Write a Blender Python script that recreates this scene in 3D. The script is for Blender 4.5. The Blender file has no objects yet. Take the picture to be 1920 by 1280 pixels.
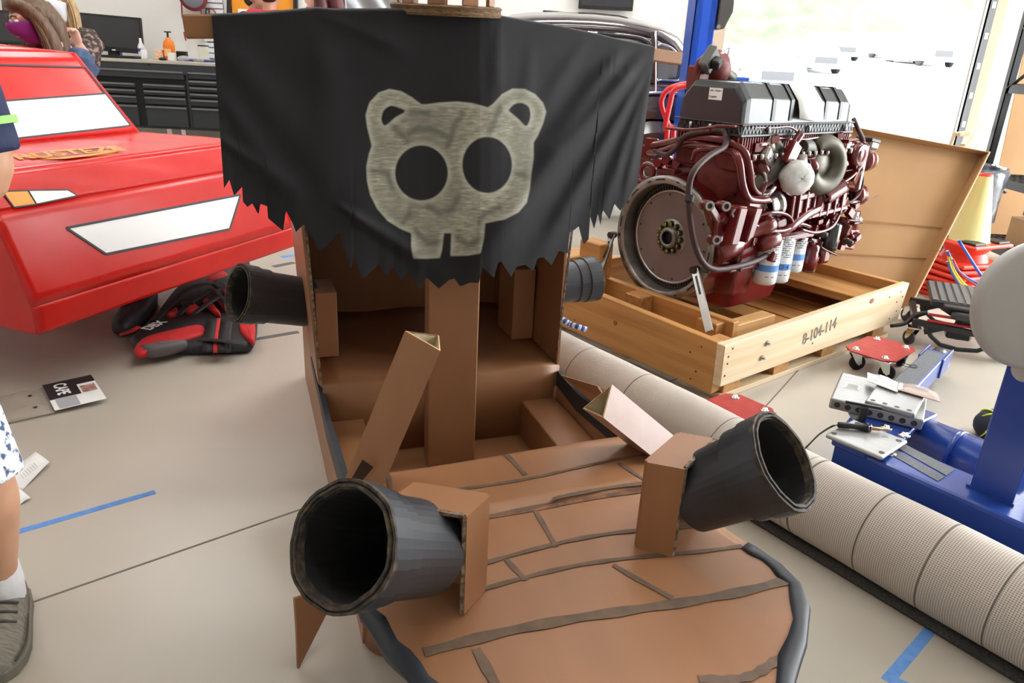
import bpy, bmesh, math, random
import numpy as np
from mathutils import Vector, Matrix, Euler
from mathutils.geometry import tessellate_polygon
random.seed(7)
C = bpy.context.scene.collection
PI = math.pi
V = Vector
# ------------------------------------------------------------------ camera
FPX = 1390.0; CAMH = 1.25
_pitch = math.atan(FPX/3615.0); _roll = math.atan(180/3610.0)
_f = V((0, math.cos(_pitch), -math.sin(_pitch)))
_r0 = V((1, 0, 0)); _u0 = _r0.cross(_f)
_r = math.cos(_roll)*_r0 + math.sin(_roll)*_u0
_u = -math.sin(_roll)*_r0 + math.cos(_roll)*_u0
CAM = V((0, 0, CAMH))
cd = bpy.data.cameras.new('camera'); co = bpy.data.objects.new('camera', cd); C.objects.link(co)
cd.sensor_width = 36.0; cd.lens = FPX/1920*36.0; cd.clip_end = 400; cd.clip_start = 0.05
co.matrix_world = Matrix(((_r.x, _u.x, -_f.x, CAM.x), (_r.y, _u.y, -_f.y, CAM.y), (_r.z, _u.z, -_f.z, CAM.z), (0, 0, 0, 1)))
bpy.context.scene.camera = co
def ray(x, y): return _f*FPX + _r*(x-960) - _u*(y-640)
def hit(x, y, n, p):                       # where the sight line of a measured point meets a plane
    d = ray(x, y); return CAM + d*((V(p)-CAM).dot(V(n))/d.dot(V(n)))
def G(x, y, z=0.0): return hit(x, y, (0, 0, 1), (0, 0, z))
def PY(x, y, Y): return hit(x, y, (0, 1, 0), (0, Y, 0))
# ------------------------------------------------------------------ world, lights, exposure
S = bpy.context.scene
S.view_settings.view_transform = 'Standard'; S.view_settings.look = 'None'
S.view_settings.gamma = 1.0; S.view_settings.use_curve_mapping = False
S.view_settings.exposure = 0.0
W = bpy.data.worlds.new('sky'); S.world = W; W.use_nodes = True
bg = W.node_tree.nodes['Background']; bg.inputs[0].default_value = (0.93, 0.97, 1.0, 1); bg.inputs[1].default_value = 20.0
def lin(c):
    c = c/255.0
    return c/12.92 if c <= 0.04045 else ((c+0.055)/1.055)**2.4
def rgb(r, g, b): return (lin(r), lin(g), lin(b), 1.0)
def area(name, loc, target, sx, sy, power, col=(1, 1, 1), portal=False):
    l = bpy.data.lights.new(name, 'AREA'); l.shape = 'RECTANGLE'; l.size = sx; l.size_y = sy; l.energy = power; l.color = col
    o = bpy.data.objects.new(name, l); C.objects.link(o); o.location = loc
    o.rotation_euler = (V(target)-V(loc)).to_track_quat('-Z', 'Y').to_euler()
    if portal: l.cycles.is_portal = True
    return o
DOOR = (2.1, 4.82, 8.7, 3.6)               # big roll-up door: x0, x1, y, height
SIDE = (2.0, 5.8, 6.6, 3.8)               # second roll-up door in the right wall: y0, y1, x, height
area('daylight_door', ((DOOR[0]+DOOR[1])/2, DOOR[2]-.02, DOOR[3]/2), ((DOOR[0]+DOOR[1])/2, 0, DOOR[3]/2), DOOR[1]-DOOR[0], DOOR[3], 1, portal=True)
area('daylight_side', (SIDE[2]-.02, (SIDE[0]+SIDE[1])/2, SIDE[3]/2), (0, (SIDE[0]+SIDE[1])/2, SIDE[3]/2), SIDE[1]-SIDE[0], SIDE[3], 1, portal=True)
LAMPS = [(-3.4, 1.6), (-3.4, 4.2), (-3.4, 6.8), (.6, 1.6), (.6, 4.2), (.6, 6.8), (4.6, 4.2)]
for i, (lx, ly) in enumerate(LAMPS):
    area('ceiling_lamp_light', (lx, ly, 4.52), (lx, ly, 0), 1.5, .45, 62 if ly > 6 else 33, (1.0, 0.985, 0.96))
# ------------------------------------------------------------------ materials
_M = {}
def mat(key, col, rough=.5, metal=0.0, col2=None, sc=4.0, stretch=(1, 1, 1), bump=0.0, bsc=80.0, bstretch=(1, 1, 1), kind='noise', spec=.5, lo=.35, hi=.65, emit=0.0, alpha=1.0, trans=0.0, coat=0.0, detail=6.0):
    if key in _M: return _M[key]
    m = bpy.data.materials.new(key); m.use_nodes = True; nt = m.node_tree; b = nt.nodes['Principled BSDF']
    b.inputs['Base Color'].default_value = col; b.inputs['Roughness'].default_value = rough; b.inputs['Metallic'].default_value = metal
    b.inputs['Specular IOR Level'].default_value = spec
    if coat: b.inputs['Coat Weight'].default_value = coat; b.inputs['Coat Roughness'].default_value = .12
    if emit: b.inputs['Emission Color'].default_value = col; b.inputs['Emission Strength'].default_value = emit
    if alpha < 1: b.inputs['Alpha'].default_value = alpha
    if trans: b.inputs['Transmission Weight'].default_value = trans; b.inputs['IOR'].default_value = 1.3
    tc = nt.nodes.new('ShaderNodeTexCoord')
    def mapped(st, s):
        mp = nt.nodes.new('ShaderNodeMapping'); mp.inputs['Scale'].default_value = tuple(k*s for k in st)
        nt.links.new(tc.outputs['Object'], mp.inputs['Vector']); return mp.outputs[0]
    def tex(kd, st, s):
        if kd == 'wave':
            t = nt.nodes.new('ShaderNodeTexWave'); t.bands_direction = 'X'; t.inputs['Scale'].default_value = 1.0
            t.inputs['Distortion'].default_value = 2.5; t.inputs['Detail'].default_value = 2.0; t.inputs['Detail Scale'].default_value = 1.5
            nt.links.new(mapped(st, s), t.inputs['Vector']); return t.outputs['Fac']
        if kd == 'bands':
            t = nt.nodes.new('ShaderNodeTexWave'); t.bands_direction = 'X'; t.inputs['Scale'].default_value = 1.0
            nt.links.new(mapped(st, s), t.inputs['Vector']); return t.outputs['Fac']
        if kd == 'vor':
            t = nt.nodes.new('ShaderNodeTexVoronoi'); t.inputs['Scale'].default_value = 1.0
            nt.links.new(mapped(st, s), t.inputs['Vector']); return t.outputs['Distance']
        t = nt.nodes.new('ShaderNodeTexNoise'); t.inputs['Scale'].default_value = 1.0; t.inputs['Detail'].default_value = detail
        nt.links.new(mapped(st, s), t.inputs['Vector']); return t.outputs['Fac']
    if col2 is not None:
        rp = nt.nodes.new('ShaderNodeValToRGB'); rp.color_ramp.elements[0].position = lo; rp.color_ramp.elements[1].position = hi
        rp.color_ramp.elements[0].color = col; rp.color_ramp.elements[1].color = col2
        nt.links.new(tex(kind, stretch, sc), rp.inputs[0]); nt.links.new(rp.outputs[0], b.inputs['Base Color'])
    if bump:
        bp = nt.nodes.new('ShaderNodeBump'); bp.inputs['Strength'].default_value = bump; bp.inputs['Distance'].default_value = .004
        bk = 'bands' if bstretch != (1, 1, 1) and kind == 'noise' and bsc > 150 else 'noise'
        nt.links.new(tex(bk, bstretch, bsc), bp.inputs['Height']); nt.links.new(bp.outputs[0], b.inputs['Normal'])
    _M[key] = m
    return m
# ------------------------------------------------------------------ mesh building
def frame(o, z, xh=(1, 0, 0)):
    z = V(z).normalized(); x = V(xh); x = x - z*x.dot(z)
    if x.length < 1e-4: x = V((0, 1, 0)); x = x - z*x.dot(z)
    x.normalize(); y = z.cross(x)
    return Matrix(((x.x, y.x, z.x, o[0]), (x.y, y.y, z.y, o[1]), (x.z, y.z, z.z, o[2]), (0, 0, 0, 1)))
def rot(e): return Euler(e).to_matrix()
def smooth_path(pts, k=5):
    p = [V(q) for q in pts]
    if len(p) < 3 or k < 2: return p
    out = []
    for i in range(len(p)-1):
        a = p[i-1] if i else p[0]*2-p[1]; b, c = p[i], p[i+1]; d = p[i+2] if i+2 < len(p) else p[-1]*2-p[-2]
        for j in range(k):
            t = j/k
            out.append(.5*((2*b)+(c-a)*t+(2*a-5*b+4*c-d)*t*t+(3*b-a-3*c+d)*t*t*t))
    out.append(p[-1]); return out
class MB:
    def __init__(s): s.v = []; s.f = []; s.sm = []; s.mi = []; s.cur = 0
    def add(s, vs, fs, smooth=False):
        n = len(s.v); s.v += [tuple(q) for q in vs]
        for f in fs: s.f.append(tuple(i+n for i in f)); s.sm.append(smooth); s.mi.append(s.cur)
        return s
    def hexa(s, p): return s.add(p, [(0, 3, 2, 1), (4, 5, 6, 7), (0, 1, 5, 4), (1, 2, 6, 5), (2, 3, 7, 6), (3, 0, 4, 7)])
    def box(s, c, d, R=None):
        c = V(c); h = [k/2 for k in d]; R = rot(R) if isinstance(R, tuple) else R
        p = [V((x*h[0], y*h[1], z*h[2])) for z in (-1, 1) for x, y in ((-1, -1), (1, -1), (1, 1), (-1, 1))]
        return s.hexa([c+(R @ q if R is not None else q) for q in p])
    def span(s, a, b): return s.box([(a[i]+b[i])/2 for i in range(3)], [abs(b[i]-a[i]) for i in range(3)])
    def bar(s, a, b, w, h, up=(0, 0, 1)):
        a = V(a); b = V(b); M = frame((a+b)/2, b-a, up).to_3x3()
        return s.box((a+b)/2, (h, w, (b-a).length), M)
    def loft(s, rings, caps=True, smooth=True, closed=True):
        n = len(rings[0]); vs = [q for r in rings for q in r]; fs = []
        for i in range(len(rings)-1):
            for j in range(n if closed else n-1):
                k = (j+1) % n; fs.append((i*n+j, i*n+k, (i+1)*n+k, (i+1)*n+j))
        s.add(vs, fs, smooth)
        if caps:
            s.add(rings[0], [tuple(range(n))[::-1]]); s.add(rings[-1], [tuple(range(n))])
        return s
    def tube(s, pts, r, n=8, k=4, caps=True, smooth=True):
        p = smooth_path(pts, k); m = len(p); rr = r if isinstance(r, (list, tuple)) else [r]*len(pts)
        t = (p[1]-p[0]).normalized(); x = V((0, 0, 1)) if abs(t.z) < .9 else V((1, 0, 0)); x = (x-t*x.dot(t)).normalized(); rings = []
        for i in range(m):
            t2 = (p[min(i+1, m-1)]-p[max(i-1, 0)]).normalized()
            x = (x-t2*x.dot(t2)).normalized(); y = t2.cross(x)
            q = i/(m-1)*(len(rr)-1); a = int(q); b = min(a+1, len(rr)-1); rad = rr[a]+(rr[b]-rr[a])*(q-a)
            rings.append([p[i]+x*rad*math.cos(2*PI*j/n)+y*rad*math.sin(2*PI*j/n) for j in range(n)])
        return s.loft(rings, caps, smooth)
    def lathe(s, prof, M=None, n=24, smooth=True, caps=False, a0=0.0):
        M = M or Matrix.Identity(4)
        rings = [[M @ V((r*math.cos(a0+2*PI*j/n), r*math.sin(a0+2*PI*j/n), h)) for j in range(n)] for r, h in prof]
        return s.loft(rings, caps, smooth)
    def cyl(s, a, b, r, n=16, r2=None):
        a = V(a); b = V(b); M = frame(a, b-a); L = (b-a).length
        return s.lathe([(r, 0), (r if r2 is None else r2, L)], M, n, True, True)
    def prism(s, poly, h, M=None):
        M = M or Matrix.Identity(4); n = len(poly)
        lo = [M @ V((x, y, 0)) for x, y in poly]; hi = [M @ V((x, y, h)) for x, y in poly]
        tri = tessellate_polygon([[V((x, y, 0)) for x, y in poly]])
        s.add(lo+hi, [tuple(t)[::-1] for t in tri]+[tuple(i+n for i in t) for t in tri])
        return s.add(lo+hi, [(i, (i+1) % n, n+(i+1) % n, n+i) for i in range(n)])
    def slab(s, pts, th):                       # polygon of 3-D points given thickness along its normal
        pts = [V(p) for p in pts]; n = V((0, 0, 0))
        for i in range(len(pts)): n += pts[i].cross(pts[(i+1) % len(pts)])
        n.normalize(); q = [p-n*th for p in pts]; m = len(pts)
        tri = tessellate_polygon([pts])
        s.add(pts+q, [tuple(t) for t in tri]+[tuple(i+m for i in t)[::-1] for t in tri])
        return s.add(pts+q, [(i, (i+1) % m, m+(i+1) % m, m+i) for i in range(m)])
    def ell(s, c, r, n=12, m=8, R=None):
        c = V(c); r = (r, r, r) if not isinstance(r, (tuple, list)) else r; R = rot(R) if isinstance(R, tuple) else R
        rings = []
        for i in range(m+1):
            a = -PI/2+PI*i/m; a = max(min(a, PI/2-.02), -PI/2+.02)
            row = [V((r[0]*math.cos(a)*math.cos(2*PI*j/n), r[1]*math.cos(a)*math.sin(2*PI*j/n), r[2]*math.sin(a))) for j in range(n)]
            rings.append([c+(R @ q if R is not None else q) for q in row])
        return s.loft(rings, True, True)
    def torus(s, M, R, r, n=24, m=8, a0=0.0, a1=2*PI):
        full = abs(a1-a0-2*PI) < 1e-4; k = n if full else n+1
        rings = [[M @ V(((R+r*math.cos(2*PI*j/m))*math.cos(a0+(a1-a0)*i/n), (R+r*math.cos(2*PI*j/m))*math.sin(a0+(a1-a0)*i/n), r*math.sin(2*PI*j/m))) for j in range(m)] for i in range(k)]
        if full: rings.append(rings[0])
        return s.loft(rings, not full, True)
    def grid(s, P, smooth=True):
        n = len(P[0]); vs = [q for r in P for q in r]
        return s.add(vs, [(i*n+j, i*n+j+1, (i+1)*n+j+1, (i+1)*n+j) for i in range(len(P)-1) for j in range(n-1)], smooth)
def tag(o, label=None, cat=None, group=None, kind=None):
    if label: o['label'] = label
    if cat: o['category'] = cat
    if group: o['group'] = group
    if kind: o['kind'] = kind
    return o
def obj(name, mb, m, parent=None, bevel=0.0, seg=1, off=None, solid=0.0, label=None, recalc=True):
    me = bpy.data.meshes.new(name); vs = mb.v
    if off is not None: vs = [(q[0]-off[0], q[1]-off[1], q[2]-off[2]) for q in vs]
    me.from_pydata(vs, [], mb.f); me.polygons.foreach_set('use_smooth', mb.sm); me.polygons.foreach_set('material_index', mb.mi)
    for q in (m if isinstance(m, (list, tuple)) else [m]): me.materials.append(q)
    if recalc or bevel:
        bm = bmesh.new(); bm.from_mesh(me)
        bmesh.ops.remove_doubles(bm, verts=bm.verts, dist=1e-5)
        if recalc: bmesh.ops.recalc_face_normals(bm, faces=bm.faces)
        if bevel:
            es = [e for e in bm.edges if len(e.link_faces) == 2 and e.calc_face_angle(0) > .6 and not (e.link_faces[0].smooth and e.link_faces[1].smooth)]
            bmesh.ops.bevel(bm, geom=es, offset=bevel, segments=seg, profile=.5, affect='EDGES', clamp_overlap=True)
        bm.to_mesh(me); bm.free()
    o = bpy.data.objects.new(name, me); C.objects.link(o)
    if parent is not None: o.parent = parent
    if solid:
        md = o.modifiers.new('solid', 'SOLIDIFY'); md.thickness = solid; md.offset = 0
    if label: o['label'] = label
    return o
def thing(name, label, cat, loc=(0, 0, 0), rz=0.0, group=None):
    o = bpy.data.objects.new(name, None); C.objects.link(o); o.location = loc; o.rotation_euler = (0, 0, rz); o.empty_display_size = .1
    return tag(o, label, cat, group)
def dup(root, loc, rz=None, label=None, group=None):
    r = root.copy(); C.objects.link(r); r.location = loc
    if rz is not None: r.rotation_euler = (0, 0, rz)
    if label: r['label'] = label
    if group: r['group'] = group
    for ch in list(root.children):
        c = ch.copy(); C.objects.link(c); c.parent = r
        for g in list(ch.children):
            d = g.copy(); C.objects.link(d); d.parent = c
    return r
def single(name, mb, m, label, cat, base=None, group=None, **k):
    if base is None:
        xs = np.array(mb.v); base = V((float(xs[:, 0].mean()), float(xs[:, 1].mean()), float(xs[:, 2].min())))
    o = obj(name, mb, m, off=base, **k); o.location = base
    return tag(o, label, cat, group)
def text(name, s, size, M, m, parent=None, off=None, bold=0.0, align='CENTER', sx=1.0, shear=0.0):
    cu = bpy.data.curves.new(name, 'FONT'); cu.body = s; cu.size = size; cu.align_x = align; cu.align_y = 'CENTER'; cu.extrude = .0004; cu.offset = bold; cu.shear = shear; cu.resolution_u = 3
    t = bpy.data.objects.new(name, cu); C.objects.link(t)
    me = bpy.data.meshes.new_from_object(t.evaluated_get(bpy.context.evaluated_depsgraph_get())); bpy.data.objects.remove(t)
    M = M @ Matrix.Diagonal((sx, 1, 1, 1))
    if off is not None: M = Matrix.Translation(-V(off)) @ M
    me.transform(M); me.materials.clear(); me.materials.append(m)
    o = bpy.data.objects.new(name, me); C.objects.link(o)
    if parent is not None: o.parent = parent
    return o
def remeshed(name, mb, m, vox, parent=None, sm=4, off=None):
    o = obj(name, mb, m, parent, off=off)
    r = o.modifiers.new('r', 'REMESH'); r.mode = 'VOXEL'; r.voxel_size = vox; r.use_smooth_shade = True
    s2 = o.modifiers.new('s', 'SMOOTH'); s2.iterations = sm; s2.factor = .5
    me = bpy.data.meshes.new_from_object(o.evaluated_get(bpy.context.evaluated_depsgraph_get()))
    o.modifiers.clear(); o.data = me; me.name = name
    return o
class Fr:                                       # a thing's own ground frame: x along dx, y to its left, z up
    def __init__(s, o, dx):
        s.o = V(o); s.a = V((dx[0], dx[1], 0)).normalized(); s.b = V((-s.a.y, s.a.x, 0)); s.rz = math.atan2(s.a.y, s.a.x)
    def loc(s, p): d = V(p)-s.o; return V((d.dot(s.a), d.dot(s.b), d.z))
    def W(s, x, y, z=0): return s.o+s.a*x+s.b*y+V((0, 0, z))
    def X(s, px, py, x): return s.loc(hit(px, py, s.a, s.o+s.a*x))
    def Y(s, px, py, y): return s.loc(hit(px, py, s.b, s.o+s.b*y))
    def Z(s, px, py, z): return s.loc(G(px, py, z))
# common materials
black_metal = mat('black_metal', rgb(34, 35, 38), .38, spec=.5)
black_plastic = mat('black_plastic', rgb(26, 26, 28), .45)
steel = mat('steel', rgb(170, 168, 165), .32, 1.0)
chrome = mat('chrome', rgb(225, 225, 225), .12, 1.0)
rubber = mat('rubber', rgb(30, 29, 29), .75, spec=.3)
white_paper = mat('white_paper', rgb(238, 238, 236), .8)
print_ink = mat('print_ink', rgb(60, 60, 64), .8)
blue_tape = mat('blue_tape', rgb(88, 138, 208), .75, col2=rgb(104, 152, 218), sc=40)
# ================================================================== setting
def struct(name, mb, m, **k): return tag(obj(name, mb, m, **k), kind='structure')
floor_m = mat('floor_concrete', rgb(178, 170, 157), .32, col2=rgb(190, 183, 170), sc=1.3, bump=.03, bsc=55, spec=.5, lo=.3, hi=.7, detail=9)
wall_m = mat('wall_paint', rgb(236, 234, 230), .85)
ceil_m = mat('ceiling_paint', rgb(225, 225, 222), .9)
X0, X1, Y0, Y1, ZC = -7.0, SIDE[2], -4.0, DOOR[2], 4.7
fl = struct('floor', MB().span((X0, Y0, -.2), (X1, Y1, 0)), floor_m)
joint_m = mat('joint_filler', rgb(112, 106, 98), .8)
def floor_strip(p, q, w, h, a0=0, b0=0):
    p = V(p); q = V(q); d = (q-p).normalized(); n = V((-d.y, d.x, 0))*w/2
    p = p-d*a0; q = q+d*b0
    b = [p-n, q-n, q+n, p+n]
    return MB().hexa([k+V((0, 0, -.001)) for k in b]+[k+V((0, 0, h)) for k in b])
obj('control_joint', floor_strip(G(150, 1098), G(560, 956), .007, .0006, 3.0, 6.0), joint_m, fl)
obj('control_joint', floor_strip(G(1500, 690), G(1545, 640), .006, .0006, 2.0, 2.5), joint_m, fl)
struct('ceiling', MB().span((X0, Y0, ZC), (X1, Y1+.2, ZC+.2)), ceil_m)
struct('wall_left', MB().span((X0-.2, Y0, -.2), (X0, Y1+.2, ZC)), wall_m)
struct('wall_front', MB().span((X0-.2, Y0-.2, -.2), (X1+.2, Y0, ZC)), wall_m)
b = MB(); b.span((X0, Y1, -.2), (DOOR[0], Y1+.2, ZC)); b.span((DOOR[1], Y1, -.2), (X1+.2, Y1+.2, ZC)); b.span((DOOR[0], Y1, DOOR[3]), (DOOR[1], Y1+.2, ZC))
struct('wall_back', b, wall_m)
b = MB(); b.span((X1, Y0, -.2), (X1+.2, SIDE[0], ZC)); b.span((X1, SIDE[1], -.2), (X1+.2, Y1, ZC)); b.span((X1, SIDE[0], SIDE[3]), (X1+.2, SIDE[1], ZC))
struct('wall_right', b, wall_m)
# door jamb: wooden trim, galvanised track with slots
trim_m = mat('jamb_trim', rgb(200, 182, 162), .7)
b = MB(); b.span((DOOR[1]-.02, Y1-.05, 0), (DOOR[1]+.22, Y1, DOOR[3])); struct('trim_1', b, trim_m)
b = MB(); b.span((DOOR[0]-.16, Y1-.04, 0), (DOOR[0]+.02, Y1, DOOR[3])); struct('trim_2', b, trim_m)
galv = mat('galvanised', rgb(112, 116, 120), .6, .3)
b = MB(); b.span((DOOR[1]-.01, Y1-.12, 0), (DOOR[1]+.07, Y1-.1, DOOR[3])); b.span((DOOR[1]-.01, Y1-.12, 0), (DOOR[1], Y1-.04, DOOR[3]))
tr = struct('trim_3', b, galv)
for k in range(12): obj('bracket', MB().span((DOOR[1]+.015, Y1-.128, .15+.3*k), (DOOR[1]+.05, Y1-.12, .21+.3*k)), steel, tr)
b = MB(); b.span((DOOR[0]-.3, Y1-.1, 0), (DOOR[0]-.22, Y1-.06, ZC)); b.span((DOOR[0]-.2, Y1-.06, 0), (DOOR[0]-.12, Y1-.02, ZC)); struct('trim_4', b, galv)
# outdoors: apron, lot that climbs away, green bank
lot_m = mat('lot_concrete', rgb(205, 203, 198), .9, col2=rgb(190, 188, 184), sc=.6)
def lz(Y): return .0 if Y < 12 else (Y-12)*.058
b = MB(); b.grid([[(x, Y, lz(Y)-.01) for x in (-30, -10, 5, 20, 60)] for Y in (8.71, 12, 25, 52)])
struct('ground_lot', b, lot_m)
b = MB(); b.span((X1+.2, -20, -.3), (60, 8.7, -.02)); struct('ground_apron', b, lot_m)
grass_m = mat('bank_grass', rgb(44, 62, 34), .95, col2=rgb(66, 84, 50), sc=.8)
b = MB()
b.grid([[(x, 52+i*4, lz(52)+i*2.6+.9*math.sin(x*.31+i)+.5*math.sin(x*.83+2*i)) for x in range(-40, 81, 3)] for i in range(9)])
tag(obj('grass_bank', b, grass_m), kind='structure')
# ceiling lamps (real fixtures above the frame)
lamp_m = mat('lamp_tube', (1, .97, .93, 1), .5, emit=4.0)
for i, (lx, ly) in enumerate(LAMPS):
    t = thing('ceiling_lamp', 'long white ceiling lamp hung under the workshop ceiling', 'lamp', (lx, ly, 4.6), group='ceiling lamps above the frame')
    if i == 0:
        L0 = t
        b = MB().span((-.8, -.28, -.02), (.8, .28, .06)); obj('housing', b, mat('lamp_white', rgb(235, 235, 235), .5), t)
        b = MB().cyl((0, 0, .05), (0, 0, .12), .02); obj('stem', b, steel, t)
        for q in (-.15, .15): obj('tube', MB().cyl((-.76, q, -.04), (.76, q, -.04), .02, 10), lamp_m, t)
    else:
        for ch in L0.children:
            c = ch.copy(); C.objects.link(c); c.parent = t
# ================================================================== cardboard pirate ship
brown = mat('brown_paint', rgb(146, 102, 70), .42, col2=rgb(154, 108, 75), sc=3, stretch=(1, 5, 1), bump=.12, bsc=14, spec=.4, lo=.25, hi=.75)
brown_c = mat('brown_corrugated', rgb(134, 92, 60), .46, col2=rgb(142, 98, 65), sc=5, bump=.22, bsc=420, bstretch=(0, 0, 1), spec=.4)
raw_card = mat('raw_cardboard', rgb(186, 150, 108), .8, col2=rgb(205, 178, 140), sc=30)
torn_card = mat('torn_cardboard', rgb(84, 62, 44), .8, col2=rgb(176, 160, 138), sc=70, lo=.4, hi=.8)
shipblack = mat('ship_black', rgb(40, 43, 49), .5, col2=rgb(50, 53, 60), sc=8, stretch=(1, 1, 3), bump=.08, bsc=20, spec=.35)
cannon_m = mat('cannon_black', rgb(38, 40, 45), .42, col2=rgb(47, 50, 56), sc=9, bump=.12, bsc=22)
cannon_in = mat('cannon_inside', rgb(20, 20, 21), .75)
rim_m = mat('cannon_rim', rgb(40, 36, 33), .75, col2=rgb(112, 92, 70), sc=60, lo=.42, hi=.85)
line_m = mat('painted_line', rgb(92, 74, 60), .7, col2=rgb(112, 88, 68), sc=30)
SH = Fr((-.818, 2.718, 0), (.346, -.938))
ship = thing('pirate_ship_costume', 'brown cardboard pirate ship costume with black skull sail and cannons', 'costume', SH.W(0, 0, 0), SH.rz)
def part(n, mb, m, p=None, **k): return obj(n, mb, m, ship if p is None else p, **k)
TH = .008; WD = .775
# --- hull
def zdeck(s): return .30-.05*(s-1.24)
b = MB(); b.prism([(-.02, 0), (1.50, 0), (1.53, .12), (1.50, .285), (1.22, .29), (.9, .255), (.68, .27), (-.02, .30)], TH, Matrix(((1, 0, 0, 0), (0, 0, -1, .004), (0, 1, 0, 0), (0, 0, 0, 1))))
part('hull_side', b, brown)
b = MB(); b.prism([(-.02, 0), (1.50, 0), (1.53, .12), (1.50, .285), (1.22, .29), (.9, .262), (.68, .27), (-.02, .30)], TH, Matrix(((1, 0, 0, 0), (0, 0, -1, WD+.004), (0, 1, 0, 0), (0, 0, 0, 1))))
part('hull_side', b, brown)
part('hull_back', MB().span((-.02, 0, 0), (-.01, WD, .3)), brown)
part('hull_floor', MB().span((0, 0, .035), (1.3, WD, .045)), brown)
# black trim along both sheer lines
for y, sg in ((-.006, -1), (WD-.003, 1)):
    b = MB(); P = [(.44, .275, .03), (.7, .272, .05), (.9, .262, .06), (1.1, .285, .065), (1.24, .30, .07), (1.5, .292, .06)]
    for i in range(len(P)-1):
        (x0, z0, w0), (x1, z1, w1) = P[i], P[i+1]
        b.hexa([(x0, y-.004, z0-w0), (x1, y-.004, z1-w1), (x1, y+.012, z1-w1), (x0, y+.012, z0-w0), (x0, y-.004, z0), (x1, y-.004, z1), (x1, y+.012, z1), (x0, y+.012, z0)])
    part('sheer_trim', b, shipblack, label='black painted edge strip')
# --- cabin at the stern
CZ = 1.0; CF = .72
b = MB(); b.slab([(.02, -.002, .29), (CF-.01, -.002, .29), (CF+.02, -.028, .78), (CF, -.04, CZ), (.02, -.03, CZ)], -TH); part('cabin_wall', b, brown)
b = MB(); b.slab([(.02, WD, .29), (CF+.01, WD, .27), (CF-.02, WD+.012, .66), (CF, WD+.03, CZ), (.02, WD+.03, CZ)], -TH); part('cabin_wall', b, brown)
b = MB(); b.span((.02, 0, .29), (.03, .50, CZ)); b.span((.02, .51, .29), (.03, WD, CZ)); b.span((.02, .5, .62), (.03, .51, CZ)); part('cabin_back', b, brown)
part('cabin_roof', MB().span((.02, -.03, CZ), (CF+.02, WD+.03, CZ+TH)), brown)
b = MB(); n = 12
b.grid([[(CF-.66+.66*i/6, WD*j/n, .292+.004*math.sin(j*1.3)) for j in range(n+1)] for i in range(7)]+[[(CF+.012, WD*j/n, .284+.004*math.sin(j*1.3)) for j in range(n+1)], [(CF+.012, WD*j/n, .04) for j in range(n+1)]])
part('cabin_floor', b, brown_c, solid=.006)
for y0, y1, s in ((.0, .012, 0), (WD-.012, WD, 1)):      # pale cut edges on the front of the walls
    b = MB(); b.bar((CF-.005, y0-.002 if not s else y1-.006, .285), (CF+.018, -.024 if not s else WD+.008, .78), .006, .005, (1, 0, 0)); part('cut_edge', b, torn_card)
part('cannon_box', MB().span((.36, .008, .3), (.52, .075, .52)), brown, bevel=.002)
part('cannon_box', MB().span((.34, WD-.09, .3), (.5, WD-.01, .56)), brown, bevel=.002)
# --- benches on the lower floor
part('bench', MB().span((CF+.012, .006, .045), (1.2, .118, .172)), brown_c, bevel=.003)
part('bench', MB().span((CF+.012, .645, .045), (1.2, WD-.006, .172)), brown_c, bevel=.003)
# --- deck
L = [(1.24, 0), (1.5, -.006), (1.7, -.03), (1.80, .0), (1.9, .04), (2.0, .085), (2.1, .145), (2.2, .225), (2.28, .33), (2.315, .42)]
R = [(1.24, .775), (1.6, .79), (1.68, .80), (1.74, .83), (1.80, .848), (1.86, .848), (1.92, .82), (2.0, .745), (2.07, .66), (2.16, .57), (2.24, .5), (2.315, .42)]
def interp(T, s):
    for (a, x), (c, y) in zip(T, T[1:]):
        if s <= c: return x+(y-x)*(s-a)/(c-a)
    return T[-1][1]
def dz(s, t):
    z = zdeck(s)+.006*math.sin(6*t+3*s)+.004*math.sin(9*s+2*t)
    if s < 1.29: z -= .035*((1.29-s)/.05)**2*(.6 if s > 1.24 else 1)
    if s > 1.492: z -= .007
    return z
ss = [1.225, 1.232, 1.24, 1.25, 1.262, 1.275, 1.29]+[1.31+.03*i for i in range(6)]+[1.488, 1.493]+[1.52+.03*i for i in range(26)]+[2.29, 2.312]
NT = 28
P = [[(s, interp(L, s)+(interp(R, s)-interp(L, s))*j/NT, 0) for j in range(NT+1)] for s in ss]
P = [[(x, y, dz(x, y)) for x, y, _ in r] for r in P]
P[0] = [(1.222, y, z-.02) for x, y, z in P[0]]
part('deck', MB().grid(P), brown, solid=.007)
def deckline(n, pts, w, lift=.0052, m=line_m):
    pts = smooth_path([(x, y, 0) for x, y in pts], 5); v = []
    for i, p in enumerate(pts):
        d = (pts[min(i+1, len(pts)-1)]-pts[max(i-1, 0)]).normalized(); q = V((-d.y, d.x, 0))*w*(.46+.07*math.sin(i*.9+len(pts)))
        v.append([(p.x-q.x, p.y-q.y, dz(p.x, p.y)+lift), (p.x+q.x, p.y+q.y, dz(p.x, p.y)+lift)])
    part(n, MB().grid(v), m, label='grey brown painted plank line or overlap shade')
for s, a0, a1, w in ((1.385, .2, .77, .011), (1.497, .03, .79, .014), (1.64, .16, .785, .013), (1.715, .16, .80, .012), (1.84, .06, .835, .026), (2.03, .5, .69, .02), (2.05, .14, .3, .02)):
    deckline('plank_line', [(s+.012*math.sin(5*k/8+s*9), a0+(a1-a0)*k/8) for k in range(9)], w)
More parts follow.
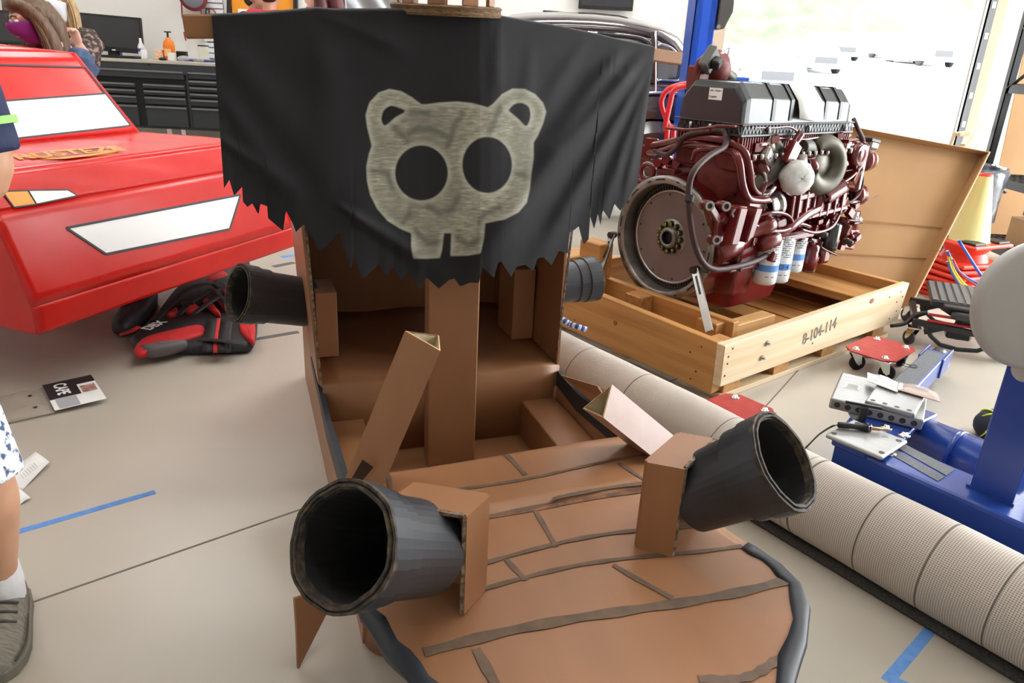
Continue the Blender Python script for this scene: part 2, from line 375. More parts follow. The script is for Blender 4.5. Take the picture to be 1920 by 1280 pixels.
for (x0, y0), (x1, y1), w in (((1.245, .4), (1.38, .415), .013), ((1.25, .1), (1.38, .09), .012), ((1.39, .66), (1.495, .70), .013), ((1.505, .39), (1.64, .39), .012), ((1.645, .275), (1.715, .295), .013), ((1.72, .485), (1.835, .56), .014), ((1.85, .15), (1.97, .165), .02)):
    deckline('plank_joint', [(x0, y0), ((x0+x1)/2+.003, (y0+y1)/2), (x1, y1)], w)
# shadow line painted in where the two deck sheets overlap
deckline('overlap_shade', [(1.502, .2), (1.505, .4), (1.503, .6), (1.5, .76)], .018, .0048, mat('overlap_shade_paint', rgb(78, 56, 42), .7, col2=rgb(140, 92, 62), sc=30))
# black edge band wrapped over the bow
ss2 = [1.62, 1.66, 1.70, 1.72, 1.74, 1.77, 1.80, 1.83, 1.86, 1.89, 1.92, 1.96, 2.0, 2.04, 2.08, 2.12, 2.16, 2.2, 2.24, 2.28, 2.312]
for T, sg, st in ((L, 1, 0), (R, -1, 3)):
    rows = []
    for k, s in enumerate(ss2[st:]):
        e = interp(T, s); ds = .02; tx = V((2*ds, interp(T, min(s+ds, 2.315))-interp(T, s-ds), 0)).normalized(); nn = V((-tx.y, tx.x, 0))*sg
        w = (.03+.006*math.sin(k*2.1)) if sg < 0 else (.026+.004*math.sin(k*1.9))
        a = V((s, e, 0)); i1 = a+nn*w; o1 = a-nn*.005
        rows.append([(i1.x, i1.y, dz(i1.x, i1.y)+.0052), ((a.x+i1.x)/2, (a.y+i1.y)/2, dz(a.x, a.y)+.0058), (a.x, a.y, dz(a.x, a.y)+.005), (o1.x, o1.y, dz(a.x, a.y)-.004), (o1.x+nn.x*.004, o1.y+nn.y*.004, dz(a.x, a.y)-.022-.006*math.sin(k*1.3))])
    part('edge_band', MB().grid(rows), shipblack, label='black painted edge strip', solid=.0015)
# hull below the deck, left: rounded front end, and the pointed flap
b = MB(); rr = []
for i in range(7):
    a = i/6*1.5; rr.append([(1.49+.07*math.sin(a), .004+.07*(1-math.cos(a)), z) for z in (.0, .1, .2, .285)])
part('hull_bow', MB().grid(rr), brown, solid=.008)
tip = SH.loc(G(560, 1254, 0)); a1 = SH.X(600, 1105, tip.x-.06); a2 = SH.X(553, 1122, tip.x-.02); a3 = SH.X(557, 1180, tip.x-.01); a4 = SH.X(617, 1142, tip.x-.05)
part('oar_blade', MB().slab([a1, a2, a3, tip, a4], .007), brown)
part('oar_blade', MB().slab([(1.62, .80, .23), (1.72, .86, .2), (1.66, .84, .03), (1.64, .835, .0)], .007), brown)
# --- mast, spars, crow's nest
b = MB(); b.prism([(.79, .30), (.88, .292), (.882, .44), (.80, .452)], 1.29, Matrix.Translation((0, 0, .045))); part('mast', b, brown_c, bevel=.003)
def spar(p, q, w=.05): return MB().bar(p, q, w, .042, (1, 0, 0))
rl = SH.X(345, 50, .912); mid = SH.X(905, 50, .912); mid_r = SH.X(915, 56, .908); rr_ = SH.X(1271, 110, .742)
part('spar', spar(rl, mid), mat('spar_brown', rgb(150, 102, 62), .6, bump=.15, bsc=300, bstretch=(1, 0, 0)), bevel=.004)
part('spar', spar(mid_r, rr_, .036), _M['spar_brown'], bevel=.004)
nestm = frame((.9, .325, 1.335), (.05, -.02, 1))
b = MB(); b.lathe([(0.001, 0), (.135, 0), (.137, .006), (.134, .012), (.137, .02), (.13, .024), (0.001, .024)], nestm, 40, False); nest = part('nest_floor', b, mat('nest_edge', rgb(72, 52, 32), .8, col2=rgb(150, 116, 74), sc=60, stretch=(1, 1, 8), lo=.35, hi=.8))
for k in range(9):
    a = k*2*PI/9+.25; c = nestm @ V((.115*math.cos(a), .115*math.sin(a), .024)); b = MB().box((c.x, c.y, c.z+.11), (.006, .042, .22), (0, 0, a)); part('nest_slat', b, brown, bevel=.001)
part('nest_rail', MB().lathe([(.118, .2), (.126, .2), (.126, .24), (.118, .24), (.118, .2)], nestm, 36, False), brown)
# --- sail: black cloth with a painted bear skull, ragged hem
TOP = [(0, 30), (.12, 26), (.2, 20), (.24, 17), (.28, 20), (.4, 19), (.52, 22), (.63, 28), (.668, 34), (.733, 43), (.795, 52), (.87, 65), (.93, 77), (.968, 83), (1, 89)]
HEM = [(420, 353), (430, 337), (439, 367), (454, 350), (447, 377), (464, 388), (473, 381), (485, 403), (488, 382), (502, 387), (498, 409), (531, 433), (536, 395), (548, 417), (555, 435), (570, 420), (585, 446), (600, 471), (612, 462), (635, 436), (648, 478), (659, 507), (663, 468), (670, 500), (682, 522), (697, 508), (711, 495), (722, 518), (738, 500), (752, 528), (764, 508), (785, 540), (789, 536), (800, 520), (823, 541), (843, 524), (852, 522), (863, 537), (880, 530), (898, 530), (905, 500), (926, 521), (934, 492), (940, 490), (959, 519), (968, 500), (985, 496), (1000, 508), (1008, 484), (1020, 482), (1034, 498), (1048, 470), (1066, 475), (1067, 436), (1078, 430), (1085, 424), (1094, 459), (1104, 448), (1096, 400), (1114, 429), (1121, 400), (1126, 423), (1130, 393), (1143, 412), (1152, 382), (1163, 395), (1176, 376), (1187, 356), (1195, 347)]
hx = []; hy = []; last = -1
for x, y in HEM:
    x = max(x, last+.6); hx.append(x); hy.append(y); last = x
NU, NV = 460, 130
us = np.linspace(0, 1, NU); xt = 397+831*us; xb = 420+775*us
yt = np.interp(us, [p[0] for p in TOP], [p[1] for p in TOP]); yb = np.interp(xb, hx, hy)
def foldf(x, y):
    d = 0
    for (ax, ay), (bx, by), amp, w in (((1215, 95), (905, 470), .030, 24), ((1180, 75), (990, 330), .018, 22), ((1225, 110), (1010, 480), .016, 16), ((1222, 130), (1120, 420), .011, 13), ((1228, 120), (1165, 390), .009, 10), ((1110, 55), (1000, 230), .007, 18), ((590, 20), (760, 90), .010, 15), ((405, 60), (700, 440), .006, 40), ((410, 260), (560, 360), .006, 16), ((600, 60), (640, 330), .005, 40), ((640, 390), (800, 490), .010, 14), ((420, 180), (560, 400), .005, 25), ((935, 40), (930, 180), .004, 12), ((1000, 70), (960, 430), .004, 20)):
        L2 = (bx-ax)**2+(by-ay)**2; t = ((x-ax)*(bx-ax)+(y-ay)*(by-ay))/L2
        e = abs((x-ax)*(by-ay)-(y-ay)*(bx-ax))/math.sqrt(L2)
        k = np.clip(t*4+.4, 0, 1)*np.clip((1.12-t)*3, 0, 1)
        d = d+amp*k*np.exp(-(e/(w*(.6+.7*np.clip(t, 0, 1.2))))**2)
    return d
vs = []; pxs = []
rows_back = 5
for i in range(-rows_back, NV):
    v = max(i, 0)/(NV-1)
    X = xt*(1-v)+xb*v; Yp = yt*(1-v)+yb*v
    fo = foldf(X, Yp)+.006*np.sin(X*.021+1)*v+.012*v*v*np.sin(X*.006)
    for j in range(NU):
        x = X[j]; s = .972 if x < 920 else .972-.165*(x-920)/308
        if 900 < x < 940: s -= .004*(1-abs(x-920)/20)
        h = min(1, v*9); s += fo[j]*min(1, v*5)
        p = SH.X(x, Yp[j], s)
        if i < 0:
            q = -i/rows_back; p = V((p.x-.07*q, p.y, p.z+.006*math.sin(q*3)-(.05*(q-.7)/.3 if q > .7 else 0)))
        vs.append(p); pxs.append((x, Yp[j]))
mb = MB(); n = NU; nr = NV+rows_back
mb.add(vs, [(i*n+j, i*n+j+1, (i+1)*n+j+1, (i+1)*n+j) for i in range(nr-1) for j in range(n-1)], True)
def sdf(poly, px):
    p = np.array(px); d = np.full(len(p), 1e9); inside = np.zeros(len(p), bool); q = np.array(poly, float)
    for a, c in zip(q, np.roll(q, -1, 0)):
        e = c-a; w = p-a; t = np.clip((w@e)/(e@e), 0, 1); d = np.minimum(d, np.hypot(*(w-t[:, None]*e).T))
        cond = (a[1] > p[:, 1]) != (c[1] > p[:, 1])
        with np.errstate(divide='ignore', invalid='ignore'): xi = (c[0]-a[0])*(p[:, 1]-a[1])/(c[1]-a[1])+a[0]
        inside ^= cond & (p[:, 0] < xi)
    return np.where(inside, d, -d)
def skull_px(pts): return [(640+x/3.46, 140+y/3.46) for x, y in pts]
def sm(pts): return [(q.x, q.y) for q in smooth_path([(x, y, 0) for x, y in pts+pts[:1]], 4)][:-1]
OUT = skull_px([(195, 460), (165, 340), (155, 260), (180, 180), (240, 115), (310, 90), (390, 105), (460, 145), (520, 190), (550, 190), (640, 178), (750, 172), (850, 182), (950, 210), (980, 190), (1040, 125), (1110, 88), (1190, 90), (1260, 125), (1310, 180), (1332, 240), (1310, 320), (1275, 400), (1250, 440), (1250, 540), (1235, 640), (1225, 740), (1205, 830), (1150, 895), (1060, 940), (935, 965), (928, 1060), (905, 1160), (820, 1175), (705, 1178), (712, 1030), (668, 1030), (655, 1140), (640, 1190), (560, 1195), (465, 1195), (452, 1120), (452, 1030), (380, 1000), (300, 950), (230, 870), (185, 780), (165, 690), (160, 600), (175, 520)])
sd = sdf(OUT, pxs)
for H in (sm(skull_px([(260, 290), (275, 235), (320, 203), (370, 215), (412, 237), (350, 275), (282, 328)])), sm(skull_px([(1085, 232), (1120, 195), (1165, 185), (1210, 205), (1225, 250), (1218, 300), (1195, 330), (1150, 285)]))):
    sd = np.minimum(sd, -sdf(H, pxs))
for cx, cy, rx, ry in ((520, 637, 169, 176), (946, 585, 159, 180)):
    cx, cy = 640+cx/3.46, 140+cy/3.46; rx /= 3.46; ry /= 3.46; p = np.array(pxs)
    sd = np.minimum(sd, (np.hypot((p[:, 0]-cx)/rx, (p[:, 1]-cy)/ry)-1)*(rx+ry)/2)
# shading strokes of the drawing: darker brushed seams
dark = np.zeros(len(pxs)); p = np.array(pxs)
for pl in ([(440, 380), (500, 345), (600, 360), (690, 400)], [(790, 250), (730, 340), (690, 470)], [(760, 790), (720, 870), (640, 900), (560, 850)], [(440, 900), (400, 960)], [(180, 620), (300, 640), (330, 730)], [(1120, 640), (1225, 660)], [(1020, 860), (930, 900), (900, 960)], [(1030, 215), (960, 380)], [(300, 300), (430, 430)], [(480, 1010), (560, 1090), (650, 1080)], [(720, 1030), (820, 1105), (920, 1060)], [(420, 240), (560, 250)]):
    q = skull_px(pl)
    for a, c in zip(q, q[1:]):
        a = np.array(a); c = np.array(c); e = c-a; w = p-a; t = np.clip((w@e)/(e@e), 0, 1)
        dark = np.maximum(dark, np.exp(-(np.hypot(*(w-t[:, None]*e).T)/6.5)**2))
sail_m = bpy.data.materials.new('sail_cloth'); sail_m.use_nodes = True; nt = sail_m.node_tree; bs = nt.nodes['Principled BSDF']; bs.inputs['Roughness'].default_value = .78; bs.inputs['Specular IOR Level'].default_value = .3
bs.inputs['Sheen Weight'].default_value = .05
def nd(t, **k):
    n_ = nt.nodes.new(t)
    for a, v_ in k.items(): setattr(n_, a, v_)
    return n_
def ramp(src, stops):
    r_ = nd('ShaderNodeValToRGB'); e = r_.color_ramp.elements
    while len(e) < len(stops): e.new(.5)
    for el, (po, co_) in zip(e, stops): el.position = po; el.color = co_
    nt.links.new(src, r_.inputs[0]); return r_.outputs[0]
def mix(f, a, c):
    m_ = nd('ShaderNodeMix', data_type='RGBA')
    for s_, v_ in ((m_.inputs[0], f), (m_.inputs[6], a), (m_.inputs[7], c)):
        if isinstance(v_, (tuple, float)): s_.default_value = v_
        else: nt.links.new(v_, s_)
    return m_.outputs[2]
def noise(vec, s, det=4):
    t_ = nd('ShaderNodeTexNoise'); t_.inputs['Scale'].default_value = s; t_.inputs['Detail'].default_value = det
    if vec is not None: nt.links.new(vec, t_.inputs['Vector'])
    return t_.outputs['Fac']
tc = nd('ShaderNodeTexCoord'); mp = nd('ShaderNodeMapping'); mp.inputs['Rotation'].default_value = (.35, 0, 0); mp.inputs['Scale'].default_value = (1, 1, 5); nt.links.new(tc.outputs['Object'], mp.inputs['Vector'])
mp2 = nd('ShaderNodeMapping'); mp2.inputs['Rotation'].default_value = (-.9, 0, 0); mp2.inputs['Scale'].default_value = (1, 1, 5); nt.links.new(tc.outputs['Object'], mp2.inputs['Vector'])
at = nd('ShaderNodeAttribute', attribute_name='paint'); at2 = nd('ShaderNodeAttribute', attribute_name='strokes')
bw = lambda x: (x, x, x, 1)
mask = ramp(at.outputs['Fac'], [(.495, bw(0)), (.512, bw(1))])
edge = ramp(at.outputs['Fac'], [(.5, bw(1)), (.56, bw(0))])
n1 = noise(mp.outputs[0], 42, 5); n2 = noise(mp2.outputs[0], 38, 5); n3 = noise(tc.outputs['Object'], 9, 3)
br = ramp(mix(.5, n1, n2), [(.34, rgb(118, 114, 100)), (.5, rgb(146, 143, 127)), (.68, rgb(182, 180, 160))])
col = mix(ramp(n3, [(.4, bw(0)), (.66, bw(.7))]), br, rgb(118, 116, 106))
col = mix(ramp(at2.outputs['Fac'], [(.1, bw(0)), (.9, bw(.6))]), col, rgb(82, 80, 76))
mm = nd('ShaderNodeMath', operation='MULTIPLY'); nt.links.new(edge, mm.inputs[0]); mm.inputs[1].default_value = .45
col = mix(mm.outputs[0], col, rgb(196, 194, 176))
cl2 = ramp(noise(tc.outputs['Object'], 5, 5), [(.35, rgb(24, 23, 26)), (.7, rgb(31, 30, 33))])
nt.links.new(mix(mask, cl2, col), bs.inputs['Base Color'])
bp = nd('ShaderNodeBump'); bp.inputs['Strength'].default_value = .1; bp.inputs['Distance'].default_value = .002; nt.links.new(noise(tc.outputs['Object'], 350, 2), bp.inputs['Height']); nt.links.new(bp.outputs[0], bs.inputs['Normal'])
sail = part('sail', mb, sail_m, recalc=False, label='black cloth sail painted with a pale bear skull')
for nm, arr in (('paint', np.clip(.5+sd/200, 0, 1)), ('strokes', dark)):
    a_ = sail.data.attributes.new(nm, 'FLOAT', 'POINT'); a_.data.foreach_set('value', arr.astype(np.float32))
# --- cannons
def wav(k, a): return 1+a*math.sin(k*.9)+a*.7*math.sin(k*2.1+1)
def cannon(base, muz, R, Rb, n=40):
    base = V(base); muz = V(muz); L_ = (muz-base).length; M = frame(base, muz-base, (0, 0, 1))
    def ring(r, h, am=0.0): return [M @ V((r*wav(j, am)*math.cos(2*PI*j/n), r*wav(j, am)*math.sin(2*PI*j/n), h)) for j in range(n)]
    br_ = part('cannon_barrel', MB().loft([ring(Rb, 0), ring(Rb+(R*.9-Rb)*.6, L_*.6), ring(R*.9, L_-.045)], False, False), cannon_m)
    obj('muzzle_band', MB().loft([ring(R*.895, L_-.088), ring(R*.945, L_-.086, .004), ring(R*.95, L_-.05, .004), ring(R*1.0, L_-.048, .006), ring(R*1.012, L_, .006)], False, False), cannon_m, br_)
    b_ = MB()
    for r0, r1, dh in ((1.012, .965, .0), (.962, .925, -.004), (.93, .885, .003), (.888, .85, -.003)):
        b_.loft([ring(R*r0, L_+dh-.006, .012), ring(R*r0, L_+dh+.003, .012), ring(R*r1, L_+dh+.003, .014), ring(R*r1, L_+dh-.01, .014)], False, False)
    obj('muzzle_rim', b_, rim_m, br_, label='layered cut cardboard rim')
    obj('bore', MB().loft([ring(R*.86, L_-.002, .012), ring(R*.85, L_-.05), ring(Rb*.86, .02), [M @ V((.002*math.cos(2*PI*j/n), .002*math.sin(2*PI*j/n), .02)) for j in range(n)]], False, False), cannon_in, br_)
    return br_
cannon((1.708, .088, .39), (1.835, -.073, .518), .103, .088)
cannon((1.676, .688, .385), (1.815, .785, .533), .102, .081)
def openbox(A, Bp, dep, z0, z1, near, m=brown):       # cardboard cannon box: front opening runs from A to Bp
    A = V((A[0], A[1], 0)); B_ = V((Bp[0], Bp[1], 0)); d = V((dep[0], dep[1], 0)); u = (B_-A).normalized(); t = .006; up = V((0, 0, 1))
    def face(p, q, r_): return MB().slab([p+up*q[0], r_+up*q[0], r_+up*q[1], p+up*q[1]], t)
    bx = part('cannon_box', MB().slab([A+up*z1, B_+up*z1, B_+d+up*z1, A+d+up*z1], t), m)
    for p, q in (((A, A+d), (A+d, B_+d), (B_+d, B_)) if near else ((A+d, B_+d), (B_+d, B_))): obj('box_side', MB().slab([p+up*z0, q+up*z0, q+up*z1, p+up*z1], t), m, bx)
    e = MB()
    for p, q in ((A+up*z1, B_+up*z1), (A+up*z0, A+up*z1) if near else (B_+up*z0, B_+up*z1)): e.bar(p, q, .007, .007)
    obj('cut_edge', e, torn_card, bx, label='torn white cut edge')
    return bx
openbox((1.69, .02), (1.765, .147), (-.054, .06), .272, .487, False)
openbox((1.722, .625), (1.632, .755), (-.045, -.062), .272, .487, True)
cannon((.42, -.012, .46), SH.X(447, 550, .5), .092, .08)
c2 = SH.X(1112, 522, .40); cannon((.42, WD+.012, .47), c2, .084, .076)
# --- leaning cardboard tubes (levers)
def tritube(a, c, w, up, m, slot=None):
    a = V(a); c = V(c); M = frame(a, c-a, up); Ln = (c-a).length; n3 = 3
    def rg(r, h): return [M @ V((r*math.cos(2*PI*j/3+PI/2), r*math.sin(2*PI*j/3+PI/2), h)) for j in range(3)]
    o = part('cardboard_tube', MB().loft([rg(w, 0), rg(w, Ln)], False, False), m)
    obj('tube_inside', MB().loft([rg(w*.88, .0), rg(w*.88, Ln-.001)], False, False), mat('tube_inside', rgb(214, 200, 172), .8, col2=rgb(188, 160, 118), sc=25), o)
    [obj('cut_edge', MB().loft([rg(w, h_), rg(w*.87, h_+d_)], False, False), raw_card, o) for h_, d_ in ((Ln, .001), (0, -.001))]
    return o, M, Ln
o, M, Ln = tritube((1.32, .035, .28), (1.352, .178, .665), .054, (-.94, .2, 0), brown)
# slot low on the left tube's front face
for dx in (0,):
    f1 = SH.X(655, 905, 1.372); f2 = SH.X(680, 862, 1.372); f3 = SH.X(700, 876, 1.372); f4 = SH.X(676, 905, 1.372)
    obj('slot', MB().slab([f1, f4, f3, f2], .003), mat('slot_dark', rgb(52, 34, 22), .9), o, label='dark slot cut into tube')
tritube((1.36, .815, .285), (1.345, .615, .455), .058, (1, 0, .3), mat('brown_reflect', rgb(166, 132, 116), .42, col2=rgb(150, 106, 84), sc=6, bump=.12, bsc=18))  # right tube: door's glossy reflection is put into this paler brown
b = MB(); b.slab([(.78, .765, .275), (1.0, .79, .33), (1.07, .80, .30), (1.05, .79, .27)], .006); b.slab([(.78, .765, .275), (1.0, .79, .33), (1.04, .84, .30)], .006); part('bow_flap', b, brown)
# ================================================================== wooden crate pallet
pine = lambda k, st, c1=(206, 164, 108), c2=(180, 132, 78): mat(k, rgb(*c1), .6, col2=rgb(*c2), sc=1, stretch=st, lo=.3, hi=.7, bump=.05, bsc=60)
pine_x = pine('pine_along', (1.5, 32, 32)); pine_y = pine('pine_across', (32, 1.5, 32), (198, 146, 84), (170, 116, 60)); pine_l = pine('pine_light', (1.3, 30, 30), (228, 208, 176), (208, 178, 136))
pine_end = mat('pine_end', rgb(190, 138, 82), .7, col2=rgb(160, 108, 60), sc=60, bump=.1, bsc=90)
nail_m = mat('nail', rgb(64, 54, 46), .5, .6)
CR = Fr((.846, 2.711, 0), (.776, .631)); LEN = 1.43; WID = 1.12
crate = thing('pallet_crate', 'pale pine pallet crate stencilled 8-104-114 under the red engine', 'crate', CR.W(0, 0, 0), CR.rz)
def cp(n, mb, m, **k): return obj(n, mb, m, crate, **k)
T = .038
# pallet base: bottom runners, blocks, deck
for y in (.0, WID/2-.05, WID-.1): cp('bottom_board', MB().span((0, y, .0), (LEN-.05, y+.1, .022)), pine_l, bevel=.002)
for y in (.006, WID/2-.035, WID-.09):
    for x in (.02, .37, .75, 1.22): cp('pallet_block', MB().span((x, y, .022), (x+.11, y+.085, .085)), pine_y, bevel=.002)
for k in range(8):
    if k in (3,): continue
    cp('deck_board', MB().span((.03+k*.172, .03, .085), (.03+k*.172+.155, WID-.03, .108)), pine_y, bevel=.002)
# side walls
b = MB(); b.hexa([(-.045, -.02, .075), (LEN-.03, -.02, .085), (LEN-.03, T-.02, .085), (-.045, T-.02, .075), (-.055, -.02, .252), (LEN+.005, -.02, .285), (LEN+.005, T-.02, .285), (-.055, T-.02, .252)])
fb = cp('front_board', b, pine_l, bevel=.003)
b = MB(); b.hexa([(-.045, T-.02, .03), (-.007, T-.02, .03), (-.007, WID, .04), (-.045, WID, .04), (-.05, T-.02, .252), (-.012, T-.02, .252), (-.012, WID, .275), (-.05, WID, .275)])
sb = cp('side_board', b, pine_y, bevel=.003)
cp('end_board', MB().span((LEN-.04, T-.02, .09), (LEN, WID, .28)), pine_y, bevel=.003)
cp('back_board', MB().span((-.02, WID-T, .09), (LEN, WID, .275)), pine_x, bevel=.003)
cp('corner_post', MB().span((-.012, T-.018, .03), (.05, .085, .25)), pine_end, bevel=.002)
cp('inner_rail', MB().span((LEN-.3, T-.015, .19), (LEN-.045, WID-T, .228)), pine_y, bevel=.003)
# engine bearer blocks under the flywheel housing
cp('bearer', MB().span((.16, .10, .108), (.2, WID-.12, .27)), pine_y, bevel=.003)
cp('bearer', MB().span((.2, .12, .108), (.5, .19, .24)), pine_x, bevel=.003)
cp('bearer_block', MB().span((.07, .53, .108), (.15, .63, .27)), pine_end, bevel=.004)
cp('bearer_block', MB().span((.10, WID-.28, .108), (.19, WID-.14, .44)), pine_y, bevel=.004)
cp('bearer_block', MB().span((.10, .14, .108), (.2, .24, .26)), pine_y, bevel=.004)
cp('bearer_block', MB().span((.02, WID-.16, .25), (.3, WID-.02, .36)), pine_x, bevel=.004)
cp('chock', MB().span((.26, T, .108), (.9, .13, .15)), pine_x, bevel=.003)
# bolts, nails, knots
def boltxz(x, z, r): return MB().lathe([(0.001, 0), (r, 0), (r, .005), (r*.45, .005), (r*.45, .016), (0.001, .016)], frame((x, -.0205, z), (0, -1, 0)), 12, False)
for x, z in ((.235, .205), (.215, .145)): cp('bolt', boltxz(x, z, .012), steel)
def dots(pts, n, r, t=.0012):
    b = MB()
    for p in pts: b.lathe([(0.0005, 0), (r, 0), (r*.9, t), (0.0005, t)], frame(p, n), 8, False)
    return b
tag(cp('nails', dots([(x, -.0205, z) for x, z in ((-.02, .20), (-.02, .17), (-.025, .12), (.0, .23), (.6, .13), (1.36, .25), (1.34, .2), (1.36, .15), (1.3, .12), (1.39, .22), (1.25, .24))], (0, -1, 0), .0045), nail_m), kind='stuff')
tag(cp('nails', dots([(-.0485, y, z) for y, z in ((.09, .21), (.1, .1), (.12, .06), (.14, .17), (.8, .22), (.82, .1), (.95, .2), (.97, .12), (.76, .06), (.84, .2))], (-1, 0, 0), .004), nail_m), kind='stuff')
knot_m = mat('knot', rgb(120, 72, 40), .7, col2=rgb(156, 104, 60), sc=80)
cp('knot', MB().lathe([(0.001, 0), (.012, 0), (.011, .0012), (0.001, .0012)], frame((-.0478, .56, .165), (-1, 0, 0)), 14, False), knot_m)
cp('knot', MB().lathe([(0.001, 0), (.013, 0), (.012, .0012), (0.001, .0012)], frame((1.07, -.0205, .25), (0, -1, 0)) @ Matrix.Diagonal((1.6, 1, 1, 1)), 14, False), knot_m)
p1 = CR.Y(1503, 640, -.021); p2 = CR.Y(1570, 605, -.021); cx = (p1+p2)/2
text('stencil_number', '8-104-114', .075, Matrix.Translation((cx.x, -.0212, cx.z+.003)) @ rot((PI/2, -.12, 0)).to_4x4(), mat('stencil_ink', rgb(86, 84, 82), .8, col2=rgb(140, 130, 116), sc=60), fb, sx=.86, bold=.001)
for k in range(9):   # stencil bridges
    pass
# ================================================================== engine
rd = mat('engine_red', rgb(104, 22, 24), .22, col2=rgb(92, 18, 20), sc=8, bump=.06, bsc=60, coat=.35)
rd2 = mat('engine_red_dull', rgb(120, 44, 38), .55, col2=rgb(98, 30, 27), sc=25, bump=.15, bsc=70)
pan_m = mat('pan_red', rgb(128, 16, 22), .42, bump=.05, bsc=90)
cast = mat('cast_steel', rgb(150, 146, 140), .38, .8, col2=rgb(116, 112, 106), sc=14, bump=.05, bsc=120)
plate_m = mat('flywheel_plate', rgb(128, 116, 112), .48, .55, col2=rgb(112, 101, 97), sc=3)
alu = mat('cast_aluminium', rgb(150, 148, 138), .45, .7, col2=rgb(120, 116, 106), sc=12, bump=.12, bsc=70)
dark_iron = mat('dark_iron', rgb(86, 84, 76), .5, .5, col2=rgb(66, 64, 58), sc=10, bump=.1, bsc=60)
hose_m = mat('hose_sleeve', rgb(52, 34, 34), .6, col2=rgb(66, 40, 38), sc=60, bump=.2, bsc=150)
EO = V((.72, .56, .17))
engine = thing('diesel_engine', 'dark red truck diesel engine with black rocker cover bolted on pine crate', 'engine', CR.W(*EO), CR.rz)
def ep(n, mb, m, p=None, **k): return obj(n, mb, m, engine if p is None else p, off=EO, **k)
def EY(px, py, q): return CR.Y(px, py, q)
def EX(px, py, p): return CR.X(px, py, p)
FC = V((.2, .56, .52)); FM = frame(FC, (-1, 0, 0), (0, -1, 0))   # local z points out of the flywheel face
ep('flywheel_housing', MB().lathe([(.238, -.20), (.240, -.01), (.243, 0), (.276, 0), (.276, -.022), (.262, -.03), (.262, -.10), (.27, -.18), (.24, -.2)], FM, 64, True), cast, bevel=0)
b = MB()
for k in range(20):
    a = 2*PI*k/20+.1; b.torus(FM @ Matrix.Translation((0, 0, -.003)), .26, .0055, 4, 6, a, a+(.2 if k % 2 else .06))
tag(ep('housing_slots', b, black_plastic), kind='stuff')
ep('ring_gear', MB().lathe([(.237, -.075), (.214, -.075), (.214, -.062), (.205, -.058)], FM, 90, False), dark_iron)
b = MB()
for k in range(90):
    a = 2*PI*k/90; b.box(FM @ V((.222*math.cos(a), .222*math.sin(a), -.07)), (.014, .006, .012), None)
tag(ep('gear_teeth', b, dark_iron), kind='stuff')
fw = ep('flywheel', MB().lathe([(.001, -.06), (.203, -.06), (.212, -.058), (.214, -.066)], FM, 72, True), plate_m)
ep('flywheel_rim', MB().lathe([(.202, -.058), (.204, -.054), (.211, -.054), (.213, -.06)], FM, 72, True), steel, fw)
tag(ep('rim_holes', dots([FM @ V((.19*math.cos(2*PI*k/10+.5), .19*math.sin(2*PI*k/10+.5), -.0595)) for k in range(10)], (-1, 0, 0), .0055), black_plastic, fw), kind='stuff')
hub = ep('hub', MB().lathe([(.03, -.05), (.03, -.03), (.042, -.03), (.046, -.036), (.05, -.056), (.08, -.0565), (.083, -.06)], FM, 40, True), cast)
ep('hub_bore', MB().lathe([(.001, -.056), (.029, -.056), (.03, -.03)], FM, 32, False), black_plastic, hub)
bolt_m = mat('bolt_olive', rgb(62, 58, 40), .5, .5); yel = mat('paint_pen_yellow', rgb(196, 190, 60), .7)
nums = ['12', '1', '3', '5', '7', '9', '8', '2', '4', '6', '8', '10']
for k in range(12):
    a = PI/2-2*PI*k/12; c = FM @ V((.062*math.cos(a), .062*math.sin(a), -.058))
    bo = ep('hub_bolt', MB().lathe([(.015, 0), (.015, .003), (.0115, .004), (.0115, .016), (.009, .018), (.001, .018)], frame(c, (-1, 0, 0)), 6, False), bolt_m, hub)
    text('bolt_number', nums[k], .02, Matrix.Translation(c+V((-.0186, 0, 0))) @ Matrix(((0, 0, -1, 0), (-1, 0, 0, 0), (0, 1, 0, 0), (0, 0, 0, 1))), yel, hub, off=EO)
# gear housing behind the flywheel, crankcase, head
b = MB(); b.prism([(.27, .30), (.85, .30), (.88, .5), (.84, .70), (.68, .85), (.36, .87), (.26, .8), (.245, .55)], .13, Matrix(((0, 0, 1, .36), (1, 0, 0, 0), (0, 1, 0, 0), (0, 0, 0, 1))))
gear = ep('gear_housing', b, rd, bevel=.012, seg=2)
ep('housing_bell', MB().lathe([(.262, -.03), (.275, -.1), (.29, -.2)], FM, 48, True), rd)
ep('crankcase', MB().span((.45, .36, .34), (1.22, .76, .86)), rd, bevel=.015, seg=2)
for k in range(7):
    for y_ in (.335, .75): ep('crankcase_rib', MB().span((.50+k*.105, y_, .46), (.545+k*.105, y_+.035, .84)), rd, bevel=.006)
ep('cylinder_head', MB().span((.34, .30, .82), (1.2, .64, .93)), rd, bevel=.012, seg=2)
ep('front_cover', MB().span((1.2, .33, .32), (1.28, .74, .94)), rd, bevel=.02, seg=2)
ep('end_plate', MB().span((.31, .30, .84), (.36, .64, .95)), rd2, bevel=.01)
# round cover on the gear housing, with bolts
rc = EX(1350, 332, .34); RM = frame(rc, (-1, -.25, .05))
ep('round_cover', MB().lathe([(.001, .03), (.088, .03), (.094, .024), (.098, 0), (.105, 0), (.105, -.06)], RM, 40, True), rd2)
tag(ep('cover_bolts', dots([RM @ V((.1*math.cos(2*PI*k/7), .1*math.sin(2*PI*k/7), 0)) for k in range(7)], (-1, 0, 0), .008, .012), rd), kind='stuff')
